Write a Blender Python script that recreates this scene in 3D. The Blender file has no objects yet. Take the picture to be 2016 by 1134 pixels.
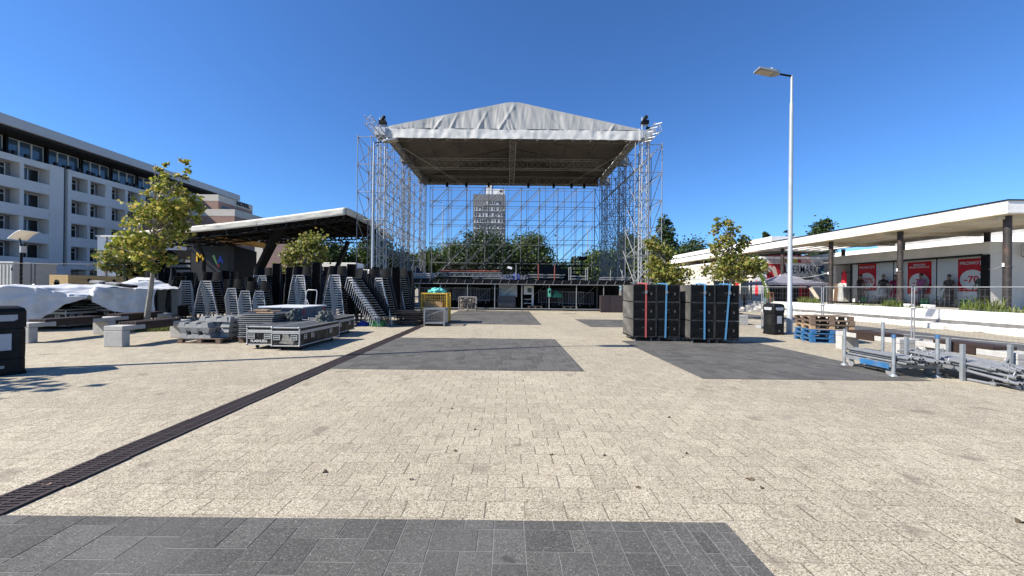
import bpy, math, random
from mathutils import Vector, Matrix, noise
R = math.radians
random.seed(11)
sc = bpy.context.scene
COL = sc.collection
PI = math.pi

# ------------------------------------------------------------------ camera
CAM_H = 1.65
FPX = 727.0
cam_d = bpy.data.cameras.new("camera")
cam = bpy.data.objects.new("camera", cam_d)
COL.objects.link(cam)
cam_d.sensor_width = 36.0
cam_d.lens = 36.0 * FPX / 2016.0
cam_d.clip_end = 2000.0
cam_d.clip_start = 0.05
cam_d.shift_x = 8.0 / 2016.0
MR = (Matrix.Rotation(R(90.08), 4, 'X') @ Matrix.Rotation(R(0.6), 4, 'Z'))
cam.matrix_world = Matrix.Translation((0, 0, CAM_H)) @ MR
sc.camera = cam
R3 = MR.to_3x3()

def ray(px, py):
    return R3 @ Vector(((px - 1000) / FPX, -(py - 567) / FPX, -1.0))

def at(px, py, Y):
    """point of the place seen at photo pixel (px, py) at depth Y"""
    d = ray(px, py)
    t = Y / d.y
    return Vector((d.x * t, Y, CAM_H + d.z * t))

def gp(px, py, z=0.0):
    """point at height z seen at photo pixel"""
    d = ray(px, py)
    t = (z - CAM_H) / d.z
    return Vector((d.x * t, d.y * t, z))

# ------------------------------------------------------------------ materials
def nodes_of(name):
    m = bpy.data.materials.new(name)
    m.use_nodes = True
    nt = m.node_tree
    return m, nt, nt.nodes, nt.links, nt.nodes["Principled BSDF"]

def M(name, col, rough=0.6, metal=0.0, var=0.12, scale=6.0, bump=0.0, bscale=40.0, spec=0.4, dirt=None, dscale=2.0, damt=0.45, stretch=None, transl=0.0):
    m, nt, N, L, b = nodes_of(name)
    tc = N.new("ShaderNodeTexCoord")
    src = tc.outputs["Object"]
    if stretch:
        mp = N.new("ShaderNodeMapping"); mp.inputs["Scale"].default_value = stretch
        L.new(src, mp.inputs["Vector"]); src = mp.outputs["Vector"]
    n1 = N.new("ShaderNodeTexNoise"); n1.inputs["Scale"].default_value = scale
    n1.inputs["Detail"].default_value = 6.0; n1.inputs["Roughness"].default_value = 0.65
    L.new(src, n1.inputs["Vector"])
    rmp = N.new("ShaderNodeValToRGB")
    rmp.color_ramp.elements[0].position = 0.3; rmp.color_ramp.elements[1].position = 0.72
    lo = [max(0.0, c * (1 - var)) for c in col]; hi = [min(1.0, c * (1 + var)) for c in col]
    rmp.color_ramp.elements[0].color = (*lo, 1); rmp.color_ramp.elements[1].color = (*hi, 1)
    L.new(n1.outputs["Fac"], rmp.inputs["Fac"])
    out = rmp.outputs["Color"]
    if dirt:
        n2 = N.new("ShaderNodeTexNoise"); n2.inputs["Scale"].default_value = dscale
        n2.inputs["Detail"].default_value = 8.0; n2.inputs["Roughness"].default_value = 0.7
        L.new(src, n2.inputs["Vector"])
        r2 = N.new("ShaderNodeValToRGB")
        r2.color_ramp.elements[0].position = 0.5; r2.color_ramp.elements[1].position = 0.68
        r2.color_ramp.elements[0].color = (0, 0, 0, 1); r2.color_ramp.elements[1].color = (damt, damt, damt, 1)
        L.new(n2.outputs["Fac"], r2.inputs["Fac"])
        mx = N.new("ShaderNodeMixRGB"); mx.inputs[2].default_value = (*dirt, 1)
        L.new(r2.outputs["Color"], mx.inputs[0]); L.new(out, mx.inputs[1]); out = mx.outputs[0]
    L.new(out, b.inputs["Base Color"])
    b.inputs["Roughness"].default_value = rough
    b.inputs["Metallic"].default_value = metal
    b.inputs["Specular IOR Level"].default_value = spec
    if bump:
        n3 = N.new("ShaderNodeTexNoise"); n3.inputs["Scale"].default_value = bscale
        n3.inputs["Detail"].default_value = 5.0
        L.new(src, n3.inputs["Vector"])
        bp = N.new("ShaderNodeBump"); bp.inputs["Strength"].default_value = bump; bp.inputs["Distance"].default_value = 0.02
        L.new(n3.outputs["Fac"], bp.inputs["Height"]); L.new(bp.outputs["Normal"], b.inputs["Normal"])
    if transl:
        tr = N.new("ShaderNodeBsdfTranslucent"); L.new(out, tr.inputs["Color"])
        ms = N.new("ShaderNodeMixShader"); ms.inputs[0].default_value = transl
        L.new(b.outputs[0], ms.inputs[1]); L.new(tr.outputs[0], ms.inputs[2])
        L.new(ms.outputs[0], N["Material Output"].inputs["Surface"])
    return m

def leaf_mat(name, cols, transl=0.35):
    """leaves whose hue differs from leaf to leaf"""
    m, nt, N, L, b = nodes_of(name)
    g = N.new("ShaderNodeNewGeometry")
    rmp = N.new("ShaderNodeValToRGB"); cr = rmp.color_ramp
    while len(cr.elements) < len(cols): cr.elements.new(0.5)
    for i, c in enumerate(cols):
        cr.elements[i].position = i / (len(cols) - 1); cr.elements[i].color = (*c, 1)
    L.new(g.outputs["Random Per Island"], rmp.inputs["Fac"])
    L.new(rmp.outputs["Color"], b.inputs["Base Color"])
    b.inputs["Roughness"].default_value = 0.5; b.inputs["Specular IOR Level"].default_value = 0.3
    tr = N.new("ShaderNodeBsdfTranslucent"); L.new(rmp.outputs["Color"], tr.inputs["Color"])
    ms = N.new("ShaderNodeMixShader"); ms.inputs[0].default_value = transl
    L.new(b.outputs[0], ms.inputs[1]); L.new(tr.outputs[0], ms.inputs[2])
    L.new(ms.outputs[0], N["Material Output"].inputs["Surface"])
    return m

def glass_mat(name, tint, fac=0.75):
    m, nt, N, L, b = nodes_of(name)
    N.remove(b)
    t = N.new("ShaderNodeBsdfTransparent"); t.inputs[0].default_value = (*tint, 1)
    g = N.new("ShaderNodeBsdfGlossy"); g.inputs["Roughness"].default_value = 0.02; g.inputs[0].default_value = (0.9, 0.9, 0.9, 1)
    f = N.new("ShaderNodeFresnel"); f.inputs[0].default_value = 1.45
    ms = N.new("ShaderNodeMixShader")
    L.new(f.outputs[0], ms.inputs[0]); L.new(t.outputs[0], ms.inputs[1]); L.new(g.outputs[0], ms.inputs[2])
    L.new(ms.outputs[0], N["Material Output"].inputs["Surface"])
    return m

def speckle(N, L, src, sc1, cols):
    """exposed-aggregate speckle: little stones, each of its own shade"""
    v = N.new("ShaderNodeTexVoronoi"); v.inputs["Scale"].default_value = sc1
    L.new(src, v.inputs["Vector"])
    sep = N.new("ShaderNodeSeparateColor"); L.new(v.outputs["Color"], sep.inputs[0])
    rmp = N.new("ShaderNodeValToRGB"); cr = rmp.color_ramp; cr.interpolation = 'CONSTANT'
    while len(cr.elements) < len(cols): cr.elements.new(0.5)
    for i, (p, c) in enumerate(cols):
        cr.elements[i].position = p; cr.elements[i].color = (*c, 1)
    L.new(sep.outputs[0], rmp.inputs["Fac"])
    return rmp.outputs["Color"], v

def mixc(N, L, mode, fac, a, bcol):
    mx = N.new("ShaderNodeMixRGB"); mx.blend_type = mode
    for i, s in ((0, fac), (1, a), (2, bcol)):
        if hasattr(s, "links"): L.new(s, mx.inputs[i])
        elif i == 0: mx.inputs[0].default_value = s
        else: mx.inputs[i].default_value = (*s, 1)
    return mx.outputs[0]

def nz(N, L, src, scale, p0, p1, v0, v1, detail=6.0, rough=0.6):
    n = N.new("ShaderNodeTexNoise"); n.inputs["Scale"].default_value = scale
    n.inputs["Detail"].default_value = detail; n.inputs["Roughness"].default_value = rough
    L.new(src, n.inputs["Vector"])
    mr = N.new("ShaderNodeMapRange"); mr.inputs[1].default_value = p0; mr.inputs[2].default_value = p1
    mr.inputs[3].default_value = v0; mr.inputs[4].default_value = v1
    L.new(n.outputs["Fac"], mr.inputs[0])
    return mr.outputs[0]

def paving_mat():
    m, nt, N, L, b = nodes_of("beige_pavers")
    tc = N.new("ShaderNodeTexCoord"); src = tc.outputs["Object"]
    # a little waviness, so joints are not ruler straight
    nw = N.new("ShaderNodeTexNoise"); nw.inputs["Scale"].default_value = 3.0; L.new(src, nw.inputs["Vector"])
    vm = N.new("ShaderNodeVectorMath"); vm.operation = 'MULTIPLY_ADD'
    vm.inputs[1].default_value = (0.02, 0.02, 0.0); L.new(nw.outputs["Color"], vm.inputs[0]); L.new(src, vm.inputs[2])
    def mth(op, a, b_=None):
        n = N.new("ShaderNodeMath"); n.operation = op
        for k, q in enumerate((a, b_)):
            if q is None: continue
            if hasattr(q, "links"): L.new(q, n.inputs[k])
            else: n.inputs[k].default_value = q
        return n.outputs[0]
    BW, RH = 0.30, 0.205
    sx = N.new("ShaderNodeSeparateXYZ"); L.new(vm.outputs[0], sx.inputs[0])
    yr = mth('DIVIDE', sx.outputs[1], RH); row = mth('FLOOR', yr); fy = mth('FRACT', yr)
    odd = mth('PINGPONG', row, 1.0)
    xr = mth('ADD', mth('DIVIDE', sx.outputs[0], BW), mth('MULTIPLY', odd, 0.5)); colm = mth('FLOOR', xr); fx = mth('FRACT', xr)
    idv = N.new("ShaderNodeCombineXYZ"); L.new(colm, idv.inputs[0]); L.new(row, idv.inputs[1])
    wn = N.new("ShaderNodeTexWhiteNoise"); wn.noise_dimensions = '2D'; L.new(idv.outputs[0], wn.inputs["Vector"])
    sw = N.new("ShaderNodeSeparateColor"); L.new(wn.outputs["Color"], sw.inputs[0])
    # joint across the view (along x): faint; joint along y: darker and of uneven width
    wx = mth('ADD', mth('MULTIPLY', sw.outputs[0], 0.024), 0.016); jx = mth('LESS_THAN', fx, wx)
    wy = mth('ADD', mth('MULTIPLY', sw.outputs[1], 0.022), 0.012); jy = mth('LESS_THAN', fy, wy)
    jx = mth('MULTIPLY', jx, mth('ADD', mth('MULTIPLY', sw.outputs[2], 0.35), 0.52)); jy = mth('MULTIPLY', jy, mth('ADD', mth('MULTIPLY', sw.outputs[0], 0.35), 0.22))
    jm = mth('MAXIMUM', jx, jy)
    tone = N.new("ShaderNodeMapRange"); tone.inputs[3].default_value = 0.79; tone.inputs[4].default_value = 0.93; L.new(sw.outputs[2], tone.inputs[0])
    sp, v = speckle(N, L, src, 130.0, [(0.0, (0.18, 0.145, 0.10)), (0.13, (0.312, 0.266, 0.187)), (0.34, (0.423, 0.368, 0.266)), (0.62, (0.495, 0.438, 0.33)), (0.87, (0.615, 0.557, 0.44))])
    ct = N.new("ShaderNodeCombineColor")
    for i in range(3): L.new(tone.outputs[0], ct.inputs[i])
    c = mixc(N, L, 'MULTIPLY', 1.0, sp, ct.outputs[0])
    c = mixc(N, L, 'MIX', jm, c, (0.07, 0.058, 0.045))
    # wear, traffic greying and dark spots
    big = nz(N, L, src, 0.22, 0.35, 0.7, 0.84, 1.06)
    cb = N.new("ShaderNodeCombineColor")
    for i in range(3): L.new(big, cb.inputs[i])
    c = mixc(N, L, 'MULTIPLY', 1.0, c, cb.outputs[0])
    spots = nz(N, L, src, 2.0, 0.635, 0.70, 0.0, 0.6, 3.5, 0.5)
    c = mixc(N, L, 'MIX', spots, c, (0.16, 0.13, 0.10))
    g2 = nz(N, L, src, 0.9, 0.52, 0.75, 0.0, 0.35, 5.0)
    c = mixc(N, L, 'MIX', g2, c, (0.33, 0.29, 0.23))
    L.new(c, b.inputs["Base Color"]); b.inputs["Roughness"].default_value = 0.85; b.inputs["Specular IOR Level"].default_value = 0.25
    inv = N.new("ShaderNodeMath"); inv.operation = 'SUBTRACT'; inv.inputs[0].default_value = 1.0; L.new(jm, inv.inputs[1])
    drt = nz(N, L, src, 6.0, 0.62, 0.70, 0.0, 0.5, 2.0, 0.4)
    c = mixc(N, L, 'MIX', drt, c, (0.24, 0.20, 0.155)); L.new(c, b.inputs["Base Color"])
    b1 = N.new("ShaderNodeBump"); b1.inputs["Strength"].default_value = 0.7; b1.inputs["Distance"].default_value = 0.006
    L.new(inv.outputs[0], b1.inputs["Height"])
    b2 = N.new("ShaderNodeBump"); b2.inputs["Strength"].default_value = 0.35; b2.inputs["Distance"].default_value = 0.003
    L.new(v.outputs["Distance"], b2.inputs["Height"]); L.new(b1.outputs[0], b2.inputs["Normal"])
    L.new(b2.outputs[0], b.inputs["Normal"])
    return m

def darkstone_mat():
    m, nt, N, L, b = nodes_of("dark_pavers")
    tc = N.new("ShaderNodeTexCoord"); src = tc.outputs["Object"]
    sp, v = speckle(N, L, src, 150.0, [(0.0, (0.058, 0.055, 0.049)), (0.3, (0.080, 0.076, 0.068)), (0.6, (0.100, 0.095, 0.085)), (0.9, (0.13, 0.124, 0.112)), (0.98, (0.19, 0.182, 0.166))])
    g = N.new("ShaderNodeNewGeometry")
    mr = N.new("ShaderNodeMapRange"); mr.inputs[3].default_value = 0.78; mr.inputs[4].default_value = 1.2
    L.new(g.outputs["Random Per Island"], mr.inputs[0])
    cb = N.new("ShaderNodeCombineColor")
    for i in range(3): L.new(mr.outputs[0], cb.inputs[i])
    c = mixc(N, L, 'MULTIPLY', 1.0, sp, cb.outputs[0])
    dust = nz(N, L, src, 1.1, 0.45, 0.75, 0.0, 0.4)
    c = mixc(N, L, 'MIX', dust, c, (0.15, 0.145, 0.135))
    spots = nz(N, L, src, 2.6, 0.68, 0.73, 0.0, 0.6, 3.0, 0.5)
    c = mixc(N, L, 'MIX', spots, c, (0.03, 0.03, 0.03))
    L.new(c, b.inputs["Base Color"]); b.inputs["Roughness"].default_value = 0.75; b.inputs["Specular IOR Level"].default_value = 0.3
    b2 = N.new("ShaderNodeBump"); b2.inputs["Strength"].default_value = 0.3; b2.inputs["Distance"].default_value = 0.002
    L.new(v.outputs["Distance"], b2.inputs["Height"]); L.new(b2.outputs[0], b.inputs["Normal"])
    return m

# ------------------------------------------------------------------ mesh builder
class MB:
    def __init__(s): s.v = []; s.f = []; s.sm = []
    def add(s, vs, fs, smooth=False):
        o = len(s.v); s.v += [tuple(p) for p in vs]
        for f in fs: s.f.append([i + o for i in f]); s.sm.append(smooth)
        return s
    def box(s, x0, x1, y0, y1, z0, z1):
        vs = [(x0, y0, z0), (x1, y0, z0), (x1, y1, z0), (x0, y1, z0), (x0, y0, z1), (x1, y0, z1), (x1, y1, z1), (x0, y1, z1)]
        return s.add(vs, [(0, 3, 2, 1), (4, 5, 6, 7), (0, 1, 5, 4), (1, 2, 6, 5), (2, 3, 7, 6), (3, 0, 4, 7)])
    def obox(s, c, size, rot=None):
        c = Vector(c); h = Vector(size) / 2; r = rot or Matrix.Identity(3)
        vs = [c + r @ Vector((sx * h.x, sy * h.y, sz * h.z)) for sz in (-1, 1) for sx, sy in ((-1, -1), (1, -1), (1, 1), (-1, 1))]
        return s.add(vs, [(0, 3, 2, 1), (4, 5, 6, 7), (0, 1, 5, 4), (1, 2, 6, 5), (2, 3, 7, 6), (3, 0, 4, 7)])
    def hexa(s, vs):
        return s.add(vs, [(0, 3, 2, 1), (4, 5, 6, 7), (0, 1, 5, 4), (1, 2, 6, 5), (2, 3, 7, 6), (3, 0, 4, 7)])
    def bar(s, p, q, r, n=6, r2=None, cap=True):
        p = Vector(p); q = Vector(q); d = q - p
        if d.length < 1e-6: return s
        d.normalize(); u = d.orthogonal().normalized(); w = d.cross(u); r2 = r if r2 is None else r2
        vs = []
        for c, rr in ((p, r), (q, r2)):
            for k in range(n):
                a = 2 * PI * k / n; vs.append(c + (u * math.cos(a) + w * math.sin(a)) * rr)
        fs = [(k, (k + 1) % n, n + (k + 1) % n, n + k) for k in range(n)]
        s.add(vs, fs, n > 5)
        if cap: s.add(vs, [tuple(range(n - 1, -1, -1)), tuple(range(n, 2 * n))])
        return s
    def sq(s, p, q, w, h, up=(0, 0, 1)):
        p = Vector(p); q = Vector(q); d = (q - p); ln = d.length
        if ln < 1e-6: return s
        d.normalize(); x = d.cross(Vector(up))
        if x.length < 1e-4: x = Vector((1, 0, 0))
        x.normalize(); z = x.cross(d)
        return s.obox((p + q) / 2, (w, ln, h), Matrix((x, d, z)).transposed())
    def tube(s, pts, r, n=8, rs=None):
        pts = [Vector(p) for p in pts]; m = len(pts); vs = []; u = None
        for i, p in enumerate(pts):
            d = (pts[min(i + 1, m - 1)] - pts[max(i - 1, 0)]).normalized()
            if u is None: u = d.orthogonal().normalized()
            u = (u - d * u.dot(d)); u = u.normalized() if u.length > 1e-5 else d.orthogonal().normalized()
            w = d.cross(u); rr = rs[i] if rs else r
            for k in range(n):
                a = 2 * PI * k / n; vs.append(p + (u * math.cos(a) + w * math.sin(a)) * rr)
        fs = [(i * n + k, i * n + (k + 1) % n, (i + 1) * n + (k + 1) % n, (i + 1) * n + k) for i in range(m - 1) for k in range(n)]
        s.add(vs, fs, True)
        s.add(vs[:n], [tuple(range(n - 1, -1, -1))]); s.add(vs[-n:], [tuple(range(n))])
        return s
    def lathe(s, prof, c=(0, 0, 0), n=20, smooth=True):
        vs = [(c[0] + r * math.cos(2 * PI * k / n), c[1] + r * math.sin(2 * PI * k / n), c[2] + z) for r, z in prof for k in range(n)]
        fs = [(i * n + k, i * n + (k + 1) % n, (i + 1) * n + (k + 1) % n, (i + 1) * n + k) for i in range(len(prof) - 1) for k in range(n)]
        s.add(vs, fs, smooth); s.add(vs[:n], [tuple(range(n - 1, -1, -1))]); s.add(vs[-n:], [tuple(range(n))])
        return s
    def prism(s, pts, d):
        """closed outline pts (3d) pushed along d"""
        n = len(pts); d = Vector(d); a = [Vector(p) for p in pts]; vs = a + [p + d for p in a]
        return s.add(vs, [tuple(range(n - 1, -1, -1)), tuple(range(n, 2 * n))] + [(k, (k + 1) % n, n + (k + 1) % n, n + k) for k in range(n)])
    def grid(s, fn, nu, nv, smooth=True):
        vs = [fn(i / nu, j / nv) for j in range(nv + 1) for i in range(nu + 1)]; w = nu + 1
        return s.add(vs, [(j * w + i, j * w + i + 1, (j + 1) * w + i + 1, (j + 1) * w + i) for j in range(nv) for i in range(nu)], smooth)
    def mesh(s, name, mat, off=(0, 0, 0)):
        me = bpy.data.meshes.new(name); o = Vector(off)
        me.from_pydata([tuple(Vector(p) - o) for p in s.v], [], s.f)
        me.polygons.foreach_set("use_smooth", s.sm)
        if mat: me.materials.append(mat)
        me.update()
        return me
    def obj(s, name, mat, parent=None, world=False, bev=0.0, loc=None, solid=0.0):
        off = parent.location if (world and parent is not None) else (0, 0, 0)
        me = s.mesh(name, mat, off)
        ob = bpy.data.objects.new(name, me); COL.objects.link(ob)
        if parent is not None: ob.parent = parent
        elif loc is not None: ob.location = loc
        if solid:
            md = ob.modifiers.new("thickness", 'SOLIDIFY'); md.thickness = solid; md.offset = 0
        if bev:
            md = ob.modifiers.new("edges", 'BEVEL'); md.width = bev; md.segments = 2; md.limit_method = 'ANGLE'; md.angle_limit = R(40)
        return ob

def tag(o, label=None, cat=None, group=None, kind=None):
    if label: o["label"] = label
    if cat: o["category"] = cat
    if group: o["group"] = group
    if kind: o["kind"] = kind
    return o

def thing(name, label, cat, loc=(0, 0, 0), rz=0.0, group=None):
    o = bpy.data.objects.new(name, None); COL.objects.link(o)
    o.location = loc; o.rotation_euler = (0, 0, rz); o.empty_display_size = 0.2
    return tag(o, label, cat, group)

KIDS = {}
def copy_tree(o, parent=None):
    c = o.copy(); COL.objects.link(c)
    if parent is not None: c.parent = parent
    for ch in list(o.children): copy_tree(ch, c)
    return c

def text_mesh(s, size, depth=0.006, bold=0.0):
    cu = bpy.data.curves.new("lettering", 'FONT'); cu.body = s; cu.size = size; cu.extrude = depth; cu.offset = bold
    cu.align_x = 'CENTER'; cu.align_y = 'CENTER'; cu.resolution_u = 3
    ob = bpy.data.objects.new("lettering", cu); COL.objects.link(ob)
    dg = bpy.context.evaluated_depsgraph_get(); dg.update()
    me = bpy.data.meshes.new_from_object(ob.evaluated_get(dg))
    COL.objects.unlink(ob); bpy.data.objects.remove(ob); bpy.data.curves.remove(cu)
    return me

def text(name, s, size, mat, parent, loc, rot, depth=0.006, bold=0.0, sx=1.0):
    """raised lettering as a part; rot turns letters that lie in the local xy plane"""
    me = text_mesh(s, size, depth, bold); me.name = name; me.materials.clear(); me.materials.append(mat)
    ob = bpy.data.objects.new(name, me); COL.objects.link(ob); ob.parent = parent
    ob.location = loc; ob.rotation_euler = rot; ob.scale = (sx, 1, 1)
    return ob
FRONT = (R(90), 0, 0)          # reads from -Y
PLAZA = (R(90), 0, R(-90))     # reads from -X

# ------------------------------------------------------------------ palette
galv = M("galvanised_steel", (0.265, 0.272, 0.275), 0.45, 0.5, 0.18, 9, dirt=(0.3, 0.29, 0.27), dscale=6)
galvd = M("weathered_galvanised_tube", (0.22, 0.228, 0.24), 0.55, 0.3, 0.25, 5, dirt=(0.13, 0.12, 0.12), dscale=3)
alu = M("aluminium_truss", (0.42, 0.43, 0.44), 0.45, 0.4, 0.1, 9)
chrome = M("silver_chair_frame", (0.40, 0.405, 0.41), 0.4, 0.15, 0.12, 12)
steeldk = M("dark_painted_steel", (0.006, 0.006, 0.007), 0.55, 0.0, 0.3, 7, spec=0.12, dirt=(0.03, 0.027, 0.025), dscale=5)
blackpl = M("black_plastic", (0.006, 0.006, 0.0065), 0.5, 0.0, 0.3, 8, spec=0.22, dirt=(0.02, 0.019, 0.018), dscale=4)
blackply = M("black_painted_plywood", (0.008, 0.0085, 0.009), 0.6, 0.0, 0.35, 5, spec=0.2, bump=0.15, bscale=60, dirt=(0.09, 0.085, 0.075), dscale=7, damt=0.35)
casebk = M("black_case_laminate", (0.010, 0.010, 0.010), 0.45, 0.0, 0.35, 4, spec=0.25, dirt=(0.15, 0.13, 0.10), dscale=3.5, damt=0.5)
greytop = M("scuffed_grey_case_lid", (0.055, 0.058, 0.058), 0.6, 0.0, 0.3, 4, spec=0.2, dirt=(0.13, 0.12, 0.11), dscale=2.5)
concrete = M("pale_concrete", (0.40, 0.385, 0.355), 0.85, 0.0, 0.14, 7, bump=0.25, bscale=50, dirt=(0.23, 0.21, 0.18), dscale=3)
concdk = M("grey_concrete", (0.28, 0.28, 0.275), 0.85, 0.0, 0.18, 7, bump=0.25, bscale=50, dirt=(0.16, 0.155, 0.15), dscale=3)
brownwood = M("dark_brown_timber", (0.032, 0.018, 0.013), 0.6, 0.0, 0.35, 6, stretch=(12, 1, 12), bump=0.2, bscale=20)
rawwood = M("raw_timber", (0.36, 0.245, 0.145), 0.8, 0.0, 0.25, 5, stretch=(1, 8, 8), dirt=(0.17, 0.12, 0.08), dscale=3)
oldwood = M("weathered_timber", (0.15, 0.105, 0.075), 0.85, 0.0, 0.4, 5, stretch=(1, 8, 8), dirt=(0.07, 0.05, 0.04), dscale=3)
ply = M("plywood_board", (0.50, 0.34, 0.15), 0.7, 0.0, 0.14, 4, stretch=(1, 1, 5))
bluepaint = M("blue_paint", (0.025, 0.12, 0.27), 0.5, 0.0, 0.3, 6, dirt=(0.16, 0.13, 0.1), dscale=5)
whitewall = M("white_render", (0.74, 0.725, 0.69), 0.85, 0.0, 0.08, 1.2, bump=0.25, bscale=9, dirt=(0.40, 0.35, 0.28), dscale=1.1, damt=0.75)
peelwall = M("peeling_whitewash", (0.68, 0.66, 0.62), 0.9, 0.0, 0.1, 2, bump=0.5, bscale=6, dirt=(0.30, 0.275, 0.24), dscale=1.5, damt=0.8)
hotelw = M("hotel_white_render", (0.62, 0.595, 0.555), 0.8, 0.0, 0.06, 0.5, dirt=(0.50, 0.48, 0.45), dscale=0.35, damt=0.4)
hotelroof = M("pale_metal_fascia", (0.43, 0.43, 0.425), 0.5, 0.0, 0.05, 0.4)
darkglass = M("dark_window_glass", (0.006, 0.008, 0.012), 0.12, 0.0, 0.3, 1.0, spec=0.6)
blueglass = M("blue_grey_glazing", (0.055, 0.085, 0.12), 0.08, 0.0, 0.2, 0.5, spec=0.7)
framew = M("pale_window_frame", (0.55, 0.55, 0.53), 0.5, 0.0, 0.08, 3)
brownwall = M("brown_brick_facing", (0.30, 0.185, 0.145), 0.85, 0.0, 0.15, 3, dirt=(0.2, 0.13, 0.1), dscale=0.6)
beigewall = M("beige_render", (0.52, 0.48, 0.41), 0.85, 0.0, 0.08, 1, dirt=(0.36, 0.33, 0.28), dscale=0.8)
canvas = M("grey_canvas", (0.42, 0.41, 0.385), 0.8, 0.0, 0.08, 0.9, bump=0.1, bscale=6, dirt=(0.32, 0.31, 0.28), dscale=0.7, damt=0.5, stretch=(3, 1, 0.5))
fasciam = M("weathered_fascia", (0.74, 0.72, 0.68), 0.85, 0.0, 0.1, 1.4, bump=0.35, bscale=7, dirt=(0.34, 0.28, 0.2), dscale=1.3, damt=0.85, stretch=(1, 1, 2.2))
valance = M("pale_canvas_valance", (0.52, 0.51, 0.48), 0.75, 0.0, 0.08, 1.2, dirt=(0.5, 0.48, 0.43), dscale=1.0)
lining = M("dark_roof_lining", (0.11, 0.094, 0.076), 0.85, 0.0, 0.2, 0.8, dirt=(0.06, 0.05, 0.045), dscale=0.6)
cream = M("cream_membrane", (0.60, 0.56, 0.47), 0.7, 0.0, 0.07, 0.6, dirt=(0.5, 0.46, 0.37), dscale=0.6)
tarpm = M("white_tarpaulin", (0.50, 0.51, 0.52), 0.5, 0.0, 0.06, 1.5, bump=0.3, bscale=5.0, dirt=(0.33, 0.33, 0.32), dscale=1.2, damt=0.5)
for n_ in tarpm.node_tree.nodes:                      # sharp creases rather than soft dimples
    if n_.type == 'TEX_NOISE' and abs(n_.inputs["Scale"].default_value - 5.0) < .01:
        n_.noise_type = 'RIDGED_MULTIFRACTAL'; n_.inputs["Scale"].default_value = 1.6; n_.inputs["Detail"].default_value = 3.0
    if n_.type == 'BUMP': n_.inputs["Strength"].default_value = 0.55; n_.inputs["Distance"].default_value = 0.03
yellowp = M("yellow_paint", (0.62, 0.38, 0.03), 0.5, 0.0, 0.2, 6, dirt=(0.25, 0.16, 0.05), dscale=5)
redp = M("red_print", (0.66, 0.016, 0.028), 0.45, 0.0, 0.08, 2)
whitep = M("white_print", (0.80, 0.79, 0.77), 0.5, 0.0, 0.04, 2)
blackp = M("black_print", (0.012, 0.012, 0.014), 0.5, 0.0, 0.1, 2)
redstrap = M("red_webbing", (0.42, 0.08, 0.07), 0.7, 0.0, 0.2, 20, stretch=(1, 1, 6))
bluestrap = M("blue_webbing", (0.075, 0.23, 0.40), 0.7, 0.0, 0.2, 20, stretch=(1, 1, 6))
greencr = M("green_plastic", (0.01, 0.14, 0.05), 0.5, 0.0, 0.2, 9)
cloth = M("grey_cloth", (0.09, 0.098, 0.09), 0.9, 0.0, 0.25, 5, bump=0.4, bscale=12)
teal = M("teal_cloth", (0.10, 0.42, 0.38), 0.8, 0.0, 0.2, 5, bump=0.3, bscale=12)
bark = M("grey_bark", (0.27, 0.24, 0.19), 0.9, 0.0, 0.35, 9, bump=0.5, bscale=25, stretch=(1, 1, 0.3))
# ================================================================== world and sun
SUN_EL, SH = 41.0, (0.952, 0.306)          # shadows fall along SH on the ground
w = bpy.data.worlds.new("World"); sc.world = w; w.use_nodes = True
bg = w.node_tree.nodes["Background"]
sky = w.node_tree.nodes.new("ShaderNodeTexSky"); sky.sky_type = 'NISHITA'; sky.sun_disc = False
sky.sun_elevation = R(SUN_EL)
to_sun = Vector((-SH[0] * math.cos(R(SUN_EL)), -SH[1] * math.cos(R(SUN_EL)), math.sin(R(SUN_EL))))
sky.sun_rotation = math.atan2(to_sun.x, to_sun.y)
sky.altitude = 50; sky.air_density = 1.0; sky.dust_density = 0.2; sky.ozone_density = 3.0
tint = w.node_tree.nodes.new("ShaderNodeMixRGB"); tint.blend_type = 'MULTIPLY'; tint.inputs[0].default_value = 1.0
tint.inputs[2].default_value = (0.68, 1.14, 1.72, 1)          # the camera's vivid blue
w.node_tree.links.new(sky.outputs[0], tint.inputs[1]); w.node_tree.links.new(tint.outputs[0], bg.inputs[0]); bg.inputs[1].default_value = 0.056
sd = bpy.data.lights.new("sun", 'SUN'); sd.energy = 5.0; sd.angle = R(0.53); sd.color = (1.0, 0.945, 0.86)
so = bpy.data.objects.new("sun", sd); COL.objects.link(so); so.location = (-60, -30, 60)
so.rotation_euler = to_sun.to_track_quat('Z', 'Y').to_euler()
sc.view_settings.view_transform = 'Standard'; sc.view_settings.look = 'None'
sc.view_settings.exposure = 0.92; sc.view_settings.gamma = 1.0

# ================================================================== ground
g = MB(); g.add([(-700, -60, 0), (700, -60, 0), (700, 1200, 0), (-700, 1200, 0)], [(0, 1, 2, 3)])
tag(g.obj("ground", paving_mat()), kind="structure")
dstone = darkstone_mat()
joint = M("light_mortar", (0.17, 0.165, 0.155), 0.9, 0.0, 0.25, 12)

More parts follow.
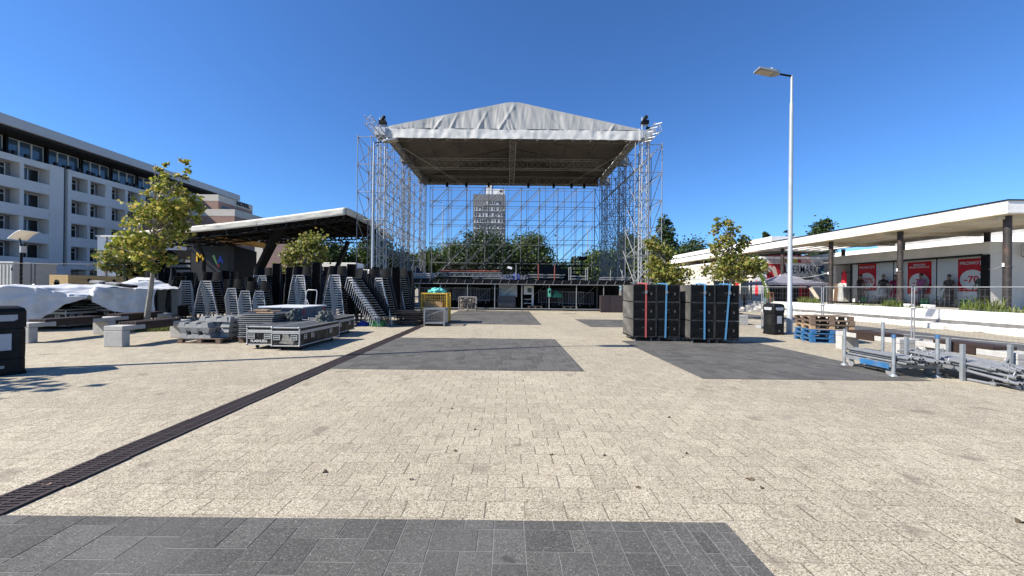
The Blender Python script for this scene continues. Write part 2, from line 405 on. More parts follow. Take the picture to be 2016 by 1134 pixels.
def paving_patch(x0, x1, y0, y1, cell=0.102, pattern=True):
    """dark stones laid in a mixed bond over a mortar bed, as one sheet"""
    bed = MB(); bed.add([(x0, y0, 0.0068), (x1, y0, 0.0068), (x1, y1, 0.0068), (x0, y1, 0.0068)], [(0, 1, 2, 3)])
    t = bpy.data.objects.new("dark_paving", None); COL.objects.link(t); t.location = (x0, y0, 0); tag(t, kind="structure")
    bed.obj("mortar_bed", joint, t, world=True)
    nx = int((x1 - x0) / cell); ny = int((y1 - y0) / cell)
    cx = (x1 - x0) / nx; cy = (y1 - y0) / ny
    occ = [[False] * ny for _ in range(nx)]
    st = MB(); g2 = 0.0042
    for j in range(ny):
        for i in range(nx):
            if occ[i][j]: continue
            opts = ((3, 2), (2, 3), (3, 2), (2, 2), (3, 2), (2, 3)) if pattern else ((3, 2),)
            k = (i * 7 + j * 5) % len(opts)
            cand = [opts[(k + q) % len(opts)] for q in range(len(opts))] + [(2, 2), (2, 1), (1, 2), (1, 1)]
            for a, b_ in cand:
                if i + a <= nx and j + b_ <= ny and not any(occ[i + p][j + q] for p in range(a) for q in range(b_)): break
            for p in range(a):
                for q in range(b_): occ[i + p][j + q] = True
            z = 0.009 + random.uniform(-0.0012, 0.0012)
            X0, X1, Y0, Y1 = x0 + i * cx + g2, x0 + (i + a) * cx - g2, y0 + j * cy + g2, y0 + (j + b_) * cy - g2
            st.add([(X0, Y0, z), (X1, Y0, z), (X1, Y1, z), (X0, Y1, z), (X0 - .001, Y0 - .001, .003), (X1 + .001, Y0 - .001, .003), (X1 + .001, Y1 + .001, .003), (X0 - .001, Y1 + .001, .003)],
                   [(0, 1, 2, 3), (4, 5, 1, 0), (5, 6, 2, 1), (6, 7, 3, 2), (7, 4, 0, 3)])
    st.obj("paving_stones", dstone, t, world=True)
XD = -3.56                                       # right edge of the drain
paving_patch(XD, 1.56, -0.6, 2.62)
paving_patch(XD, 1.56, 7.42, 12.1)
paving_patch(XD, 1.56, 16.9, 27.0, cell=0.15)
paving_patch(3.66, 7.95, 6.9, 11.9)
paving_patch(3.66, 7.95, 16.2, 20.2, cell=0.15)
b = MB(); b.box(14.9, 17.2, 6, 60, -0.1, 0.006); tag(b.obj("path", M("dark_asphalt", (0.075, 0.075, 0.075), 0.9, 0, 0.2, 12, bump=0.3, bscale=90)), kind="structure")

# ================================================================== drain
dr = thing("drain_channel", "long dark cast iron drainage channel of slotted gratings crossing the beige paving", "drain channel", (-3.72, -1, 0))
iron = M("cast_iron", (0.052, 0.038, 0.034), 0.6, 0.3, 0.3, 9, bump=0.2, bscale=60, dirt=(0.09, 0.07, 0.06), dscale=6)
c = MB(); c.box(-3.86, -3.575, -1, 21.5, -0.05, 0.006); c.obj("channel_bed", M("black_pit", (0.004, 0.004, 0.004), 0.9), dr, world=True)
gm = MB(); ln = 0.5
gm.box(-0.155, -0.125, 0, ln, 0.0, 0.017); gm.box(0.125, 0.155, 0, ln, 0.0, 0.017); gm.box(-0.012, 0.012, 0, ln, 0.0, 0.016)
for k in range(13):
    y = 0.012 + k * 0.0385
    for sx, sk in ((-1, 0.014), (1, 0.014)):
        xa, xb = (-0.125, -0.012) if sx < 0 else (0.012, 0.125)
        gm.hexa([(xa, y, 0.006), (xb, y + sk, 0.006), (xb, y + sk + .019, .006), (xa, y + .019, .006), (xa, y, .015), (xb, y + sk, .015), (xb, y + sk + .019, .015), (xa, y + .019, .015)])
gme = gm.mesh("grate", iron)
for k in range(45):
    o = bpy.data.objects.new("grate", gme); COL.objects.link(o); o.parent = dr
    o.location = (random.uniform(-.012, .012), k * 0.5, 0.0005 * (k % 2)); o.rotation_euler = (0, 0, random.uniform(-.012, .012))

# ================================================================== trees
plane_leaf = leaf_mat("plane_tree_leaves", [(0.08, 0.11, 0.015), (0.17, 0.20, 0.026), (0.29, 0.30, 0.045), (0.42, 0.38, 0.08), (0.46, 0.34, 0.10)], 0.42)
plane_leaf2 = leaf_mat("dusty_plane_leaves", [(0.065, 0.095, 0.017), (0.13, 0.16, 0.028), (0.22, 0.24, 0.045), (0.33, 0.31, 0.08), (0.25, 0.16, 0.055)], 0.42)
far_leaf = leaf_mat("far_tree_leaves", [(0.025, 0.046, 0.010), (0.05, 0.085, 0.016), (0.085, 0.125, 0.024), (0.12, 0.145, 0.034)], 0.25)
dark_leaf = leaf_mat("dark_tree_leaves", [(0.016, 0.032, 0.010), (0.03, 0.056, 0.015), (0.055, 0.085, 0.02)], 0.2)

def leaf(mb, p, nrm, s, lobed):
    u = nrm.orthogonal().normalized(); a = random.uniform(0, 2 * PI); w_ = nrm.cross(u)
    x = u * math.cos(a) + w_ * math.sin(a); y = nrm.cross(x)
    if lobed:
        pr = ((0, -.5), (.26, -.32), (.55, -.05), (.30, .12), (.26, .36), (0, .62), (-.26, .36), (-.30, .12), (-.55, -.05), (-.26, -.32))
        vs = [p + x * (px * s) + y * (py * s) - nrm * (abs(px) * s * .35) for px, py in pr]
        mb.add([p - nrm * 0] + vs, [(0, k + 1, (k + 1) % 10 + 1) for k in range(10)])
    else:
        vs = [p + x * (px * s) + y * (py * s) + nrm * (dz * s) for px, py, dz in ((0, -.55, -.1), (.42, 0, .08), (0, .55, -.1), (-.42, 0, .1))]
        mb.add(vs, [(0, 1, 2, 3)])

def tree(name, label, base, blobs, trunk_h, r0, nclump, nleaf, size, mat, group=None, lean=(0, 0), lobed=False, bark_m=None, spread=1.0, seed=1, cat="tree"):
    """blobs: ellipsoids (x, y, z, rx, ry, rz) round the trunk's foot that the crown's twigs reach into"""
    rnd = random.getstate(); random.seed(seed)
    t = thing(name, label, cat, base, 0, group)
    tr = MB(); top = Vector((lean[0], lean[1], trunk_h))
    zmax = max(b_[2] + b_[5] * .6 for b_ in blobs)
    pts = [Vector((0, 0, 0)), Vector((lean[0] * .3, lean[1] * .3, trunk_h * .35)), Vector((lean[0] * .7, lean[1] * .7, trunk_h * .7)), top]
    bx, by = blobs[0][0], blobs[0][1]
    end = Vector((bx * .8 + lean[0] * .2, by, zmax)); pts += [top.lerp(end, .5), end]
    tr.tube(pts, 0, 9, [r0 * 1.25, r0, r0 * .88, r0 * .75, r0 * .45, r0 * .1])
    cl = []; tot = sum(b_[3] * b_[4] * b_[5] for b_ in blobs)
    for b_ in blobs:
        for k in range(max(2, round(nclump * b_[3] * b_[4] * b_[5] / tot))):
            d = Vector((random.gauss(0, 1), random.gauss(0, 1), random.gauss(0, 1))).normalized()
            q = random.uniform(.25, 1) ** .5
            cl.append((Vector((b_[0] + d.x * b_[3] * q, b_[1] + d.y * b_[4] * q, b_[2] + d.z * b_[5] * q)), min(b_[3], b_[5])))
    lv = MB()
    for i, (p, sz) in enumerate(cl):
        if i % 2 == 0:
            a = top.lerp(end, max(0, min(.9, (p.z - trunk_h) / max(.1, zmax - trunk_h) * .7)))
            m_ = a.lerp(p, .5) + Vector((0, 0, -.05 * (p - a).length))
            tr.tube([a, m_, p], 0, 5, [r0 * .34, r0 * .2, r0 * .06])
        rad = sz * random.uniform(.16, .34) * spread
        for k in range(int(nleaf * random.uniform(.6, 1.4))):
            q = p + Vector((random.gauss(0, rad), random.gauss(0, rad), random.gauss(0, rad * .75)))
            nrm = Vector((random.gauss(0, .7), random.gauss(0, .7), random.gauss(.45, .6))).normalized()
            leaf(lv, q, nrm, size * random.uniform(.6, 1.25), lobed)
    tr.obj("trunk", bark_m or bark, t); lv.obj("crown", mat, t)
    random.setstate(rnd)
    return t

def grass_mesh(name, x0, x1, y0, y1, z, n, h, mat, parent=None, edge=0.0, wide=.012):
    mb = MB()
    for _ in range(n):
        u, v = random.uniform(-1, 1), random.uniform(-1, 1)
        if edge and u * u + v * v > 1: continue
        p = Vector(((x0 + x1) / 2 + u * (x1 - x0) / 2, (y0 + y1) / 2 + v * (y1 - y0) / 2, z)); a = random.uniform(0, 2 * PI)
        hh = h * random.uniform(.4, 1.1); d = Vector((math.cos(a), math.sin(a), 0)); s_ = Vector((-d.y, d.x, 0)) * wide
        q1 = p + d * hh * .2 + Vector((0, 0, hh * .6)); q2 = p + d * hh * .65 + Vector((0, 0, hh * .95))
        mb.add([p - s_, p + s_, q1 + s_ * .7, q1 - s_ * .7, q2], [(0, 1, 2, 3), (3, 2, 4)])
    return mb.obj(name, mat, parent)
grassm = leaf_mat("grass_blades", [(0.05, 0.08, 0.012), (0.09, 0.125, 0.02), (0.16, 0.17, 0.04), (0.22, 0.19, 0.07)], 0.3)
weedm = leaf_mat("weed_leaves", [(0.06, 0.10, 0.015), (0.12, 0.16, 0.03), (0.22, 0.24, 0.06)], 0.35)

# the three young planes on the plaza and the one behind the loudspeakers
b0 = gp(287, 650)
tree("plane_tree", "leaning young plane tree with yellow green crown among the left hand benches", b0,
     [(.3, 0, 3.75, 1.0, .95, 1.0), (.8, .1, 4.8, .8, .8, .75), (-.5, .1, 3.1, .8, .85, .6), (.45, -.1, 2.75, .62, .8, .55), (.35, 0, 5.75, .36, .4, .5), (1.2, .1, 5.8, .36, .4, .42), (1.35, .1, 4.3, .55, .5, .55)],
     2.0, .085, 140, 23, .135, plane_leaf, lean=(.22, 0), lobed=True, seed=4, spread=.7)
p = at(603, 500, 20.0)
tree("plane_tree", "small bushy plane tree rising behind the tallest stacked chairs", (p.x, 20.0, 0),
     [(0.0, 0, 3.2, 1.15, 1.0, .85), (.35, 0, 4.0, .75, .7, .65), (-.75, -.1, 2.5, .75, .7, .5)], 1.7, .08, 120, 22, .15, plane_leaf2, lobed=True, seed=7, spread=.85)
p = at(1312, 540, 23.5)
tree("plane_tree", "dark green plane tree directly behind the stack of loudspeaker cabinets", (p.x, 23.5, 0),
     [(-.2, 0, 2.7, 1.2, 1.0, .9), (.55, 0, 2.5, .9, .9, .8), (-.5, .2, 3.9, .8, .8, .9), (-.8, .2, 4.6, .5, .5, .5)], 1.4, .08, 140, 22, .16, plane_leaf2, lobed=True, seed=9, spread=.85)
p = at(1438, 560, 21.5)
tree("plane_tree", "thin plane tree in front of the white canopy near the lamp post", (p.x, 21.5, 0),
     [(.2, 0, 2.9, 1.25, 1.1, .8), (1.2, 0, 3.1, .9, .8, .6), (-.9, 0, 2.8, .8, .7, .6), (-.2, 0, 4.2, .9, .8, .75), (-.35, 0, 5.2, .7, .6, .6), (-.75, .1, 5.6, .35, .4, .4), (.5, .1, 4.6, .6, .5, .5)],
     2.0, .09, 170, 22, .155, plane_leaf2, lobed=True, seed=13, spread=.8)
p = at(246, 560, 17.6)
tree("plane_tree", "small dark plane tree just left of and behind the leaning one, before the white block", (p.x, 17.6, 0),
     [(-.1, 0, 3.0, 1.0, .9, .7), (-.5, .1, 2.5, .7, .7, .45), (.5, 0, 2.6, .7, .7, .5)], 1.7, .06, 80, 22, .14, plane_leaf2, lean=(.12, 0), lobed=True, seed=21, spread=.8, bark_m=steeldk)
tag(grass_mesh("grass", b0.x - .9, b0.x + 1.3, b0.y - .5, b0.y + .6, 0, 1500, .15, grassm, edge=1), kind="stuff")

# far trees: (photo x of the middle, y of the top, depth, width in photo px, kind)
FAR = [(735, 468, 62, 90, 0, "round green tree behind the corner of the cream membrane pavilion"), (655, 478, 58, 70, 1, "dark tree seen under the pavilion eave beside its right strut"), (795, 497, 66, 80, 0, "olive tree behind the stacked chairs and the scaffold side wall"),
       (850, 492, 70, 75, 0, "low pale tree left of the tall dark park trees behind the stage"), (895, 478, 78, 85, 0, "rounded tree just left of the broad park tree behind the stage"), (955, 453, 74, 120, 1, "broad dark park tree below the grey tower block"), (1040, 459, 76, 95, 0, "rounded full tree right of the broad dark park tree"),
       (1000, 480, 95, 80, 1, "tree between the two biggest park trees behind the stage"), (1105, 519, 110, 60, 1, "low distant tree in the gap behind the stage deck"), (1130, 505, 120, 22, 2, "tiny pointed conifer far behind the stage deck"), (1180, 492, 72, 90, 0, "green tree behind the right hand roof towers"),
       (1240, 462, 74, 75, 0, "tall leafy tree between the roof towers and the poplar"), (1362, 470, 84, 80, 1, "spreading tree above the far end of the white canopy"), (1310, 421, 70, 48, 2, "tall dark poplar standing right of the stage roof"),
       (1276, 470, 68, 50, 0, "leafy tree tucked against the left side of the poplar"), (1509, 448, 80, 20, 2, "narrow conifer tip left of the lamp post above the canopy roof"), (1553, 452, 80, 26, 2, "small conifer tip hidden partly by the lamp post"), (1619, 426, 74, 46, 1, "dark conifer clump rising above the canopy roof right of the lamp post"),
       (1812, 466, 62, 75, 0, "green tree seen through the gap under the canopy roof"), (1875, 464, 56, 60, 0, "scrubby tree in the canopy gap beside the dark rear column"), (2010, 455, 50, 70, 0, "tree behind the near end of the shop roof"), (700, 500, 80, 60, 1, "shaded tree behind the white van roof line"), (1145, 540, 130, 120, 1, "low distant treeline shrub behind the deck posts")]
for i, (px, py, Y, wpx, kd, lab) in enumerate(FAR):
    tp = at(px, py, Y); wd = wpx * Y / FPX / 2; h = max(tp.z, 3.0)
    base = (tp.x, Y, 0)
    if kd == 2:
        bl = [(0, 0, h * .32, wd, wd, h * .26), (0, 0, h * .55, wd * .95, wd * .9, h * .25), (0, 0, h * .8, wd * .62, wd * .6, h * .2)]
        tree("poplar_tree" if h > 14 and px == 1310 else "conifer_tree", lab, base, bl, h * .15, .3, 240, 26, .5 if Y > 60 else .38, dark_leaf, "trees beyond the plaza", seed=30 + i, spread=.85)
    else:
        bl = [(0, 0, h * .62, wd * .85, wd * .75, h * .36), (-wd * .55, 0, h * .46, wd * .6, wd * .6, h * .26), (wd * .55, 0, h * .5, wd * .6, wd * .6, h * .27), (wd * random.uniform(-.25, .25), 0, h * .8, wd * .5, wd * .5, h * .19)]
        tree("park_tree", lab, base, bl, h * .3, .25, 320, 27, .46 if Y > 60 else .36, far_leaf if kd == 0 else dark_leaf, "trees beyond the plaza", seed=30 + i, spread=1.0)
# tree out of frame whose shadow falls on the paving at the left edge
tree("plane_tree", "plane tree standing left of the black litter bin outside the frame", (-13.6, 3.9, 0),
     [(0, 0, 3.2, 1.2, 1.2, 1.0), (.5, .2, 4.2, .9, .9, .8)], 2.0, .09, 80, 10, .21, plane_leaf, lobed=True, seed=77)
# ================================================================== stage roof and towers
ZF, ZM, ZB = 27.0, 32.5, 38.5
eL = at(763, 266, ZF); eR = at(1256, 273, ZF); pk0 = at(1000, 203, ZF); pk1 = at(1022, 204, ZF)
EZ = at(1008, 277, ZF).z                                # underside of the eave
TOPZ = pk0.z
VT = at(1008, 262, ZF).z                                # top of the valance
RX0, RX1 = eL.x, eR.x
roof = thing("stage_roof", "big pitched grey canvas stage roof with white valance on aluminium trusses", "stage roof", ((RX0 + RX1) / 2, ZF, 0))

def gable(u, v):
    x = RX0 + (RX1 - RX0) * u
    pl, pr = pk0.x, pk1.x
    hi = TOPZ if pl <= x <= pr else (VT + .35 + (TOPZ - VT - .35) * ((x - RX0) / (pl - RX0) if x < pl else (RX1 - x) / (RX1 - pr)))
    z = VT + (hi - VT) * v
    s = noise.noise(Vector((x * 1.1 + z * .25, z * .25, 1.7))) * .07 + noise.noise(Vector((x * 3.1 + z * .6, z * .4, 5))) * .045 + noise.noise(Vector((x * 7 - z * 1.1, z * .5, 8))) * .022
    for fx, fz, sl in ((-5.6, .6, .8), (-2.4, .9, .55), (.05, 1.4, -.25), (.35, 1.3, -.4), (3.9, .8, -.9), (6.6, .4, -1.3), (7.2, .5, .7), (-.9, 1.6, .7), (-4.4, .7, .5)):
        dd = (x - fx) - sl * (z - VT) * .9
        s -= .085 * math.exp(-(dd / .075) ** 2) * max(0, 1 - (z - VT) / (fz + 1.2))
    return (x, ZF - .12 - .25 * v * 0 + s * min(1, (hi - z) * 2 + .15) * .9, z)
gb = MB(); gb.grid(gable, 260, 22); gb.obj("canvas_gable", canvas, roof, world=True)

def val(u, v):
    x = RX0 - .1 + (RX1 - RX0 + .2) * u
    top = VT + .12 + .1 * noise.noise(Vector((x * .8, 3, 0))); bot = EZ + .04 * noise.noise(Vector((x * 1.3, 9, 0)))
    z = top + (bot - top) * v
    s = noise.noise(Vector((x * 2.3, z * 1.5, 2))) * .06 + noise.noise(Vector((x * 6, z * 3, 4))) * .03
    return (x, ZF - .34 + s + .05 * (1 - v), z)
vb = MB(); vb.grid(val, 150, 6); vb.obj("valance", valance, roof, world=True)
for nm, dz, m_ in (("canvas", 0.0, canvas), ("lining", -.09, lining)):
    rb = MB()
    for sgn in (0, 1):
        xa, xb = ((RX0, pk0.x) if sgn == 0 else (pk1.x, RX1))
        za, zb = ((VT + .35, TOPZ) if sgn == 0 else (TOPZ, VT + .35))
        def slope(u, v, xa=xa, xb=xb, za=za, zb=zb, dz=dz):
            x = xa + (xb - xa) * u; y = ZF - .08 + (ZB + .7 - ZF) * v
            return (x, y, za + (zb - za) * u + dz - .10 * math.sin(PI * ((v * 4) % 1)) + .03 * noise.noise(Vector((x, y, 0))))
        rb.grid(slope, 24, 24)
    rb.add([(pk0.x, ZF - .08, TOPZ + dz), (pk1.x, ZF - .08, TOPZ + dz), (pk1.x, ZB + .7, TOPZ + dz), (pk0.x, ZB + .7, TOPZ + dz)], [(0, 1, 2, 3)])
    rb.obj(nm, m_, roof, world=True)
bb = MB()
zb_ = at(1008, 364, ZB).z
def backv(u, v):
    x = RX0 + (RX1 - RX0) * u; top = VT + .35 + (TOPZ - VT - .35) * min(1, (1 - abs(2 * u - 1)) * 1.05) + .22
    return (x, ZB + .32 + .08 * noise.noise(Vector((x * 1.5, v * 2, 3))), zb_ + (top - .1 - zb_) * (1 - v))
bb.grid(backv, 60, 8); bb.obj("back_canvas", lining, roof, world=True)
for sx in (RX0, RX1):
    sv = MB()
    def sidev(u, v, sx=sx):
        y = ZF - .1 + (ZB + .3 - ZF) * u
        return (sx + (.06 if sx > 0 else -.06) + .06 * noise.noise(Vector((y * 1.5, v * 2, sx))), y, VT + .4 - (VT + .4 - EZ) * v)
    sv.grid(sidev, 60, 5); sv.obj("side_valance", valance, roof, world=True)

def truss_bm(ch, lc, p, q, w_, h, n, rc=.027, rl=.014, up=(0, 0, 1)):
    """box truss from p to q: four chords into ch, lacing into lc"""
    p = Vector(p); q = Vector(q); d = (q - p).normalized(); x = d.cross(Vector(up))
    if x.length < 1e-3: x = Vector((1, 0, 0))
    x.normalize(); z = x.cross(d)
    cs = [(x * sx * w_ / 2 + z * sz * h / 2) for sx, sz in ((-1, -1), (1, -1), (1, 1), (-1, 1))]
    for c_ in cs: ch.bar(p + c_, q + c_, rc, 6)
    for k in range(n):
        a = p.lerp(q, k / n); b_ = p.lerp(q, (k + 1) / n)
        for i in range(4):
            c1, c2 = cs[i], cs[(i + 1) % 4]
            if k % 2: c1, c2 = c2, c1
            lc.bar(a + c1, b_ + c2, rl, 4, cap=False)
            if k % 3 == 0: lc.bar(a + c1, a + c2, rl, 4, cap=False)

def truss_part(name, p, q, w_, h, n, m_, parent, **kw):
    ch, lc = MB(), MB(); truss_bm(ch, lc, p, q, w_, h, n, **kw)
    o = ch.obj(name, m_, parent, world=True); l_ = lc.mesh("lacing", m_, parent.location)
    lo = bpy.data.objects.new("lacing", l_); COL.objects.link(lo); lo.parent = o
    return o
aludk = M("dull_aluminium", (0.13, 0.12, 0.11), 0.55, 0.2, 0.15, 6)
alumid = M("mid_aluminium", (0.30, 0.29, 0.27), 0.5, 0.2, 0.15, 6)
tz = EZ + .42
truss_part("front_truss", (RX0, ZF + .15, tz), (RX1, ZF + .15, tz), .5, .75, 28, aludk, roof)
truss_part("cross_truss", (RX0, ZM + 1.2, tz + .1), (RX1, ZM + 1.2, tz + .1), .5, .85, 26, alumid, roof)
truss_part("back_truss", (RX0, ZB, tz), (RX1, ZB, tz), .5, .75, 28, alumid, roof)
for sx in (RX0 + .15, RX1 - .15): truss_part("side_truss", (sx, ZF, tz), (sx, ZB, tz), .5, .75, 22, aludk, roof)
truss_part("ridge_truss", ((pk0.x + pk1.x) / 2, ZF + .3, tz), ((pk0.x + pk1.x) / 2, ZB, tz), .45, .75, 22, alumid, roof)
truss_part("king_post", ((pk0.x + pk1.x) / 2, ZM + 1.2, tz), ((pk0.x + pk1.x) / 2, ZM + 1.2, TOPZ - .2), .45, .45, 5, aludk, roof, up=(0, 1, 0))
for y in (ZF + 1.8, ZF + 3.7, ZM - .2, ZM + 3, ZM + 4.6):
    for sx, px_ in ((RX0, pk0.x), (RX1, pk1.x)):
        rf = MB(); rf.bar((sx, y, VT + .22), (px_, y, TOPZ - .22), .05, 6); rf.obj("rafter", aludk, roof, world=True)
for fx in (.25, .5, .75):
    for sgn, xa, xb in ((0, RX0, pk0.x), (1, RX1, pk1.x)):
        x = xa + (xb - xa) * fx; z = VT + .2 + (TOPZ - VT - .35) * fx
        pl = MB(); pl.bar((x, ZF, z - .05), (x, ZB, z - .05), .04, 6); pl.obj("purlin", aludk, roof, world=True)
# ropes under the roof
for a, c_ in ((at(795, 292, ZF + .8), at(910, 363, ZB - .5)), (at(1250, 288, ZF + .8), at(1113, 366, ZB - .5))):
    rp = MB(); rp.bar(a, c_, .022, 5); tag(rp.obj("guy_rope", M("rope", (.4, .38, .33), .9), loc=tuple(a)), None)
ropes = [o for o in COL.objects if o.name.startswith("guy_rope")]
for o, s_ in zip(ropes, ("left", "right")):
    for v_ in o.data.vertices: v_.co -= o.location
    tag(o, f"pale rope running under the stage roof from its {s_} front corner", "rope", "ropes under the stage roof")

def tower(pxc, Y, label, outrig=None, dark=False):
    x = at(pxc, 400, Y).x; zt = at(pxc, 262, ZF).z if Y == ZF else EZ + .5
    t = thing("roof_tower", label, "truss tower", (x, Y, 0), 0, "roof towers of the stage")
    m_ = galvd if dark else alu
    chs = MB(); lc = MB(); truss_bm(chs, lc, (0, 0, .1), (0, 0, zt), .52, .52, 30, .034, .017, up=(0, 1, 0))
    nv = len(chs.v) // 4
    for k in range(4):
        cm = MB(); sx, sz = ((-1, -1), (1, -1), (1, 1), (-1, 1))[k]
        cm.bar((sx * .26, sz * .26, .05), (sx * .26, sz * .26, zt), .036, 6); cm.obj("chord", m_, t)
    lc.obj("lacing", m_, t)
    bp_ = MB(); bp_.box(-.5, .5, -.5, .5, 0, .06); bp_.bar((-.9, -.9, .03), (.9, .9, .03), .04); bp_.bar((.9, -.9, .03), (-.9, .9, .03), .04); bp_.obj("base_frame", galv, t)
    sl = MB()
    for sx in (-1, 1): sl.box(sx * .4 - .06, sx * .4 + .06, -.4, .4, EZ + .1, EZ + .75); sl.box(-.34, .34, sx * .4 - .06, sx * .4 + .06, EZ + .15, EZ + .7)
    sl.obj("sleeve_block", m_, t)
    if outrig:
        hb = MB()
        for sx in (-1, 1): hb.bar((sx * .2, 0, zt), (sx * .2, 0, zt + 1.15), .04, 6)
        hb.box(-.22, .22, -.05, .05, zt + .5, zt + .62); hb.obj("head_frame", alu, t)
        mt = MB(); sgn = 1 if outrig[0].x < x else -1
        mt.box(-.24, .24, -.2, .22, zt + .62, zt + .88); mt.bar((-.1, 0, zt + .88), (.12, 0, zt + 1.25), .12, 8); mt.box(.1 * sgn, .55 * sgn if sgn > 0 else .1 * sgn, -.1, .1, zt + .3, zt + .42) if sgn > 0 else mt.box(-.55, -.1, -.1, .1, zt + .3, zt + .42)
        mt.obj("chain_hoist", steeldk, t)
        q = outrig[0] - Vector((x, Y, 0)); truss_part_local(t, (0, -.1, EZ + .12), q)
    return t
def truss_part_local(t, p, q):
    ch, lc = MB(), MB(); truss_bm(ch, lc, p, q, .42, .52, 7, .028, .012)
    o = ch.obj("outrigger", alu, t); l_ = bpy.data.objects.new("lacing", lc.mesh("lacing", alu)); COL.objects.link(l_); l_.parent = o
tower(752, ZF, "lit truss tower under the left front corner of the stage roof", [at(724, 235, ZF - 2.6)])
tower(1268, ZF, "lit truss tower under the right front corner of the stage roof", [at(1297, 249, ZF - 2.6)])
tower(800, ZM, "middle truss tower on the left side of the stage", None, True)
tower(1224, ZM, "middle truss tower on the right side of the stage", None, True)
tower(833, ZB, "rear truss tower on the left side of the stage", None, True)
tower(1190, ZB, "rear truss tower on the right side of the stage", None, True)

# ================================================================== scaffolds
def part(name, mb, m_, parent): return mb.obj(name, m_, parent, world=True)
def side_scaffold(xo, xi, ztop, label, braces_out):
    s = thing("scaffold_wall", label, "scaffolding", (xo, ZF - .3, 0), 0, "scaffolds round the stage")
    ys = [ZF - .3 + 2.07 * k for k in range(7)]; lv = [ztop - 2.0 * k for k in range(6)]
    for x in (xo, (xo + xi) / 2, xi):
        for y in ys:
            p_ = MB(); p_.bar((x, y, 0.05), (x, y, ztop + .15), .031, 6); p_.box(x - .08, x + .08, y - .08, y + .08, 0.0, .05)
            for z in lv: p_.bar((x, y, z - .03), (x, y, z + .02), .045, 6)
            part("post", p_, galvd, s)
        for z in lv:
            l_ = MB(); l_.bar((x, ys[0], z), (x, ys[-1], z), .027, 5); part("ledger", l_, galvd, s)
    for y in ys:
        for z in lv:
            l_ = MB(); l_.bar((xo, y, z), (xi, y, z), .027, 5); part("transom", l_, galvd, s)
    for i in range(6):
        for j in range(5):
            z = lv[j]
            p_ = MB(); a, c_ = (ys[i], ys[i + 1]) if (i + (1 if braces_out else 0)) % 2 == 0 or True else (ys[i + 1], ys[i])
            p_.bar((xo, a, z), (xo, c_, z - 2.0), .026, 5); part("brace", p_, galvd, s)
            p_ = MB(); p_.bar((xi, c_, z), (xi, a, z - 2.0), .026, 5); part("brace", p_, galvd, s)
            xm = (xo + xi) / 2; p_ = MB(); p_.bar((xm, a, z - 2.0), (xm, c_, z), .026, 5); part("inner_brace", p_, galvd, s)
    for j in range(5):
        for y in ys:
            p_ = MB()
            if braces_out: p_.bar((xo, y, lv[j] - 2.0), (xi, y, lv[j]), .028, 5)
            else: p_.bar((xi, y, lv[j] - 2.0), (xo, y, lv[j]), .028, 5)
            part("diagonal", p_, galv if braces_out else galvd, s)
    return s
zl = at(703, 269, ZF - .3).z; zr = at(1303, 285, ZF - .3).z
side_scaffold(at(703, 400, ZF - .3).x, at(757, 400, ZF - .3).x, zl, "sunlit scaffold wall of tubes along the left side of the stage", True)
side_scaffold(at(1303, 400, ZF - .3).x, at(1250, 400, ZF - .3).x, zr, "scaffold wall of tubes along the right side of the stage", False)
# back wall
YB = 42.0
dz_guess = 2.2
tubedk = M("dark_shade_tube", (.06, .062, .07), .6, .3, .3, 5)  # dark tone stands in for shade on the back scaffold's nearer rows
bs = thing("scaffold_wall", "open scaffold wall with parallel diagonal braces across the back of the stage", "scaffolding", (0, YB, 0), 0, "scaffolds round the stage")
xs = [at(846 + 36.0 * k, 450, YB).x for k in range(10)]; zt = at(1008, 370, YB).z; lvb = [zt - 2.13 * k for k in range(6)]
for y in (YB, YB + 1.1):
    for x in xs:
        p_ = MB(); p_.bar((x, y, 0), (x, y, zt + .1), .03, 6)
        for z in lvb: p_.bar((x, y, z - .04), (x, y, z + .03), .05, 6)
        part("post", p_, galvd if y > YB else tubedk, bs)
    for z in lvb:
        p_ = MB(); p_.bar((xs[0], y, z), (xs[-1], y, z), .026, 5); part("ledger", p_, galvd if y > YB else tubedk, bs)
    for i in range(9):
        for j in range(5):
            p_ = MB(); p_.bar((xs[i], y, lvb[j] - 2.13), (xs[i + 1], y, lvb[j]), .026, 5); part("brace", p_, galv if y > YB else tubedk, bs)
for x in xs:
    for z in lvb[:4]:
        p_ = MB(); p_.bar((x, YB, z), (x, YB + 1.1, z), .024, 5); part("transom", p_, galvd, bs)

for k in range(10):
    x = xs[k] + .55
    if x > xs[-1]: break
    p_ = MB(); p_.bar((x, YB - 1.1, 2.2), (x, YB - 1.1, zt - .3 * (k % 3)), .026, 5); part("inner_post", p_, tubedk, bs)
    if k < 8:
        for j in range(5):
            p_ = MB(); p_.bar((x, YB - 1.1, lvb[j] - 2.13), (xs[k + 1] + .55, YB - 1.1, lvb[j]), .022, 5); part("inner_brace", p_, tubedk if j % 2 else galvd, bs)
for z in lvb[:5]:
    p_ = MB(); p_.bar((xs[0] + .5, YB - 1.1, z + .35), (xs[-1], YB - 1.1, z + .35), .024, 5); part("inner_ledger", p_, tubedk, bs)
for k, px_ in enumerate((880, 918, 962, 1040, 1090, 1125, 1150)):
    q = at(px_, 380, ZB - .6); t = thing("chain_hoist", f"hoist hanging from the stage roof's back truss, {('first', 'second', 'third', 'fourth', 'fifth', 'sixth', 'last')[k]} from the left", "hoist", (q.x, ZB - .6, EZ), 0, "hoists on the back truss")
    p_ = MB(); p_.box(-.12, .12, -.12, .12, -.42, -.02); p_.obj("motor", steeldk, t, bev=.02); p_ = MB(); p_.bar((0, 0, -.42), (.05, 0, -EZ + dz_guess + .2), .014, 4); p_.obj("chain", tubedk, t)
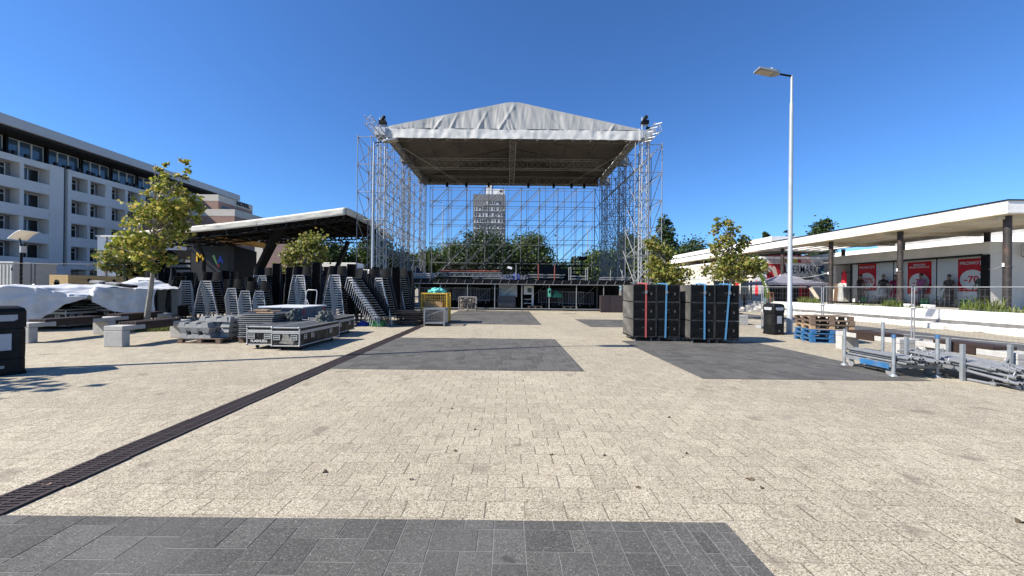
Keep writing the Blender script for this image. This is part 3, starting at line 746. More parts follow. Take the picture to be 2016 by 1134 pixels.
# ================================================================== stage deck
YS = 27.6
DX0, DX1 = at(807, 550, YS).x, at(1243, 556, YS).x
dz = at(1008, 551, YS).z
dk = thing("stage_deck", "long black stage platform on a grid of steel legs under the canvas roof", "stage platform", ((DX0 + DX1) / 2, YS, 0))
p_ = MB(); p_.box(DX0, DX1, YS + .03, ZB + 1, dz - .05, dz); part("floor_boards", p_, blackply, dk)
p_ = MB(); p_.box(DX0, DX1, YS - .04, YS + .03, dz - .30, dz + .01); part("front_beam", p_, steeldk, dk)
p_ = MB(); p_.bar((DX0, YS - .07, dz - .33), (DX1, YS - .07, dz - .33), .03, 6); part("lower_rail", p_, galv, dk)
p_ = MB(); p_.bar((DX0, YS - .06, .16), (DX1 - .9, YS - .06, .16), .035, 6); part("ground_rail", p_, galv, dk)
k = 0; x = DX0 + .1
while x < DX1:
    br = MB(); br.sq((x, YS - .06, dz - .3), (x + .12, YS - .06, dz - .02), .035, .03); part("bracket", br, galvd, dk); x += .66
for i in range(9):
    x = at(974 - 53.6 * 3 + 53.6 * i, 590, YS).x
    for j, y in enumerate((YS, YS + 2.1, YS + 4.2, YS + 6.3)):
        p_ = MB(); p_.bar((x, y, .02), (x, y, dz - .3), .032, 6); p_.box(x - .09, x + .09, y - .09, y + .09, 0, .02); part("leg", p_, galv if j == 0 else galvd, dk)
    if i < 8 and i % 2 == 0:
        p_ = MB(); p_.bar((x, YS + 2.1, .2), (x + 1.9, YS + 2.1, dz - .4), .025, 5); part("brace", p_, galv, dk)
sk = M("black_drape", (0.006, 0.006, 0.007), 0.95, 0, 0.3, 4)
p_ = MB()
def drape(u, v): 
    x = DX0 + (DX1 - DX0) * u
    return (x, YS + 3.0 + .08 * math.sin(x * 9) + .05 * noise.noise(Vector((x, v, 0))), .02 + (dz - .1) * (1 - v))
p_.grid(drape, 160, 3); part("skirt", p_, sk, dk)
# rear guard rails and posts on the deck
for z_, xx0, xx1 in ((dz + .95, 875, 1165), (dz + 1.35, 875, 1160), (dz + 1.75, 930, 1160)):
    p_ = MB(); p_.bar(at(xx0, 520, YS + 7).xyz * 1, at(xx1, 520, YS + 7).xyz * 1, .03, 5)
    p_.v = [(v_[0], v_[1], v_[2] - at(xx0, 520, YS + 7).z + z_) for v_ in p_.v]; part("guard_rail", p_, steeldk, dk)
for px_ in (880, 905, 940, 985, 1030, 1075, 1120, 1160):
    q = at(px_, 540, YS + 7); p_ = MB(); p_.bar((q.x, q.y, dz), (q.x, q.y, dz + 1.8), .03, 5); part("guard_post", p_, steeldk, dk)
for px_, col, h in ((1016, galv, 1.15), (1060, None, 1.2), (1092, None, 1.15), (1120, galv, 1.0), (1124, galv, 1.0), (1153, galv, .95), (1157, galv, 1.0), (1202, galvd, .8), (1225, galv, .8), (812, galv, 1.2), (818, galv, 1.0)):
    q = at(px_, 550, YS + .15); p_ = MB(); p_.bar((q.x, q.y, dz), (q.x, q.y, dz + h), .035 if col else .05, 6)
    part("upright", p_, col or M("rust_red_paint", (.16, .04, .03), .7), dk)

for k, (zz, yy) in enumerate(((.5, 6.0), (.75, 7.6), (1.12, 7.6), (1.55, 7.6), (.3, 5.0))):
    q0_ = at(868 + 6 * k, 530, YS + yy); q1_ = at(1166 - 5 * k, 530, YS + yy)
    p_ = MB(); p_.bar((q0_.x, q0_.y, dz + zz), (q1_.x, q1_.y, dz + zz + .04), .055, 5); part("guard_rail", p_, steeldk, dk)
# ---- things lying on the deck
rust = M("rust_red_steel", (.18, .05, .03), .7, 0, .3, 5)
def lie(name, label, cat, px0, px1, Y, z, r, m_, grp, jy=0):
    a = at(px0, 550, Y); c_ = at(px1, 550, Y); o = MB(); o.bar((0, 0, 0), (c_.x - a.x, jy, 0), r, 8)
    return tag(o.obj(name, m_, loc=(a.x, Y, z)), label, cat, grp)
for k in range(9):
    lie("steel_tube", "thick galvanised tube in the stack on the left end of the stage deck", "tube", 809 + (k % 3), 854 + (k * 5) % 4, YS + .25 + .16 * (k % 3), dz + .09 + .15 * (k // 3), .075, galv, "tube stack on the deck")
for px0, px1, Y, z, lab in ((860, 988, YS + .7, dz + .38, "long ladder truss lying on the left half of the stage deck"), (930, 1010, YS + 1.5, dz + .25, "short truss lying behind the long one on the deck")):
    a = at(px0, 545, Y); c_ = at(px1, 545, Y); t = thing("truss_section", lab, "truss", (a.x, Y, z), 0, "trusses lying on the deck")
    ch, lc = MB(), MB(); truss_bm(ch, lc, (0, 0, 0), (c_.x - a.x, 0, 0), .3, .3, 22, .028, .016); ch.obj("chord", galv, t); lc.obj("lacing", galv, t)
lie("steel_beam", "rust red beam lying behind the long truss on the deck", "beam", 866, 984, YS + 3, dz + .75, .09, rust, None)
a_ = [("upper", 1040, 1112, .42), ("lower", 1042, 1110, .22)]
for s_, x0_, x1_, zz in a_:
    for k in range(4):
        lie("scaffold_tube", f"pale scaffold tube in the {s_} layer of the middle pile on the deck", "tube", x0_ + k * 2, x1_ - k * 3, YS + .35 + .1 * k, dz + zz - .04 * (k % 2), .04, galv, f"{s_} tubes of the middle pile on the deck")
for k in range(6):
    lie("scaffold_tube", "scaffold tube in the flat bundle between the paired uprights on the deck", "tube", 1121 + k % 3, 1158 - k % 2, YS + .4 + .11 * (k % 3), dz + .1 + .22 * (k // 3), .05, galv, "bundle between the uprights")
for k in range(10):
    lie("scaffold_tube", "scaffold tube in the pile at the right end of the stage deck", "tube", 1180 + (k * 3) % 8, 1236 + (k * 5) % 9, YS + .3 + .13 * (k % 5), dz + .09 + .14 * (k // 5), .05, galv if k % 3 else galvd, "tube pile at the right end of the deck")
def lump(name, label, cat, c_, size, m_, seed=0, grp=None):
    """a soft heap: a squashed, folded dome"""
    mb = MB()
    def fn(u, v):
        th = 2 * PI * u; ph = v * PI * .5
        d = Vector((math.cos(th) * math.cos(ph), math.sin(th) * math.cos(ph), math.sin(ph)))
        k = .82 + .32 * noise.noise(d * 2.2 + Vector((seed * 3.1, 0, 0))) + .22 * noise.noise(d * 5 + Vector((0, seed * 1.7, 0))) + .34 * (1 - abs(noise.noise(d * 3.4 + Vector((seed, seed, 0))))) ** 3 - .12
        return (d.x * size[0] * k, d.y * size[1] * k, d.z * size[2] * k)
    mb.grid(fn, 44, 16); return tag(mb.obj(name, m_, loc=c_), label, cat, grp)
q = at(1108, 530, YS + 6); black_box = thing("flight_case", "large black case standing at the back of the stage deck", "flight case", (q.x, q.y, dz), 0)
p_ = MB(); p_.box(-2.3, -.2, 0, 1.1, .12, 1.45); p_.obj("body", blackply, black_box, bev=.02); p_ = MB(); p_.box(-.2, .5, .1, .9, 0, 1.2); p_.obj("side_box", blackply, black_box, bev=.02)
for k, (pa_, pb_, h_, lb) in enumerate(((872, 905, .95, "first black case from the left along the back of the stage deck"), (908, 946, .7, "second black case from the left along the back of the stage deck"), (950, 992, 1.0, "third black case from the left along the back of the stage deck"), (996, 1036, .8, "fourth black case from the left along the back of the stage deck"), (1118, 1138, .75, "black case right of the large one along the back of the deck"))):
    qa_ = at(pa_, 540, YS + 6.8); qb_ = at(pb_, 540, YS + 6.8); t = thing("flight_case", lb, "flight case", (qa_.x, qa_.y, dz), 0, "cases along the back of the deck")
    w_ = qb_.x - qa_.x; p_ = MB(); p_.box(0, w_, 0, .8, .08, h_); p_.obj("body", blackply, t, bev=.02); p_ = MB(); p_.box(-.01, w_ + .01, -.01, .81, h_ * .72, h_ * .72 + .05); p_.obj("rim", steeldk, t)
q = at(1145, 520, YS + 6.4); t = thing("followspot", "black spotlight on a stand rising above the back rail of the stage", "spotlight", (q.x, q.y, dz), 0)
p_ = MB(); p_.bar((0, 0, 0), (0, 0, 2.0), .05); p_.obj("stand", steeldk, t); p_ = MB(); p_.box(-.28, .28, -.2, .2, 2.0, 2.35); p_.bar((.28, 0, 2.2), (.5, 0, 2.24), .12); p_.obj("lamp_head", steeldk, t)
q = at(1004, 535, YS + 2); t = thing("floodlight", "small white floodlight on a dark pole above the middle of the deck", "floodlight", (q.x, q.y, dz))
p_ = MB(); p_.bar((0, 0, 0), (0, 0, .95), .035); p_.obj("pole", steeldk, t); p_ = MB(); p_.obox((0, 0, 1.0), (.36, .2, .18), Matrix.Rotation(.25, 3, 'Y')); p_.obj("lamp_head", whitep, t, bev=.02)
q = at(822, 545, YS + .9); lump("folded_tarpaulin", "dark purple tarpaulin heap above the tube stack on the deck", "tarpaulin", (q.x, q.y, dz + .3), (.35, .35, .55), M("purple_cloth", (.03, .03, .05), .8), 3)
q = at(1035, 552, YS + .5); lump("cable_coil", "dark coil of cable between truss and tubes on the deck", "cable coil", (q.x, q.y, dz), (.45, .4, .42), M("dark_cable", (.02, .025, .04), .6), 8)
q = at(1010, 545, YS + 1.6); lump("folded_tarpaulin", "blue folded tarpaulin lying behind the bright truss on the deck", "tarpaulin", (q.x, q.y, dz), (1.1, .3, .5), M("blue_tarpaulin", (.03, .05, .16), .6), 5)

# ---- things under and before the deck
barrier_m = MB()
barrier_m.bar((0, 0, .1), (0, 0, 1.1), .02); barrier_m.bar((1.9, 0, .1), (1.9, 0, 1.1), .02); barrier_m.bar((0, 0, 1.1), (1.9, 0, 1.1), .02); barrier_m.bar((0, 0, .2), (1.9, 0, .2), .02)
fr_me = barrier_m.mesh("frame", galvd)
bb_ = MB()
for k in range(1, 15): bb_.bar((1.9 * k / 15, 0, .2), (1.9 * k / 15, 0, 1.1), .011, 5)
bars_me = bb_.mesh("infill_bars", galvd)
ft = MB(); ft.box(.25, .31, -.25, .25, 0, .03); ft.box(1.6, 1.66, -.25, .25, 0, .03); ft.bar((.28, 0, .03), (.28, 0, .2), .02); ft.bar((1.63, 0, .03), (1.63, 0, .2), .02); ft_me = ft.mesh("foot", galvd)
for k, (px_, dy, lz) in enumerate(((810, 1.0, .55), (835, 1.4, .5), (868, .8, .55), (893, 1.3, .6), (915, 1.0, .5), (938, 1.6, .55), (1100, 1.2, .35), (1120, 1.5, .3), (1060, 1.4, .4))):
    q = at(px_, 590, YS + dy); t = thing("crowd_barrier", "grey steel crowd barrier with vertical bars stored under the stage deck", "crowd barrier", (q.x, q.y, lz), random.uniform(-.06, .06), "barriers under the deck")
    for nm, me in (("frame", fr_me), ("infill_bars", bars_me), ("foot", ft_me)):
        o = bpy.data.objects.new(nm, me); COL.objects.link(o); o.parent = t
whitepanel = M("white_board", (.62, .62, .6), .6, 0, .1, 3)
def leanboard(label, px0, px1, Y, z0, z1, th, m_, tilt, cat="board"):
    a = at(px0, 580, Y); c_ = at(px1, 580, Y); mb = MB(); mb.box(0, c_.x - a.x, 0, th, 0, z1 - z0)
    o = mb.obj("leaning_board", m_, loc=(a.x, Y, z0), bev=.006); o.rotation_euler = (tilt, 0, 0); return tag(o, label, cat, "boards under the deck")
leanboard("white board with a diagonal brace behind the two grey boxes under the deck", 982, 1018, YS + 1.6, 1.0, 1.95, .05, whitepanel, -.1)
p_ = MB(); p_.sq((0, 0, 0), (1.0, 0, .9), .18, .1); q = at(987, 582, YS + 1.2); tag(p_.obj("steel_ramp", whitepanel, loc=(q.x, q.y, 1.0)), "white ramp leaning diagonally over the grey boxes under the deck", "ramp")
q = at(980, 603, YS + .5)
for k, (zz, lb) in enumerate(((.25, "lower"), (.68, "upper"))):
    t = thing("grey_crate", f"{lb} of two stacked dark grey boxes under the middle of the deck", "box", (q.x, q.y, zz - .25), 0, "grey boxes under the deck")
    p_ = MB(); p_.box(0, 1.35, 0, .8, .25, .66); p_.obj("body", M("dark_grey_board", (.07, .072, .075), .6, 0, .2, 4), t, bev=.015); p_ = MB(); p_.box(-.01, 1.36, -.01, .81, .605, .655); p_.obj("lid", M("dark_grey_board_lid", (.09, .092, .095), .6, 0, .2, 4), t, bev=.01)
q = at(1031, 590, YS + 1.3); t = thing("framed_cabinet", "white framed cabinet with dark opening under the deck", "cabinet", (q.x, q.y, .3))
p_ = MB(); p_.box(0, .78, 0, .06, .9, 1.6); p_.box(.62, .78, -.02, .08, 0, .9); p_.box(0, .62, 0, .05, .5, .55); p_.box(0, .62, 0, .05, .18, .23); p_.obj("frame", whitepanel, t, bev=.008); p_ = MB(); p_.box(.3, .62, -.02, 0, 1.05, 1.4); p_.obj("opening", darkglass, t)
greenm = M("mint_green_paint", (.07, .30, .22), .5)
q = at(1079, 572, YS - .12); t = thing("chemical_light_box", "mint green box hanging on a deck leg", "box", (q.x, q.y, 1.05)); t.name = "hanging_box"
p_ = MB(); p_.box(0, .22, -.05, .12, 0, .62); p_.obj("body", greenm, t, bev=.02); p_ = MB(); p_.box(.05, .17, -.06, -.05, .3, .5); p_.obj("window", darkglass, t)
q = at(1088, 575, YS + .9); lump("green_sheet", "dull green folded sheet behind the hanging mint box", "sheet", (q.x + .35, q.y, 1.0), (.4, .25, .5), M("dull_green_cloth", (.05, .22, .15), .8), 4)
t0 = at(1112, 590, YS + 1.6)
p_ = MB(); p_.box(-1.05, 1.05, 0, .9, .2, 1.75); tag(p_.obj("black_crate", blackply, loc=(t0.x, t0.y, 0), bev=.02), "large black crate stored under the deck right of the green box", "crate")
q = at(1183, 614, 26.6); q2 = at(1218, 614, 26.6); t = thing("dark_panel", "dark brown cabinet standing at the right end before the deck", "cabinet", (q.x, 26.6, 0))
p_ = MB(); p_.box(0, q2.x - q.x + .5, 0, .5, .03, 1.22); p_.obj("body", M("dark_brown_laminate", (.035, .025, .027), .5, 0, .2, 5), t, bev=.01); p_ = MB(); p_.box(.02, .62, -.02, 0, .06, 1.19); p_.obj("door", M("dark_brown_door", (.03, .021, .023), .5, 0, .2, 5), t, bev=.006); t.name = "brown_cabinet"
# wire crate of rubble
q = at(903, 607, 26.4); t = thing("wire_crate", "wire mesh crate full of broken wood under the edge of the deck", "crate", (q.x, 26.4, 0))
wd_ = at(936, 607, 26.4).x - q.x
p_ = MB()
for x in (0, wd_):
    for y in (0, .9): p_.box(x - .025, x + .025, y - .025, y + .025, 0, 1.0)
for z in (.12, 1.0):
    for y in (0, .9): p_.bar((0, y, z), (wd_, y, z), .022)
    for x in (0, wd_): p_.bar((x, 0, z), (x, .9, z), .022)
p_.obj("frame", M("rusty_frame", (.3, .27, .24), .7, 0, .3, 8), t)
p_ = MB()
for k in range(1, 12): p_.bar((wd_ * k / 12, 0, .12), (wd_ * k / 12, 0, 1), .005, 4)
for k in range(1, 9): p_.bar((0, 0, .12 + k * .1), (wd_, 0, .12 + k * .1), .005, 4)
p_.obj("mesh_panel", galvd, t)
p_ = MB()
for k in range(60):
    p_.obox((random.uniform(.1, wd_ - .1), random.uniform(.05, .8), random.uniform(.15, .85)), (random.uniform(.08, .45), random.uniform(.05, .12), random.uniform(.04, .12)), Matrix.Rotation(random.uniform(0, 3), 3, 'Y') @ Matrix.Rotation(random.uniform(0, 3), 3, 'Z'))
tag(p_.obj("wood_scraps", M("wood_scrap", (.2, .15, .11), .9, 0, .6, 3), loc=(q.x, 26.4, 0)), "heap of broken wood scraps filling the wire crate", "wood scraps", kind="stuff")
for px_, lb in ((1052, "thin wooden pallet lying under the deck left of the green box"), (1122, "thin wooden pallet lying under the deck before the black crate")):
    q = at(px_, 606, YS + .7); t = thing("pallet", lb, "pallet", (q.x - .5, q.y, 0), 0, "pallets under the deck")
    p_ = MB()
    for k in range(5): p_.box(0, 1.1, .02 + k * .19, .13 + k * .19, .3, .325)
    p_.obj("deck_boards", rawwood, t); p_ = MB()
    for k in range(3): p_.box(.02 + k * .48, .14 + k * .48, 0, .9, .18, .3)
    p_.obj("block", rawwood, t); p_ = MB(); p_.box(0, 1.1, .0, .9, 0, .18); p_.obj("runner", blackply, t)
# ================================================================== stacking chairs
seat_m = M("black_chair_shell", (.0035, .0035, .004), .55, 0, .3, 6, spec=.1)
shadef = M("shade_dark_chair_frame", (.05, .05, .052), .5, .2)  # silver frames darkened in colour for the shade inside the stacks
def chair_meshes():
    s = MB()
    def seat(u, v):
        x = (u - .5) * .40; y = -.205 + .42 * v
        return (x * (1 - .06 * v), y, .455 + .012 * (2 * u - 1) ** 2 - .03 * max(0, .25 - v) ** 1.0 + .0)
    s.grid(seat, 6, 6)
    lo = MB(); lo.grid(lambda u, v: tuple(Vector(seat(u, v)) - Vector((0, 0, .018))), 6, 6); lo.f = [f[::-1] for f in lo.f]
    s.add(lo.v, lo.f, True)
    b_ = MB()
    def back(u, v):
        x = (u - .5) * (.41 - .05 * v); z = .455 + .395 * v
        return (x, .205 + .06 * v - .035 * (1 - (2 * u - 1) ** 2), z)
    b_.grid(back, 8, 5); q = MB(); q.grid(lambda u, v: tuple(Vector(back(u, v)) + Vector((0, .018, 0))), 8, 5); q.f = [f[::-1] for f in q.f]; b_.add(q.v, q.f, True)
    fr = MB(); r = .0145
    rf = MB()
    for sx in (-1, 1):
        fr.bar((sx * .245, -.27, 0), (sx * .15, -.225, .44), r, 6); rf.bar((sx * .25, .27, 0), (sx * .17, .17, .435), r, 6)
        fr.bar((sx * .15, -.225, .44), (sx * .17, .17, .435), r, 6)
        rf.tube([(sx * .17, .17, .435), (sx * .185, .235, .5), (sx * .19, .25, .62), (sx * .175, .275, .84)], r, 6)
    fr.sq((-.155, -.232, .436), (.155, -.232, .436), .022, .042); rf.bar((-.17, .17, .435), (.17, .17, .435), r, 6)
    return (("seat", s.mesh("seat", seat_m)), ("backrest", b_.mesh("backrest", seat_m)), ("leg_frame", fr.mesh("leg_frame", chrome)), ("rear_frame", rf.mesh("rear_frame", shadef)))
CH = chair_meshes()
proto = None
def put_chair(loc, rz, label, group):
    global proto
    if proto is None:
        proto = thing("stacking_chair", label, "chair", loc, rz, group)
        for nm, me in CH:
            o = bpy.data.objects.new(nm, me); COL.objects.link(o); o.parent = proto
        return proto
    c = copy_tree(proto); c.location = loc; c.rotation_euler = (0, 0, rz); c["label"] = label; c["group"] = group
    return c
ORD = ["topmost", "second", "third", "fourth", "fifth", "sixth", "seventh", "eighth", "ninth", "tenth", "eleventh", "twelfth", "thirteenth", "fourteenth", "fifteenth", "sixteenth", "seventeenth", "eighteenth"]
STACKS = [  # foot x, top x, top y (photo px), depth, turn, where it stands
    (270, 274, 560, 16.6, 25, "the short stack by the white tarpaulin's right edge"),
    (300, 294, 553, 16.2, 15, "the stack right behind the leaning plane tree trunk"),
    (371, 369, 553, 16.4, 35, "the shaded stack behind the single chair showing its backrest"),
    (394, 409, 554, 16.0, 28, "the right-leaning stack behind the grey ballast blocks"),
    (432, 424, 553, 16.0, -2, "the straight stack above the ballast blocks' right end"),
    (469, 467, 570, 15.8, 5, "the stack just left of the black panel pile"),
    (494, 492, 574, 15.6, 8, "the low stack above the panel pile's left half"),
    (522, 520, 574, 15.6, 6, "the low stack above the panel pile's right half"),
    (497, 510, 533, 17.6, 28, "the left stack of the tall pair behind the low stacks"),
    (532, 529, 534, 17.6, 0, "the right stack of the tall pair behind the low stacks"),
    (574, 587, 536, 16.4, 26, "the left stack of the pair behind the grey tub"),
    (605, 603, 536, 16.4, -2, "the right stack of the pair behind the grey tub"),
    (641, 658, 539, 15.6, 24, "the left stack of the pair behind the third case"),
    (676, 672, 539, 15.6, -4, "the right stack of the pair behind the third case"),
    (750, 706, 549, 15.3, -30, "the steeply leaning stack over the green crate"),
    (736, 733, 543, 17.4, -6, "the stack seen behind the steeply leaning one"),
    (769, 757, 549, 15.9, -14, "the left-leaning stack behind the broken board pile"),
    (800, 793, 547, 17.0, -22, "the last stack on the right beside the yellow cage"),
]
GR = "black chairs stacked before the pavilion"
tot = 0
for fx, tx, ty, Y, yaw, wh in STACKS:
    f = at(fx, 600, Y); tp = at(tx, ty, Y); n = max(4, min(18, round((tp.z - .44) / .099) + 1))
    dx = (tp.x - f.x) / max(1, n - 1)
    fw = Vector((math.sin(R(yaw)), -math.cos(R(yaw)), 0)) * .012
    for k in range(n):
        put_chair((f.x + dx * k + fw.x * k + random.uniform(-.006, .006), Y + fw.y * k, .099 * k), R(yaw) + random.uniform(-.015, .015),
                  f"{ORD[n - 1 - k]} chair {'down in' if n - 1 - k else 'of'} {wh}", GR)
        tot += 1
# the rest of the stacks, behind and between the ones above, as one mass
DARK = [(322, 535, 16.5, 100), (346, 527, 16.3, 110), (454, 548, 16.7, 150), (632, 526, 17.4, 160), (725, 540, 16.4, 185), (573, 528, 17.2, 190), (530, 530, 18.4, 180), (420, 550, 16.9, 178), (283, 552, 17.4, 170), (312, 546, 17.2, 185), (335, 530, 17.3, 195), (360, 536, 17.6, 178), (385, 538, 17.2, 172), (412, 541, 17.8, 182), (446, 532, 16.9, 200), (482, 545, 16.6, 176), (500, 547, 16.6, 186), (463, 536, 17.8, 180),
        (546, 517, 17.6, 196), (560, 540, 18.0, 175), (590, 524, 18.0, 180), (624, 517, 16.5, 196), (646, 524, 18.2, 172), (693, 521, 15.9, 194), (716, 532, 17.0, 178), (741, 528, 18.0, 182), (780, 527, 16.3, 200), (805, 534, 17.6, 186), (765, 534, 18.2, 178)]
mass = [MB(), MB(), MB(), MB()]
for px_, py_, Y, yaw in DARK:
    q = at(px_, py_, Y); n = max(4, round((q.z - .84) / .099) + 1); m_ = Matrix.Rotation(R(yaw), 3, 'Z'); fw = m_ @ Vector((0, -.012, 0))
    for k in range(n):
        o_ = Vector((q.x + random.uniform(-.008, .008), Y, .099 * k)) + fw * k
        for mb, (nm, me) in zip(mass, CH):
            mb.add([o_ + m_ @ v.co for v in me.vertices], [list(p.vertices) for p in me.polygons], True)
root = mass[0].obj("stacked_chairs", seat_m); tag(root, "dark mass of further stacked chairs filling in between and behind the nearer stacks", "chairs", kind="stuff")
mass[1].obj("backrests", seat_m, root); mass[2].obj("leg_frames", shadef, root); mass[3].obj("rear_frames", shadef, root)
print("chairs", tot)
q = gp(344, 643); put_chair((q.x, q.y, 0), R(-20), "single black chair seen edge-on beside the bench, left of the other single chair", "single chairs before the stacks")
q = gp(367, 643); put_chair((q.x, q.y, 0), R(200), "single black chair with its grey backrest up before the shaded stacks", "single chairs before the stacks")

# ================================================================== benches
def bench(loc, label, L=2.1, w_=.5, h=.5, grp="concrete benches with dark slats", rz=0):
    t = thing("park_bench", label, "bench", loc, rz, grp)
    for y0, s_ in ((0, 1), (L, -1)):
        lg = MB(); ya, yb = sorted((y0, y0 + .2 * s_)); lg.box(-w_ / 2, w_ / 2, ya, yb, 0, h - .07)
        lg.obj("leg", concrete, t, bev=.018)
        ar = MB(); yc, yd = sorted((y0, y0 + .62 * s_)); ar.box(-w_ / 2, w_ / 2, yc, yd, h - .068, h + .055); ar.obj("support_arm", concrete, t, bev=.012)
    for k in range(7):
        sl = MB(); x = -w_ / 2 + .036 + k * (w_ - .072) / 6; sl.box(x - .029, x + .029, .36, L - .36, h + .057, h + .13); sl.obj("seat_slat", brownwood, t, bev=.006)
    for sx in (-1, 1):
        sb = MB(); sb.box(sx * (w_ / 2 - .02) - .02, sx * (w_ / 2 - .02) + .02, .64, L - .64, h - .09, h + .055); sb.obj("side_beam", brownwood, t, bev=.006)
    return t
bench((-13.4, 10.15, 0), "concrete bench with dark slats just right of the black litter bin at the left edge", 2.2)
bench((-10.36, 9.7, 0), "nearest concrete bench on the left, beside the leaning plane tree's grass patch", 2.1)
bench((-13.5, 12.3, 0), "concrete bench behind the leaning plane tree on the left", 2.3)
bench((9.75, 8.95, 0), "concrete bench with brown slats in front of the pallet stack", 1.75, h=.47)
bench((9.85, 6.95, 0), "concrete bench with brown slats behind the tube racks", 1.75, h=.47)
def small_bench(px_, py_, label):
    q = gp(px_, py_); bench((q.x, q.y, 0), label, 1.6, h=.42)
small_bench(1463, 640, "far concrete bench seen just right of the loudspeaker stack")

# ================================================================== litter bins
def bin_(loc, rz, label, s=1.0, slots=(-1, 0, 1), poster=True):
    t = thing("litter_bin", label, "litter bin", loc, rz, "black litter bins on the plaza")
    n = 8; w_ = .26 * s
    def ring(r, c=.045):
        c *= s
        return [(r - c, -r), (r, -r + c), (r, r - c), (r - c, r), (-r + c, r), (-r, r - c), (-r, -r + c), (-r + c, -r)]
    def loft(levels):
        mb = MB(); vs = []
        for r, z in levels: vs += [(x, y, z) for x, y in ring(r)]
        fs = [(i * 8 + k, i * 8 + (k + 1) % 8, (i + 1) * 8 + (k + 1) % 8, (i + 1) * 8 + k) for i in range(len(levels) - 1) for k in range(8)]
        mb.add(vs, fs); mb.add(vs[-8:], [tuple(range(8))]); mb.add(vs[:8], [tuple(range(7, -1, -1))]); return mb
    loft([(w_, 0), (w_, .28 * s), (w_ - .008, .285 * s), (w_ - .008, .295 * s), (w_, .30 * s), (w_, .83 * s), (w_ - .01, .835 * s), (w_ - .01, .85 * s)]).obj("body", blackpl, t, bev=.012)
    loft([(w_ + .01, .851 * s), (w_ + .01, 1.14 * s), (w_ - .01, 1.2 * s), (w_ - .08, 1.235 * s)]).obj("hood", blackpl, t, bev=.012)
    for a in range(4):
        m_ = Matrix.Rotation(a * PI / 2, 3, 'Z')
        op = MB(); pts = [(-.24, .99), (.24, .99), (.24, 1.05), (.2, 1.09), (-.2, 1.09), (-.24, 1.05)] if False else [(-.17, 1.0), (-.13, .972), (.13, .972), (.17, 1.0), (.17, 1.085), (-.17, 1.085)]
        op.prism([m_ @ Vector((x * s, -w_ - .013, z * s)) for x, z in pts], m_ @ Vector((0, .004, 0)))
        op.obj("opening_rim", M("bin_inner_grey", (.34, .35, .37), .6), t)
        tr = MB(); tr.prism([m_ @ Vector((x * s, -w_ - .004, z * s)) for x, z in ((-.18, .40), (.18, .40), (.18, .78), (-.18, .78))], m_ @ Vector((0, .006, 0))); tr.obj("door_panel", blackply, t, bev=.003)
        if poster and a in (0,):
            ps = MB(); ps.prism([m_ @ Vector((x * s, -w_ - .007, z * s)) for x, z in ((-.105, .45), (.105, .45), (.105, .745), (-.105, .745))], m_ @ Vector((0, .004, 0))); ps.obj("notice", M("grey_notice", (.42, .43, .45), .5), t, bev=.002)
            lk = MB(); lk.prism([m_ @ Vector((x * s, -w_ - .004, z * s)) for x, z in ((-.03, .13), (.03, .13), (.03, .18), (-.03, .18))], m_ @ Vector((0, .005, 0))); lk.obj("lock_plate", galv, t)
    bs_ = loft([(w_ + .015, -.0), (w_ + .015, .05 * s)]); bs_.obj("plinth", steeldk, t)
    return t
bin_((-9.19, 6.70, 0), R(56), "big black litter bin cut by the left edge of the view", 1.0)
q = gp(1531, 660); bin_((q.x + .08, q.y + .33, 0), R(10), "black litter bin standing at the foot of the lamp post", .96)

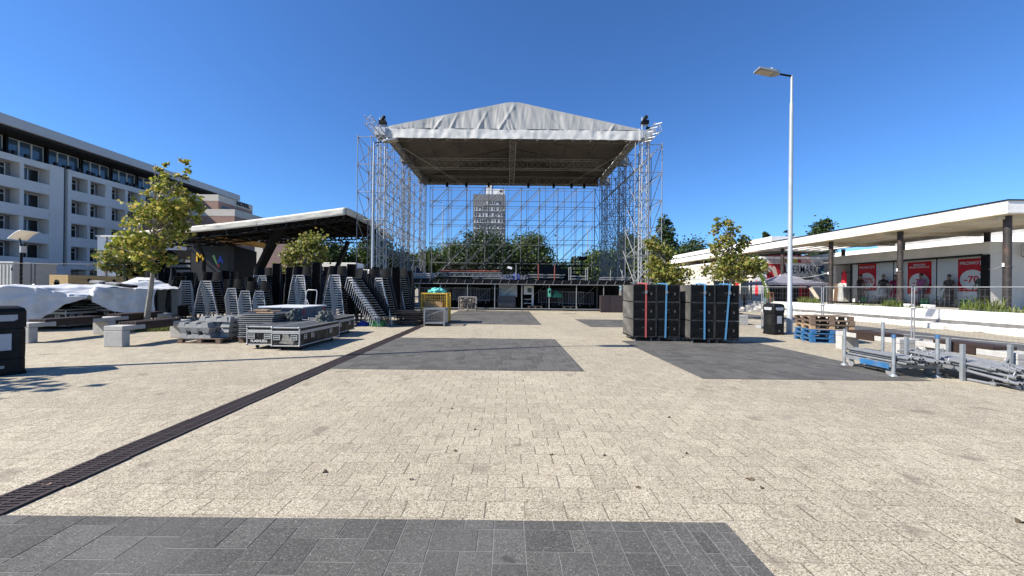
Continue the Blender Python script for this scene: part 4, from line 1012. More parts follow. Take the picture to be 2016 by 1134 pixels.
# ================================================================== street lamps
pole_m = M("lamp_post_grey", (0.33, 0.36, 0.38), .5, .2, .1, 3)
def lamp(loc, h, arm, label, rz=0, r0=.105, simple=False, grp="tall lamp posts on the plaza"):
    t = thing("street_lamp", label, "street lamp", loc, rz, grp)
    p_ = MB(); p_.lathe([(r0, 0), (r0, 1.1), (r0 * .8, 1.15), (r0 * .74, h * .5), (r0 * .6, h * .88), (r0 * .62, h * .885), (r0 * .42, h * .9), (r0 * .4, h)], n=14); p_.obj("pole", pole_m, t)
    bs_ = MB(); bs_.box(-.2, .2, -.2, .2, 0, .02); bs_.obj("base_plate", pole_m, t)
    sg = 1 if arm > 0 else -1; L_ = abs(arm); u = Vector((sg, 0, .16)).normalized()
    a = Vector((0, 0, h - .02)); p_ = MB(); p_.bar(a, a + u * L_ * .42, .035, 8); p_.obj("arm", steeldk, t)
    hd = MB(); c0 = a + u * L_ * .36; c1 = a + u * L_
    rot = Matrix((u, Vector((0, 1, 0)), u.cross(Vector((0, 1, 0))))).transposed()
    nb = []
    for f_, w_, zt_, zb_2 in ((0.0, .07, .05, -.05), (.16, .17, .06, -.05), (.3, .19, .05, -.05), (1.0, .19, .03, -.04)):
        c_ = c0.lerp(c1, f_)
        nb.append([c_ + rot @ Vector((0, -w_, zb_2 * 1)), c_ + rot @ Vector((0, w_, zb_2)), c_ + rot @ Vector((0, w_, zt_)), c_ + rot @ Vector((0, -w_, zt_))])
    vs = [p for n_ in nb for p in n_]; fs = [(i * 4 + k, i * 4 + (k + 1) % 4, i * 4 + 4 + (k + 1) % 4, i * 4 + 4 + k) for i in range(3) for k in range(4)] + [(3, 2, 1, 0), (12, 13, 14, 15)]
    hd.add(vs, fs); hd.obj("lamp_head", M("lamp_head_grey", (.30, .31, .32), .4, .4, .1, 3), t, bev=.008)
    sgz = -1
    ln_ = MB(); cA, cB = c0.lerp(c1, .36), c0.lerp(c1, .95); dn = rot @ Vector((0, 0, -.047 if rot.col[2].z > 0 else .047))
    lo = Vector((0, 0, -.053))
    ln_.add([cA + Vector((0, -.15, 0)) + lo, cA + Vector((0, .15, 0)) + lo, cB + Vector((0, .15, 0)) + lo, cB + Vector((0, -.15, 0)) + lo], [(0, 1, 2, 3)])
    ln_.obj("lens", M("lamp_lens", (.42, .36, .28), .3), t, solid=.006)
    tp = MB(); c_ = c0.lerp(c1, .34); tp.bar(c_ + Vector((0, 0, .05)), c_ + Vector((0, 0, .17)), .055, 10); tp.box(c_.x - .16, c_.x + .13, -.1, .1, c_.z + .045, c_.z + .075); tp.bar(c_ + Vector((.1, 0, .06)), c_ + Vector((.1, 0, .11)), .04, 8); tp.obj("photocell", whitep, t)
    return t
q = gp(1554, 656)
hh = at(1555, 149, q.y).z
lamp((q.x, q.y, 0), hh, -1.42, "tall grey lamp post with flat head beside the litter bin on the right")
q = at(734, 500, 21.2)
lamp((q.x, 21.2, 0), at(738, 281, 21.2).z, 1.35, "tall lamp post standing before the left front corner of the stage")
lamp((-10.0, 6.9, 0), 11.0, 1.5, "lamp post beyond the left edge of the view that throws the long thin shadow", 0)
for px_, py_, Y, lb in ((1157, 438, 85, "distant thin lamp post seen through the scaffold right of the tower block"), (1114, 470, 120, "most distant thin lamp post above the low treeline behind the stage"), (872, 399, 70, "distant lamp post with its arm seen through the scaffold left of the tower block")):
    q = at(px_, py_, Y); lamp((q.x, Y, 0), q.z, -2.6 if px_ != 872 else -2.6, lb, r0=.16, grp="distant lamp posts")
# low lamp with a curved cap
q = at(42, 500, 20.0); t = thing("street_lamp", "low dark lamp post with a curved white reflector in front of the hotel", "street lamp", (q.x, 20, 0), 0)
zt = at(38, 470, 20).z
p_ = MB(); p_.bar((0, 0, 0), (0, 0, zt - .3), .055, 8); p_.bar((0, 0, zt - .3), (-.1, 0, zt), .03, 6); p_.obj("pole", steeldk, t)
p_ = MB(); p_.bar((.1, 0, zt - .75), (.1, 0, zt - .4), .12, 10); p_.obj("lantern", M("lantern_grey", (.4, .4, .4), .5), t)
p_ = MB(); p_.grid(lambda u, v: (-.22 + 1.0 * u, -.4 + .8 * v - .2 * u, zt - .04 + .42 * math.sin(u * PI * .5)), 10, 2); p_.obj("reflector", whitep, t, solid=.03)
# ================================================================== flight cases and heaps on the left
alu_edge = M("aluminium_edging", (.50, .50, .485), .42, .5, .12, 10)
def flight_case(loc, sx, sy, h, label, rz=0, z0=.11, word=None, top=None, grp="flight cases on the left", wheels=True, patch=False):
    t = thing("flight_case", label, "flight case", loc, rz, grp)
    p_ = MB(); p_.box(.012, sx - .012, .012, sy - .012, z0 + .012, h - .02); p_.obj("body", casebk, t)
    p_ = MB(); p_.box(.012, sx - .012, .012, sy - .012, h - .02, h - .004); p_.obj("lid_panel", top or greytop, t)
    e = MB(); a = .028
    for x in (0, sx - a):
        for y in (0, sy - a): e.box(x, x + a, y, y + a, z0 + a, h - a)
    for z in (z0, h - a, h - .17, h - .13):
        zz = a if z in (z0, h - a) else .034
        for y in (0, sy - a): e.box(a, sx - a, y + .002, y + a - .002, z, z + zz)
        for x in (0, sx - a): e.box(x + .002, x + a - .002, a, sy - a, z, z + zz)
    e.obj("edging", alu_edge, t, bev=.004)
    c = MB()
    for x in (0, sx):
        for y in (0, sy):
            for z in (z0, h): c.lathe([(.0, -.03), (.027, -.02), (.034, 0), (.027, .02), (0, .03)], (x + (.016 if x == 0 else -.016), y + (.016 if y == 0 else -.016), z + (.016 if z == z0 else -.016)), 10)
    c.obj("corner_ball", galv, t)
    hs = []
    for x in (sx * .2, sx * .8): hs.append(('y', x))
    for y in (sy * .12, sy * .28, sy * .74): hs.append(('x', y))
    for ax, v in hs:
        p_ = MB(); w2, hz, hc = (.085 if ax == 'y' else .07), .065, h - .26
        fr = ((-w2, -w2 + .014, -hz, hz), (w2 - .014, w2, -hz, hz), (-w2 + .014, w2 - .014, -hz, -hz + .014), (-w2 + .014, w2 - .014, hz - .014, hz), (-w2 + .014, w2 - .014, -.012, .008))
        for a0, a1, b0, b1 in fr:
            if ax == 'y': p_.box(v + a0, v + a1, -.006, .006, hc + b0, hc + b1)
            else: p_.box(sx - .006, sx + .006, v + a0, v + a1, hc + b0, hc + b1)
        o = p_.obj("handle", alu_edge, t)
        p_ = MB()
        if ax == 'y': p_.box(v - w2 + .012, v + w2 - .012, .004, .011, hc - hz + .012, hc + hz - .012)
        else: p_.box(sx - .0112, sx - .004, v - w2 + .012, v + w2 - .012, hc - hz + .012, hc + hz - .012)
        d_ = bpy.data.objects.new("dish", p_.mesh("dish", M("handle_dish", (.16, .155, .14), .45, .5))); COL.objects.link(d_); d_.parent = o
    if patch:
        p_ = MB(); p_.prism([(.2, .009, z0 + .08), (.55, .009, z0 + .05), (.62, .009, z0 + .16), (.48, .009, z0 + .22), (.4, .009, z0 + .38), (.27, .009, z0 + .4), (.3, .009, z0 + .24)], (0, .002, 0)); p_.obj("worn_patch", M("worn_laminate", (.22, .21, .18), .5, 0, .5, 9), t)
    if word: text("lettering", word, .092, whitep, t, (sx / 2 - .02, .008, z0 + .105), FRONT, .002, .001)
    if wheels:
        for x in (.12, sx - .12):
            for y in (.25, sy - .25):
                p_ = MB(); p_.bar((x - .02, y, .05), (x + .02, y, .05), .05, 14); p_.box(x - .035, x + .035, y - .045, y + .045, .095, z0); p_.obj("caster", blackpl, t)
    return t
flight_case((-6.03, 9.42, 0), .74, 2.15, .60, "long black flight case with bare worn front and three quarter view of its side", word=None, patch=True, rz=R(-1))
flight_case((-6.80, 9.62, 0), .70, 2.1, .60, "black flight case lettered in white on its end beside the longer worn case", word="FLASHLIDS", rz=R(-2))
flight_case((-6.45, 11.95, 0), .85, 1.55, .63, "third flight case with grey lid behind the two front ones", rz=0)
# grey folding-table topped tub
q = gp(530, 640)
t = thing("grey_tub", "blue grey board tub with a pale folded top behind the flight cases", "container", (-7.95, 11.95, 0))
p_ = MB(); p_.box(.04, 1.3, .04, 1.45, .02, .93); p_.obj("body", M("blue_grey_board", (.11, .125, .15), .6, 0, .15, 4), t, bev=.012)
p_ = MB()
for x0_, x1_ in ((-.1, .62), (.64, 1.36)):
    p_.box(x0_, x1_, -.05, 1.5, .94, .985)
p_.obj("folded_top", M("pale_grey_top", (.52, .54, .56), .45, 0, .12, 4), t, bev=.01)
p_ = MB(); p_.box(1.29, 1.305, .05, .14, .72, .9); p_.box(1.29, 1.305, 1.35, 1.44, .72, .9); p_.obj("red_corner", M("red_plastic", (.4, .02, .03), .5), t)
text("numeral", "3", .2, blackp, t, (1.302, .75, .74), (R(90), 0, R(90)), .002)
q = gp(640, 560) if False else None
t = thing("sack_truck", "bare hand truck frame standing behind the grey tub", "hand truck", (-7.35, 13.6, 0))
p_ = MB()
for sx in (-.2, .2): p_.bar((sx, 0, .1), (sx, .25, 1.45), .016)
p_.tube([(-.2, .25, 1.45), (-.15, .27, 1.52), (.15, .27, 1.52), (.2, .25, 1.45)], .016)
for z in (.4, .8): p_.bar((-.2, .25 * (z - .1) / 1.35, z), (.2, .25 * (z - .1) / 1.35, z), .013)
p_.bar((-.15, .2, 1.15), (.05, .05, .85), .012); p_.obj("frame", chrome, t)
for sx in (-.24, .24):
    p_ = MB(); p_.bar((sx - .03, .05, .13), (sx + .03, .05, .13), .13, 16); p_.obj("wheel", blackpl, t)
p_ = MB(); p_.box(-.22, .22, -.25, 0, .0, .02); p_.obj("toe_plate", galv, t)
for (px_, py_), s_, lb, sd_ in (((600, 628), (.22, .26, .34), "left of two grey cloth bundles on the long flight case", 1), ((618, 631), (.27, .28, .30), "right of two grey cloth bundles on the long flight case", 2)):
    q = gp(px_, py_, .6); lump("cloth_bundle", lb, "cloth bundle", (min(q.x, -5.75) if sd_ == 1 else -5.58, min(q.y, 11.25), .598), s_, cloth, sd_, "cloth bundles on the flight case")
# pile of black panels on a pallet
def pallet(loc, rz, label, m_boards, m_blocks, grp, lx=1.2, ly=.8):
    t = thing("pallet", label, "pallet", loc, rz, grp)
    p_ = MB()
    for k in range(5):
        w_ = (.145, .1, .145, .1, .145)[k]; y = (0, .19, .3275, .51, .655)[k]; p_.box(0, lx, y, y + w_, .122, .144)
    p_.obj("deck_boards", m_boards, t, bev=.003)
    p_ = MB()
    for x in (0, lx / 2 - .07, lx - .14): p_.box(x, x + .14, 0, ly, .1, .12)
    p_.obj("stringer_boards", m_boards, t)
    for x in (0, lx / 2 - .07, lx - .14):
        for y in (0, ly / 2 - .05, ly - .1):
            p_ = MB(); p_.box(x, x + .14, y, y + .1, .022, .1); p_.obj("block", m_blocks, t, bev=.004)
    p_ = MB()
    for y in (0, ly / 2 - .05, ly - .1): p_.box(0, lx, y, y + .1, 0, .022)
    p_.obj("runner", m_boards, t)
    return t
pallet((-7.75, 10.65, 0), R(1), "worn pallet under the pile of black floor panels", oldwood, oldwood, "pallets on the left", 1.05, 1.0)
panel_m = M("black_floor_panel", (.03, .03, .031), .55, 0, .35, 5, dirt=(.2, .18, .15), dscale=6, damt=.5)
edge_m = M("panel_edge_profile", (.28, .28, .28), .5, .3, .2, 8)
for k in range(12):
    t = thing("floor_panel", f"{'topmost' if k == 11 else ORD[11 - k]} black panel {'of' if k == 11 else 'down in'} the pile beside the lettered flight case", "floor panel", (-7.72 + random.uniform(-.02, .02), 10.62 + random.uniform(-.02, .02), .146 + k * .058), R(1) + random.uniform(-.012, .012), "black panels in the pile")
    p_ = MB(); p_.box(0, .96, 0, 1.05, .012, .046); p_.obj("panel_board", panel_m, t); p_ = MB()
    p_.box(-.008, .968, -.012, 0, .03, .052); p_.box(-.008, .968, 1.05, 1.062, .03, .052); p_.box(-.012, 0, 0, 1.05, .03, .052); p_.box(.96, .972, 0, 1.05, .03, .052); p_.obj("edge_profile", edge_m, t)
for k in range(7):
    L_ = random.uniform(.3, .8); p_ = MB(); p_.box(-L_ / 2, L_ / 2, -.05, .05, 0, .03)
    o = p_.obj("wood_board", (rawwood, oldwood)[k % 2], loc=(-7.3 + random.uniform(-.22, .22), 10.9 + k * .09, .846 + .031 * (k % 3)), bev=.003); o.rotation_euler = (0, 0, random.uniform(-.5, .5))
    tag(o, "short loose wooden board lying on top of the black panel pile", "board", "loose boards on the panel pile")
# grey ballast blocks on a pallet
blk = MB()
def ballast(mb):
    L_, w_, h = .90, .27, .145
    # trapezoid body with two slots in its top
    prof = lambda x, hh: [(x, -w_ / 2, 0), (x, w_ / 2, 0), (x, w_ / 2 - .026, hh), (x, -w_ / 2 + .026, hh)]
    cuts = [0, .2, .34, .54, .68, L_]; hs = [h, h - .05, h, h - .05, h]
    for i in range(5):
        a = prof(cuts[i], hs[i]); b_ = prof(cuts[i + 1] + (.0005 if i < 4 else 0), hs[i])
        if i == 0: a = [(x + (.05 if k > 1 else 0), y, z) for k, (x, y, z) in enumerate(a)]
        if i == 4: b_ = [(x - (.05 if k > 1 else 0), y, z) for k, (x, y, z) in enumerate(b_)]
        mb.add(a + b_, [(0, 1, 2, 3), (7, 6, 5, 4), (0, 4, 5, 1), (1, 5, 6, 2), (2, 6, 7, 3), (3, 7, 4, 0)])
ballast(blk); blk_me = blk.mesh("ballast_block", M("grey_moulded_block", (.235, .24, .235), .75, 0, .14, 8, bump=.2, bscale=70, dirt=(.15, .147, .14), dscale=4))
q0 = gp(348, 676)
pallet((q0.x, q0.y + .02, 0), R(-2), "worn pallet under the grey ballast blocks", oldwood, oldwood, "pallets on the left", 1.25, 1.3)
names = []
for ly in range(3):
    for r_ in range(3):
        o = bpy.data.objects.new("ballast_block", blk_me); COL.objects.link(o)
        fl = (ly == 1)
        o.location = (q0.x + .04 + (.0 if ly < 2 else -.06) + (.1 * r_ if ly == 2 else .05 * r_), q0.y + .16 + .30 * r_, .146 + ly * .15 + (.146 if fl else 0))
        o.rotation_euler = (R(180) if fl else 0, 0, R(-2) + random.uniform(-.03, .03))
        lab = ("bottom", "upturned middle", "top")[ly] + " grey ballast block in the " + ("front", "middle", "back")[r_] + " row on the pallet"
        tag(o, lab, "ballast block", "grey ballast blocks on the pallet")
for k, (dx, dy, lz, lb) in enumerate(((.36, .42, .598, "extra grey ballast block laid over the middle row of the pallet"), (.5, .76, .598, "extra grey ballast block laid over the back row of the pallet"))):
    o = bpy.data.objects.new("ballast_block", blk_me); COL.objects.link(o); o.location = (q0.x + dx, q0.y + dy, lz); o.rotation_euler = (0, 0, R(-3)); tag(o, lb, "ballast block", "grey ballast blocks on the pallet")
# second column at the back right of the pallet
for ly in range(4):
    o = bpy.data.objects.new("ballast_block", blk_me); COL.objects.link(o); o.location = (q0.x + 1.12 + .02 * ly, q0.y + .25, .146 + ly * .148); o.rotation_euler = (0, 0, R(88)); tag(o, f"{('lowest', 'second lowest', 'third lowest', 'highest')[ly]} ballast block of the crosswise column at the pallet's right end", "ballast block", "crosswise ballast blocks on the pallet")

# ---- tarpaulins over stacked cases
def drape_tarp(name, label, keys, seed):
    """keys along the heap: x, y_back, z_back_top, y_front, z_front_top, hem height"""
    mb = MB(); keys = [Vector(k) for k in keys] if False else keys
    def lerp_keys(u):
        x = keys[0][0] + (keys[-1][0] - keys[0][0]) * u
        for a, b_ in zip(keys, keys[1:]):
            if a[0] <= x <= b_[0] + 1e-9:
                f = (x - a[0]) / (b_[0] - a[0]); f = f * f * (3 - 2 * f)
                return [x] + [a[i] + (b_[i] - a[i]) * f for i in range(1, 6)]
        return list(keys[-1])
    def fn(u, v):
        x, yb, zb, yf, zf, hem = lerp_keys(u)
        if v < .15: p = Vector((x, yb + .05, .25)).lerp(Vector((x, yb, zb)), v / .15)
        elif v < .5:
            f = (v - .15) / .35; p = Vector((x, yb, zb)).lerp(Vector((x, yf + .06, zf)), f); p.z -= .05 * math.sin(f * PI)
        else:
            f = (v - .5) / .5; z = zf + (hem - zf) * f; p = Vector((x, yf + .06 - .07 * min(1, f * 4), z - .02 * math.sin(min(1, f * 3) * PI)))
        w1 = abs(noise.noise(Vector((x * 1.1 + p.z * .9 + seed, p.z * .5 + p.y * 1.1, seed)))) * 1.6 - .5; w2 = abs(noise.noise(Vector((x * 2.6 - p.z * 2.2, p.z * 1.6, p.y * 2.2 + seed)))) * 1.4 - .4
        rdg = (1 - abs(noise.noise(Vector((x * 1.1 - p.z * 1.3, p.y * .9, seed + 9))))) ** 4
        w3 = noise.noise(Vector((x * 6 + p.z * 3, p.z * 2, seed)))
        if v >= .5: p.y += -.07 * w1 - .04 * w2 - .006 * w3; p.x += .03 * w2
        else: p.z += .09 * w1 + .05 * w2
        return tuple(p)
    mb.grid(fn, 150, 80)
    return tag(mb.obj(name, tarpm, solid=.004), label, "tarpaulin", "white tarpaulins over the heap")
def X(px_, Y): return at(px_, 560, Y).x
drape_tarp("tarpaulin", "large white tarpaulin draped low over the left part of the equipment heap",
           [(-20.6, 16, 1.6, 9.6, 1.5, .08), (-17.0, 16, 1.68, 12.3, 1.54, .08), (-16.4, 15.8, 1.72, 12.72, 1.52, .14), (-16.1, 15.8, 1.66, 12.98, 1.40, .58), (-15.8, 15.8, 1.62, 13.2, 1.28, .94), (-15.4, 15.8, 1.66, 13.5, 1.26, 1.12)], 1.0)
drape_tarp("tarpaulin", "white tarpaulin peaked over the right part of the heap with grey boards on it",
           [(X(112, 14.2), 16.4, 1.60, 14.3, 1.30, 1.16), (X(136, 14.2), 16.4, 1.72, 14.25, 1.30, 1.14), (X(158, 14.2), 16.4, 2.02, 14.2, 1.36, 1.12), (X(196, 14.2), 16.4, 2.0, 14.0, 1.50, 1.06), (X(214, 14.2), 16.2, 1.9, 13.65, 1.56, .98), (X(236, 14.2), 16.2, 1.72, 14.0, 1.52, .62), (X(256, 14.2), 16.0, 1.64, 14.33, 1.5, .5), (X(278, 14.2), 15.9, 1.58, 14.75, 1.46, .5)], 4.0)
flight_case((X(136, 14.3), 14.35, 0), 1.75, 1.4, .78, "low black flight case with silver edges showing below the white tarpaulins", top=blackply)
for k, (px_, zz, sx, lb) in enumerate(((146, .785, .55, "lower left grey plank box on the covered flight case"), (176, .785, .7, "lower right black box on the covered flight case"), (150, .96, .8, "upper black box under the tarpaulin edge"))):
    t = thing("equipment_box", lb, "box", (X(px_, 14.6), 14.5, zz), R((-4, 3, 2)[k]), "boxes under the tarpaulin")
    p_ = MB(); p_.box(0, sx, 0, .6, 0, .16); p_.obj("body", (cloth, blackply, blackpl)[k], t, bev=.015); p_ = MB(); p_.box(.04, sx - .04, -.008, 0, .05, .1); p_.obj("front_strip", (galvd, edge_m, edge_m)[k], t)
for k, (px_, lb) in enumerate(((-60, "dark flight case hidden mostly by the low tarpaulin, left one"), (66, "dark flight case under the low tarpaulin's rising hem"))):
    flight_case((X(px_, 13.6), 13.35 if k else 13.4, 0), 1.5 if k else 2.2, 1.6, 1.15 if not k else .72, lb, top=blackply)
# grey boards on the tarpaulin
for k, (px_, L_, lb, m_) in enumerate(((203, .42, "grey short board on the tarpaulin peak", concdk), (214, .5, "dark board between the two grey ones on the tarpaulin", steeldk), (232, .42, "grey board lying right of the middle dark board on the tarpaulin", concdk), (238, .75, "longest dark board at the right on the tarpaulin", steeldk))):
    q = X(px_, 14.4); p_ = MB(); p_.box(0, L_, -.12, .12, 0, .09); o = p_.obj("loose_board", m_, loc=(q, 14.05 + .1 * (k % 2), 1.70 - .028 * k), bev=.01); o.rotation_euler = (R(5), R(4 + k), R(-4 + 3 * k)); tag(o, lb, "board", "boards on the tarpaulin")
# yellow crate, white van body, fence panels behind the heap
q0 = at(97, 560, 18.0); q1 = at(134, 560, 18.0)
t = thing("plywood_crate", "yellow plywood crate with round hand holes behind the white tarpaulins", "crate", (q0.x, 18.0, 0))
zt = at(115, 541, 18.0).z
p_ = MB(); p_.box(0, q1.x - q0.x, 0, .03, .05, zt); p_.box(0, q1.x - q0.x, 4.3, 4.33, .05, zt); p_.obj("end_board", ply, t)
p_ = MB(); p_.box(q1.x - q0.x - .03, q1.x - q0.x, .031, 4.299, .05, zt - .002); p_.box(0, .03, .031, 4.299, .05, zt - .002); p_.obj("side_board", ply, t)
p_ = MB(); p_.box(.031, q1.x - q0.x - .031, .031, 4.299, zt - .03, zt - .006); p_.obj("lid", ply, t)
p_ = MB(); p_.bar((.36, -.006, zt - .36), (.36, .004, zt - .36), .13, 18); p_.box(.23, .49, -.006, .004, zt - .55, zt - .36)
for y in (.9, 2.1, 3.2): p_.bar((q1.x - q0.x - .004, y, zt - .25), (q1.x - q0.x + .006, y, zt - .25), .09, 14)
p_.obj("hand_hole", steeldk, t)
q = at(-60, 550, 25); q1 = at(26, 550, 25)
t = thing("site_cabin", "white ribbed site cabin at the far left in front of the hotel", "cabin", (q.x, 25, 0)); W_ = q1.x - q.x; zt = at(10, 515, 25).z
p_ = MB(); p_.box(0, W_, 0, 2.4, .1, zt - .06); p_.obj("wall", M("cabin_cream", (.42, .41, .37), .6, 0, .08, 2), t)
p_ = MB(); x = .15
while x < W_ - .1: p_.box(x, x + .09, -.025, 0, .2, zt - .2); x += .24
p_.obj("ribs", M("cabin_cream_rib", (.46, .45, .41), .6, 0, .08, 2), t); p_ = MB(); p_.box(-.05, W_ + .05, -.05, 2.45, zt - .06, zt); p_.obj("roof", whitep, t)
p_ = MB(); p_.box(W_ - .12, W_ - .05, -.03, 0, zt - .6, zt - .4); p_.obj("lock", steeldk, t)

# ---- mesh fence panels
def fence_panel(a, b_, h, label, grp, foot=True, nxv=.1, nz_=.2, fm=None):
    a = Vector(a); b_ = Vector(b_); t = thing("fence_panel", label, "fence", a, math.atan2(b_.y - a.y, b_.x - a.x), grp); L_ = (b_ - a).length
    p_ = MB(); z0 = .12
    for x in (.03, L_ - .03): p_.bar((x, 0, z0), (x, 0, h), .020, 8)
    p_.bar((.03, 0, h), (L_ - .03, 0, h), .015, 8); p_.bar((.03, 0, z0 + .12), (L_ - .03, 0, z0 + .12), .010, 8); p_.obj("frame", fm or galvd, t)
    p_ = MB(); x = .1
    while x < L_ - .05: p_.bar((x, 0, z0 + .1), (x, 0, h), .0022, 3, cap=False); x += nxv
    z = z0 + .25
    while z < h - .03: p_.bar((.03, 0, z), (L_ - .03, 0, z), .0028, 3, cap=False); z += nz_
    p_.obj("wire_mesh", galvd, t)
    if foot:
        p_ = MB(); p_.box(-.12, .14, -.35, .35, 0, .13); p_.obj("foot", concdk, t, bev=.02)
        p_ = MB(); p_.bar((-.04, 0, h * .62), (.06, 0, h * .62), .04, 8); p_.obj("clamp", galv, t)
    return t
F = [gp(1437, 634), gp(1501, 646), None, (13.5, 12.3, 0), (15.9, 7.2, 0)]
F[0] = Vector((F[1].x - 2.0, F[1].y + 1.9, 0)); F[2] = Vector((F[1].x + (13.5 - F[1].x) * .47, F[1].y + (12.3 - F[1].y) * .47, 0))
FL = ("mesh fence panel running behind the loudspeaker stack on the right", "mesh fence panel behind the lamp post and litter bin", "mesh fence panel behind the pallet stack", "mesh fence panel leaving the view at the right edge")
for k in range(4): fence_panel(F[k], F[k + 1], 1.84, FL[k], "mesh fence panels before the shops")
for k, (pa, pb, Y) in enumerate(((-110, 62, 17.0), (67, 246, 17.0))):
    a = at(pa, 560, Y); c_ = at(pb, 560, Y)
    fence_panel((a.x, Y, 0), (c_.x, Y, 0), at(64, 519, Y).z, ("tall mesh fence panel before the white site cabin at the far left", "tall mesh fence panel behind the yellow crate")[k], "mesh fence panels behind the heap", foot=True, nxv=.12, fm=tubedk)

# ---- junk between chairs and stage
q = gp(768, 641)
for k in range(26):
    L_ = random.uniform(.7, 1.5); ly = k // 3; p_ = MB(); p_.box(-L_ / 2, L_ / 2, -.07, .07, 0, random.choice((.025, .04, .07)))
    o = p_.obj("wood_board", (oldwood, oldwood, rawwood)[k % 3], loc=(q.x + .85 + random.uniform(-.25, .3), q.y + .15 + .3 * (k % 3) + random.uniform(-.05, .05), .0 + ly * .075), bev=.004)
    o.rotation_euler = (random.uniform(-.04, .04), random.uniform(-.05, .05), random.uniform(-.25, .25)); tag(o, "broken brown board in the timber pile left of the steel mesh box", "board", "broken boards in the timber pile")
q = gp(727, 643); t = thing("plastic_crate", "dark green plastic crate under the steeply leaning chair stack", "crate", (q.x, q.y, 0))
p_ = MB(); p_.box(0, .62, 0, .4, .02, .05); p_.box(0, .62, 0, .02, .05, .24); p_.box(0, .62, .38, .4, .05, .24); p_.box(0, .02, .02, .38, .05, .24); p_.box(.6, .62, .02, .38, .05, .24); p_.obj("walls", greencr, t)
p_ = MB(); p_.box(-.015, .635, -.015, .0, .2, .25); p_.box(-.015, .635, .4, .415, .2, .25); p_.obj("rim", greencr, t)
q = gp(716, 641); lump("blue_sheet", "crumpled bright blue plastic sheet on the paving left of the green crate", "plastic sheet", (q.x, q.y, 0), (.3, .18, .2), M("blue_plastic", (.03, .06, .36), .4), 6)
for k, (px_, py_) in enumerate(((756, 643), (764, 643))):
    q = gp(px_, py_); t = thing("wire_spool", ("left", "right")[k] + " small wire basket on the paving beside the green crate", "basket", (q.x, q.y, 0), 0, "wire baskets by the crate"); t.name = "wire_basket"
    p_ = MB()
    for z in (.01, .1, .19):
        for a_, c_ in (((0, 0), (.16, 0)), ((.16, 0), (.16, .2)), ((.16, .2), (0, .2)), ((0, .2), (0, 0))): p_.bar((*a_, z), (*c_, z), .008, 4)
    p_.obj("rails", chrome, t); p_ = MB()
    for a_ in ((0, 0), (.08, 0), (.16, 0), (.16, .2), (0, .2)): p_.bar((*a_, 0), (*a_, .19), .008, 4)
    p_.obj("uprights", chrome, t)
def cage(name, loc, sx, sy, h, label, m_, nx, nz2, back_m=None, rz=0):
    t = thing(name, label, "mesh box", loc, rz)
    p_ = MB()
    for x in (0, sx):
        for y in (0, sy): p_.box(x - .03, x + .03, y - .03, y + .03, 0, h)
    for z in (.14, h - .04):
        for y in (0, sy): p_.box(.03, sx - .03, y - .025, y + .025, z - .03, z + .03)
        for x in (0, sx): p_.box(x - .025, x + .025, .03, sy - .03, z - .03, z + .03)
    p_.obj("frame", m_, t, bev=.005); p_ = MB()
    for y in (0, sy):
        for k in range(1, nx): p_.bar((sx * k / nx, y, .14), (sx * k / nx, y, h - .05), .005, 4)
        for k in range(1, nz2): p_.bar((0, y, .14 + (h - .2) * k / nz2), (sx, y, .14 + (h - .2) * k / nz2), .005, 4)
    for x in (0, sx):
        for k in range(1, nx): p_.bar((x, sy * k / nx, .14), (x, sy * k / nx, h - .05), .005, 4)
        for k in range(1, nz2): p_.bar((x, 0, .14 + (h - .2) * k / nz2), (x, sy, .14 + (h - .2) * k / nz2), .005, 4)
    p_.obj("wire_mesh", m_, t); p_ = MB(); p_.box(.03, sx - .03, .03, sy - .03, .1, .13); p_.obj("floor_sheet", m_, t)
    return t
qa = gp(829, 637); qb = gp(880, 637)
yc = cage("mesh_box", (qa.x, qa.y, 0), qb.x - qa.x, 1.0, 1.42, "tall yellow steel mesh box with a teal cloth on top, right of the chairs", yellowp, 12, 9)
p_ = MB(); p_.box(qb.x - qa.x - .02, qb.x - qa.x + .012, .08, .95, .05, 1.25); p_.obj("side_sheet", yellowp, yc)
p_ = MB(); p_.box(.06, .06 + .85, .3, .9, .1, .95); p_.obj("cardboard_box", rawwood, yc); bpy.data.objects[p_ and "cardboard_box"].parent = None
o = bpy.data.objects["cardboard_box"]; o.location = (qa.x, qa.y, .04); tag(o, "plain brown box standing inside the yellow mesh box", "box")
lump("teal_cloth", "teal cloth heaped on the top of the yellow mesh box", "cloth", (qa.x + .65, qa.y + .4, 1.40), (.5, .35, .24), teal, 2)
qa2 = gp(838, 641); cage("mesh_box", (qa2.x, qa2.y - .25, 0), .85, .75, .78, "low galvanised mesh box in front of the yellow one", galv, 11, 8)
p_ = MB(); p_.bar((0, 0, 0), (.8, .3, .28), .02); tag(p_.obj("scaffold_tube", galv, loc=(qa2.x + .02, qa2.y - .1, .42)), "short tube resting slanted in the low galvanised mesh box", "tube")
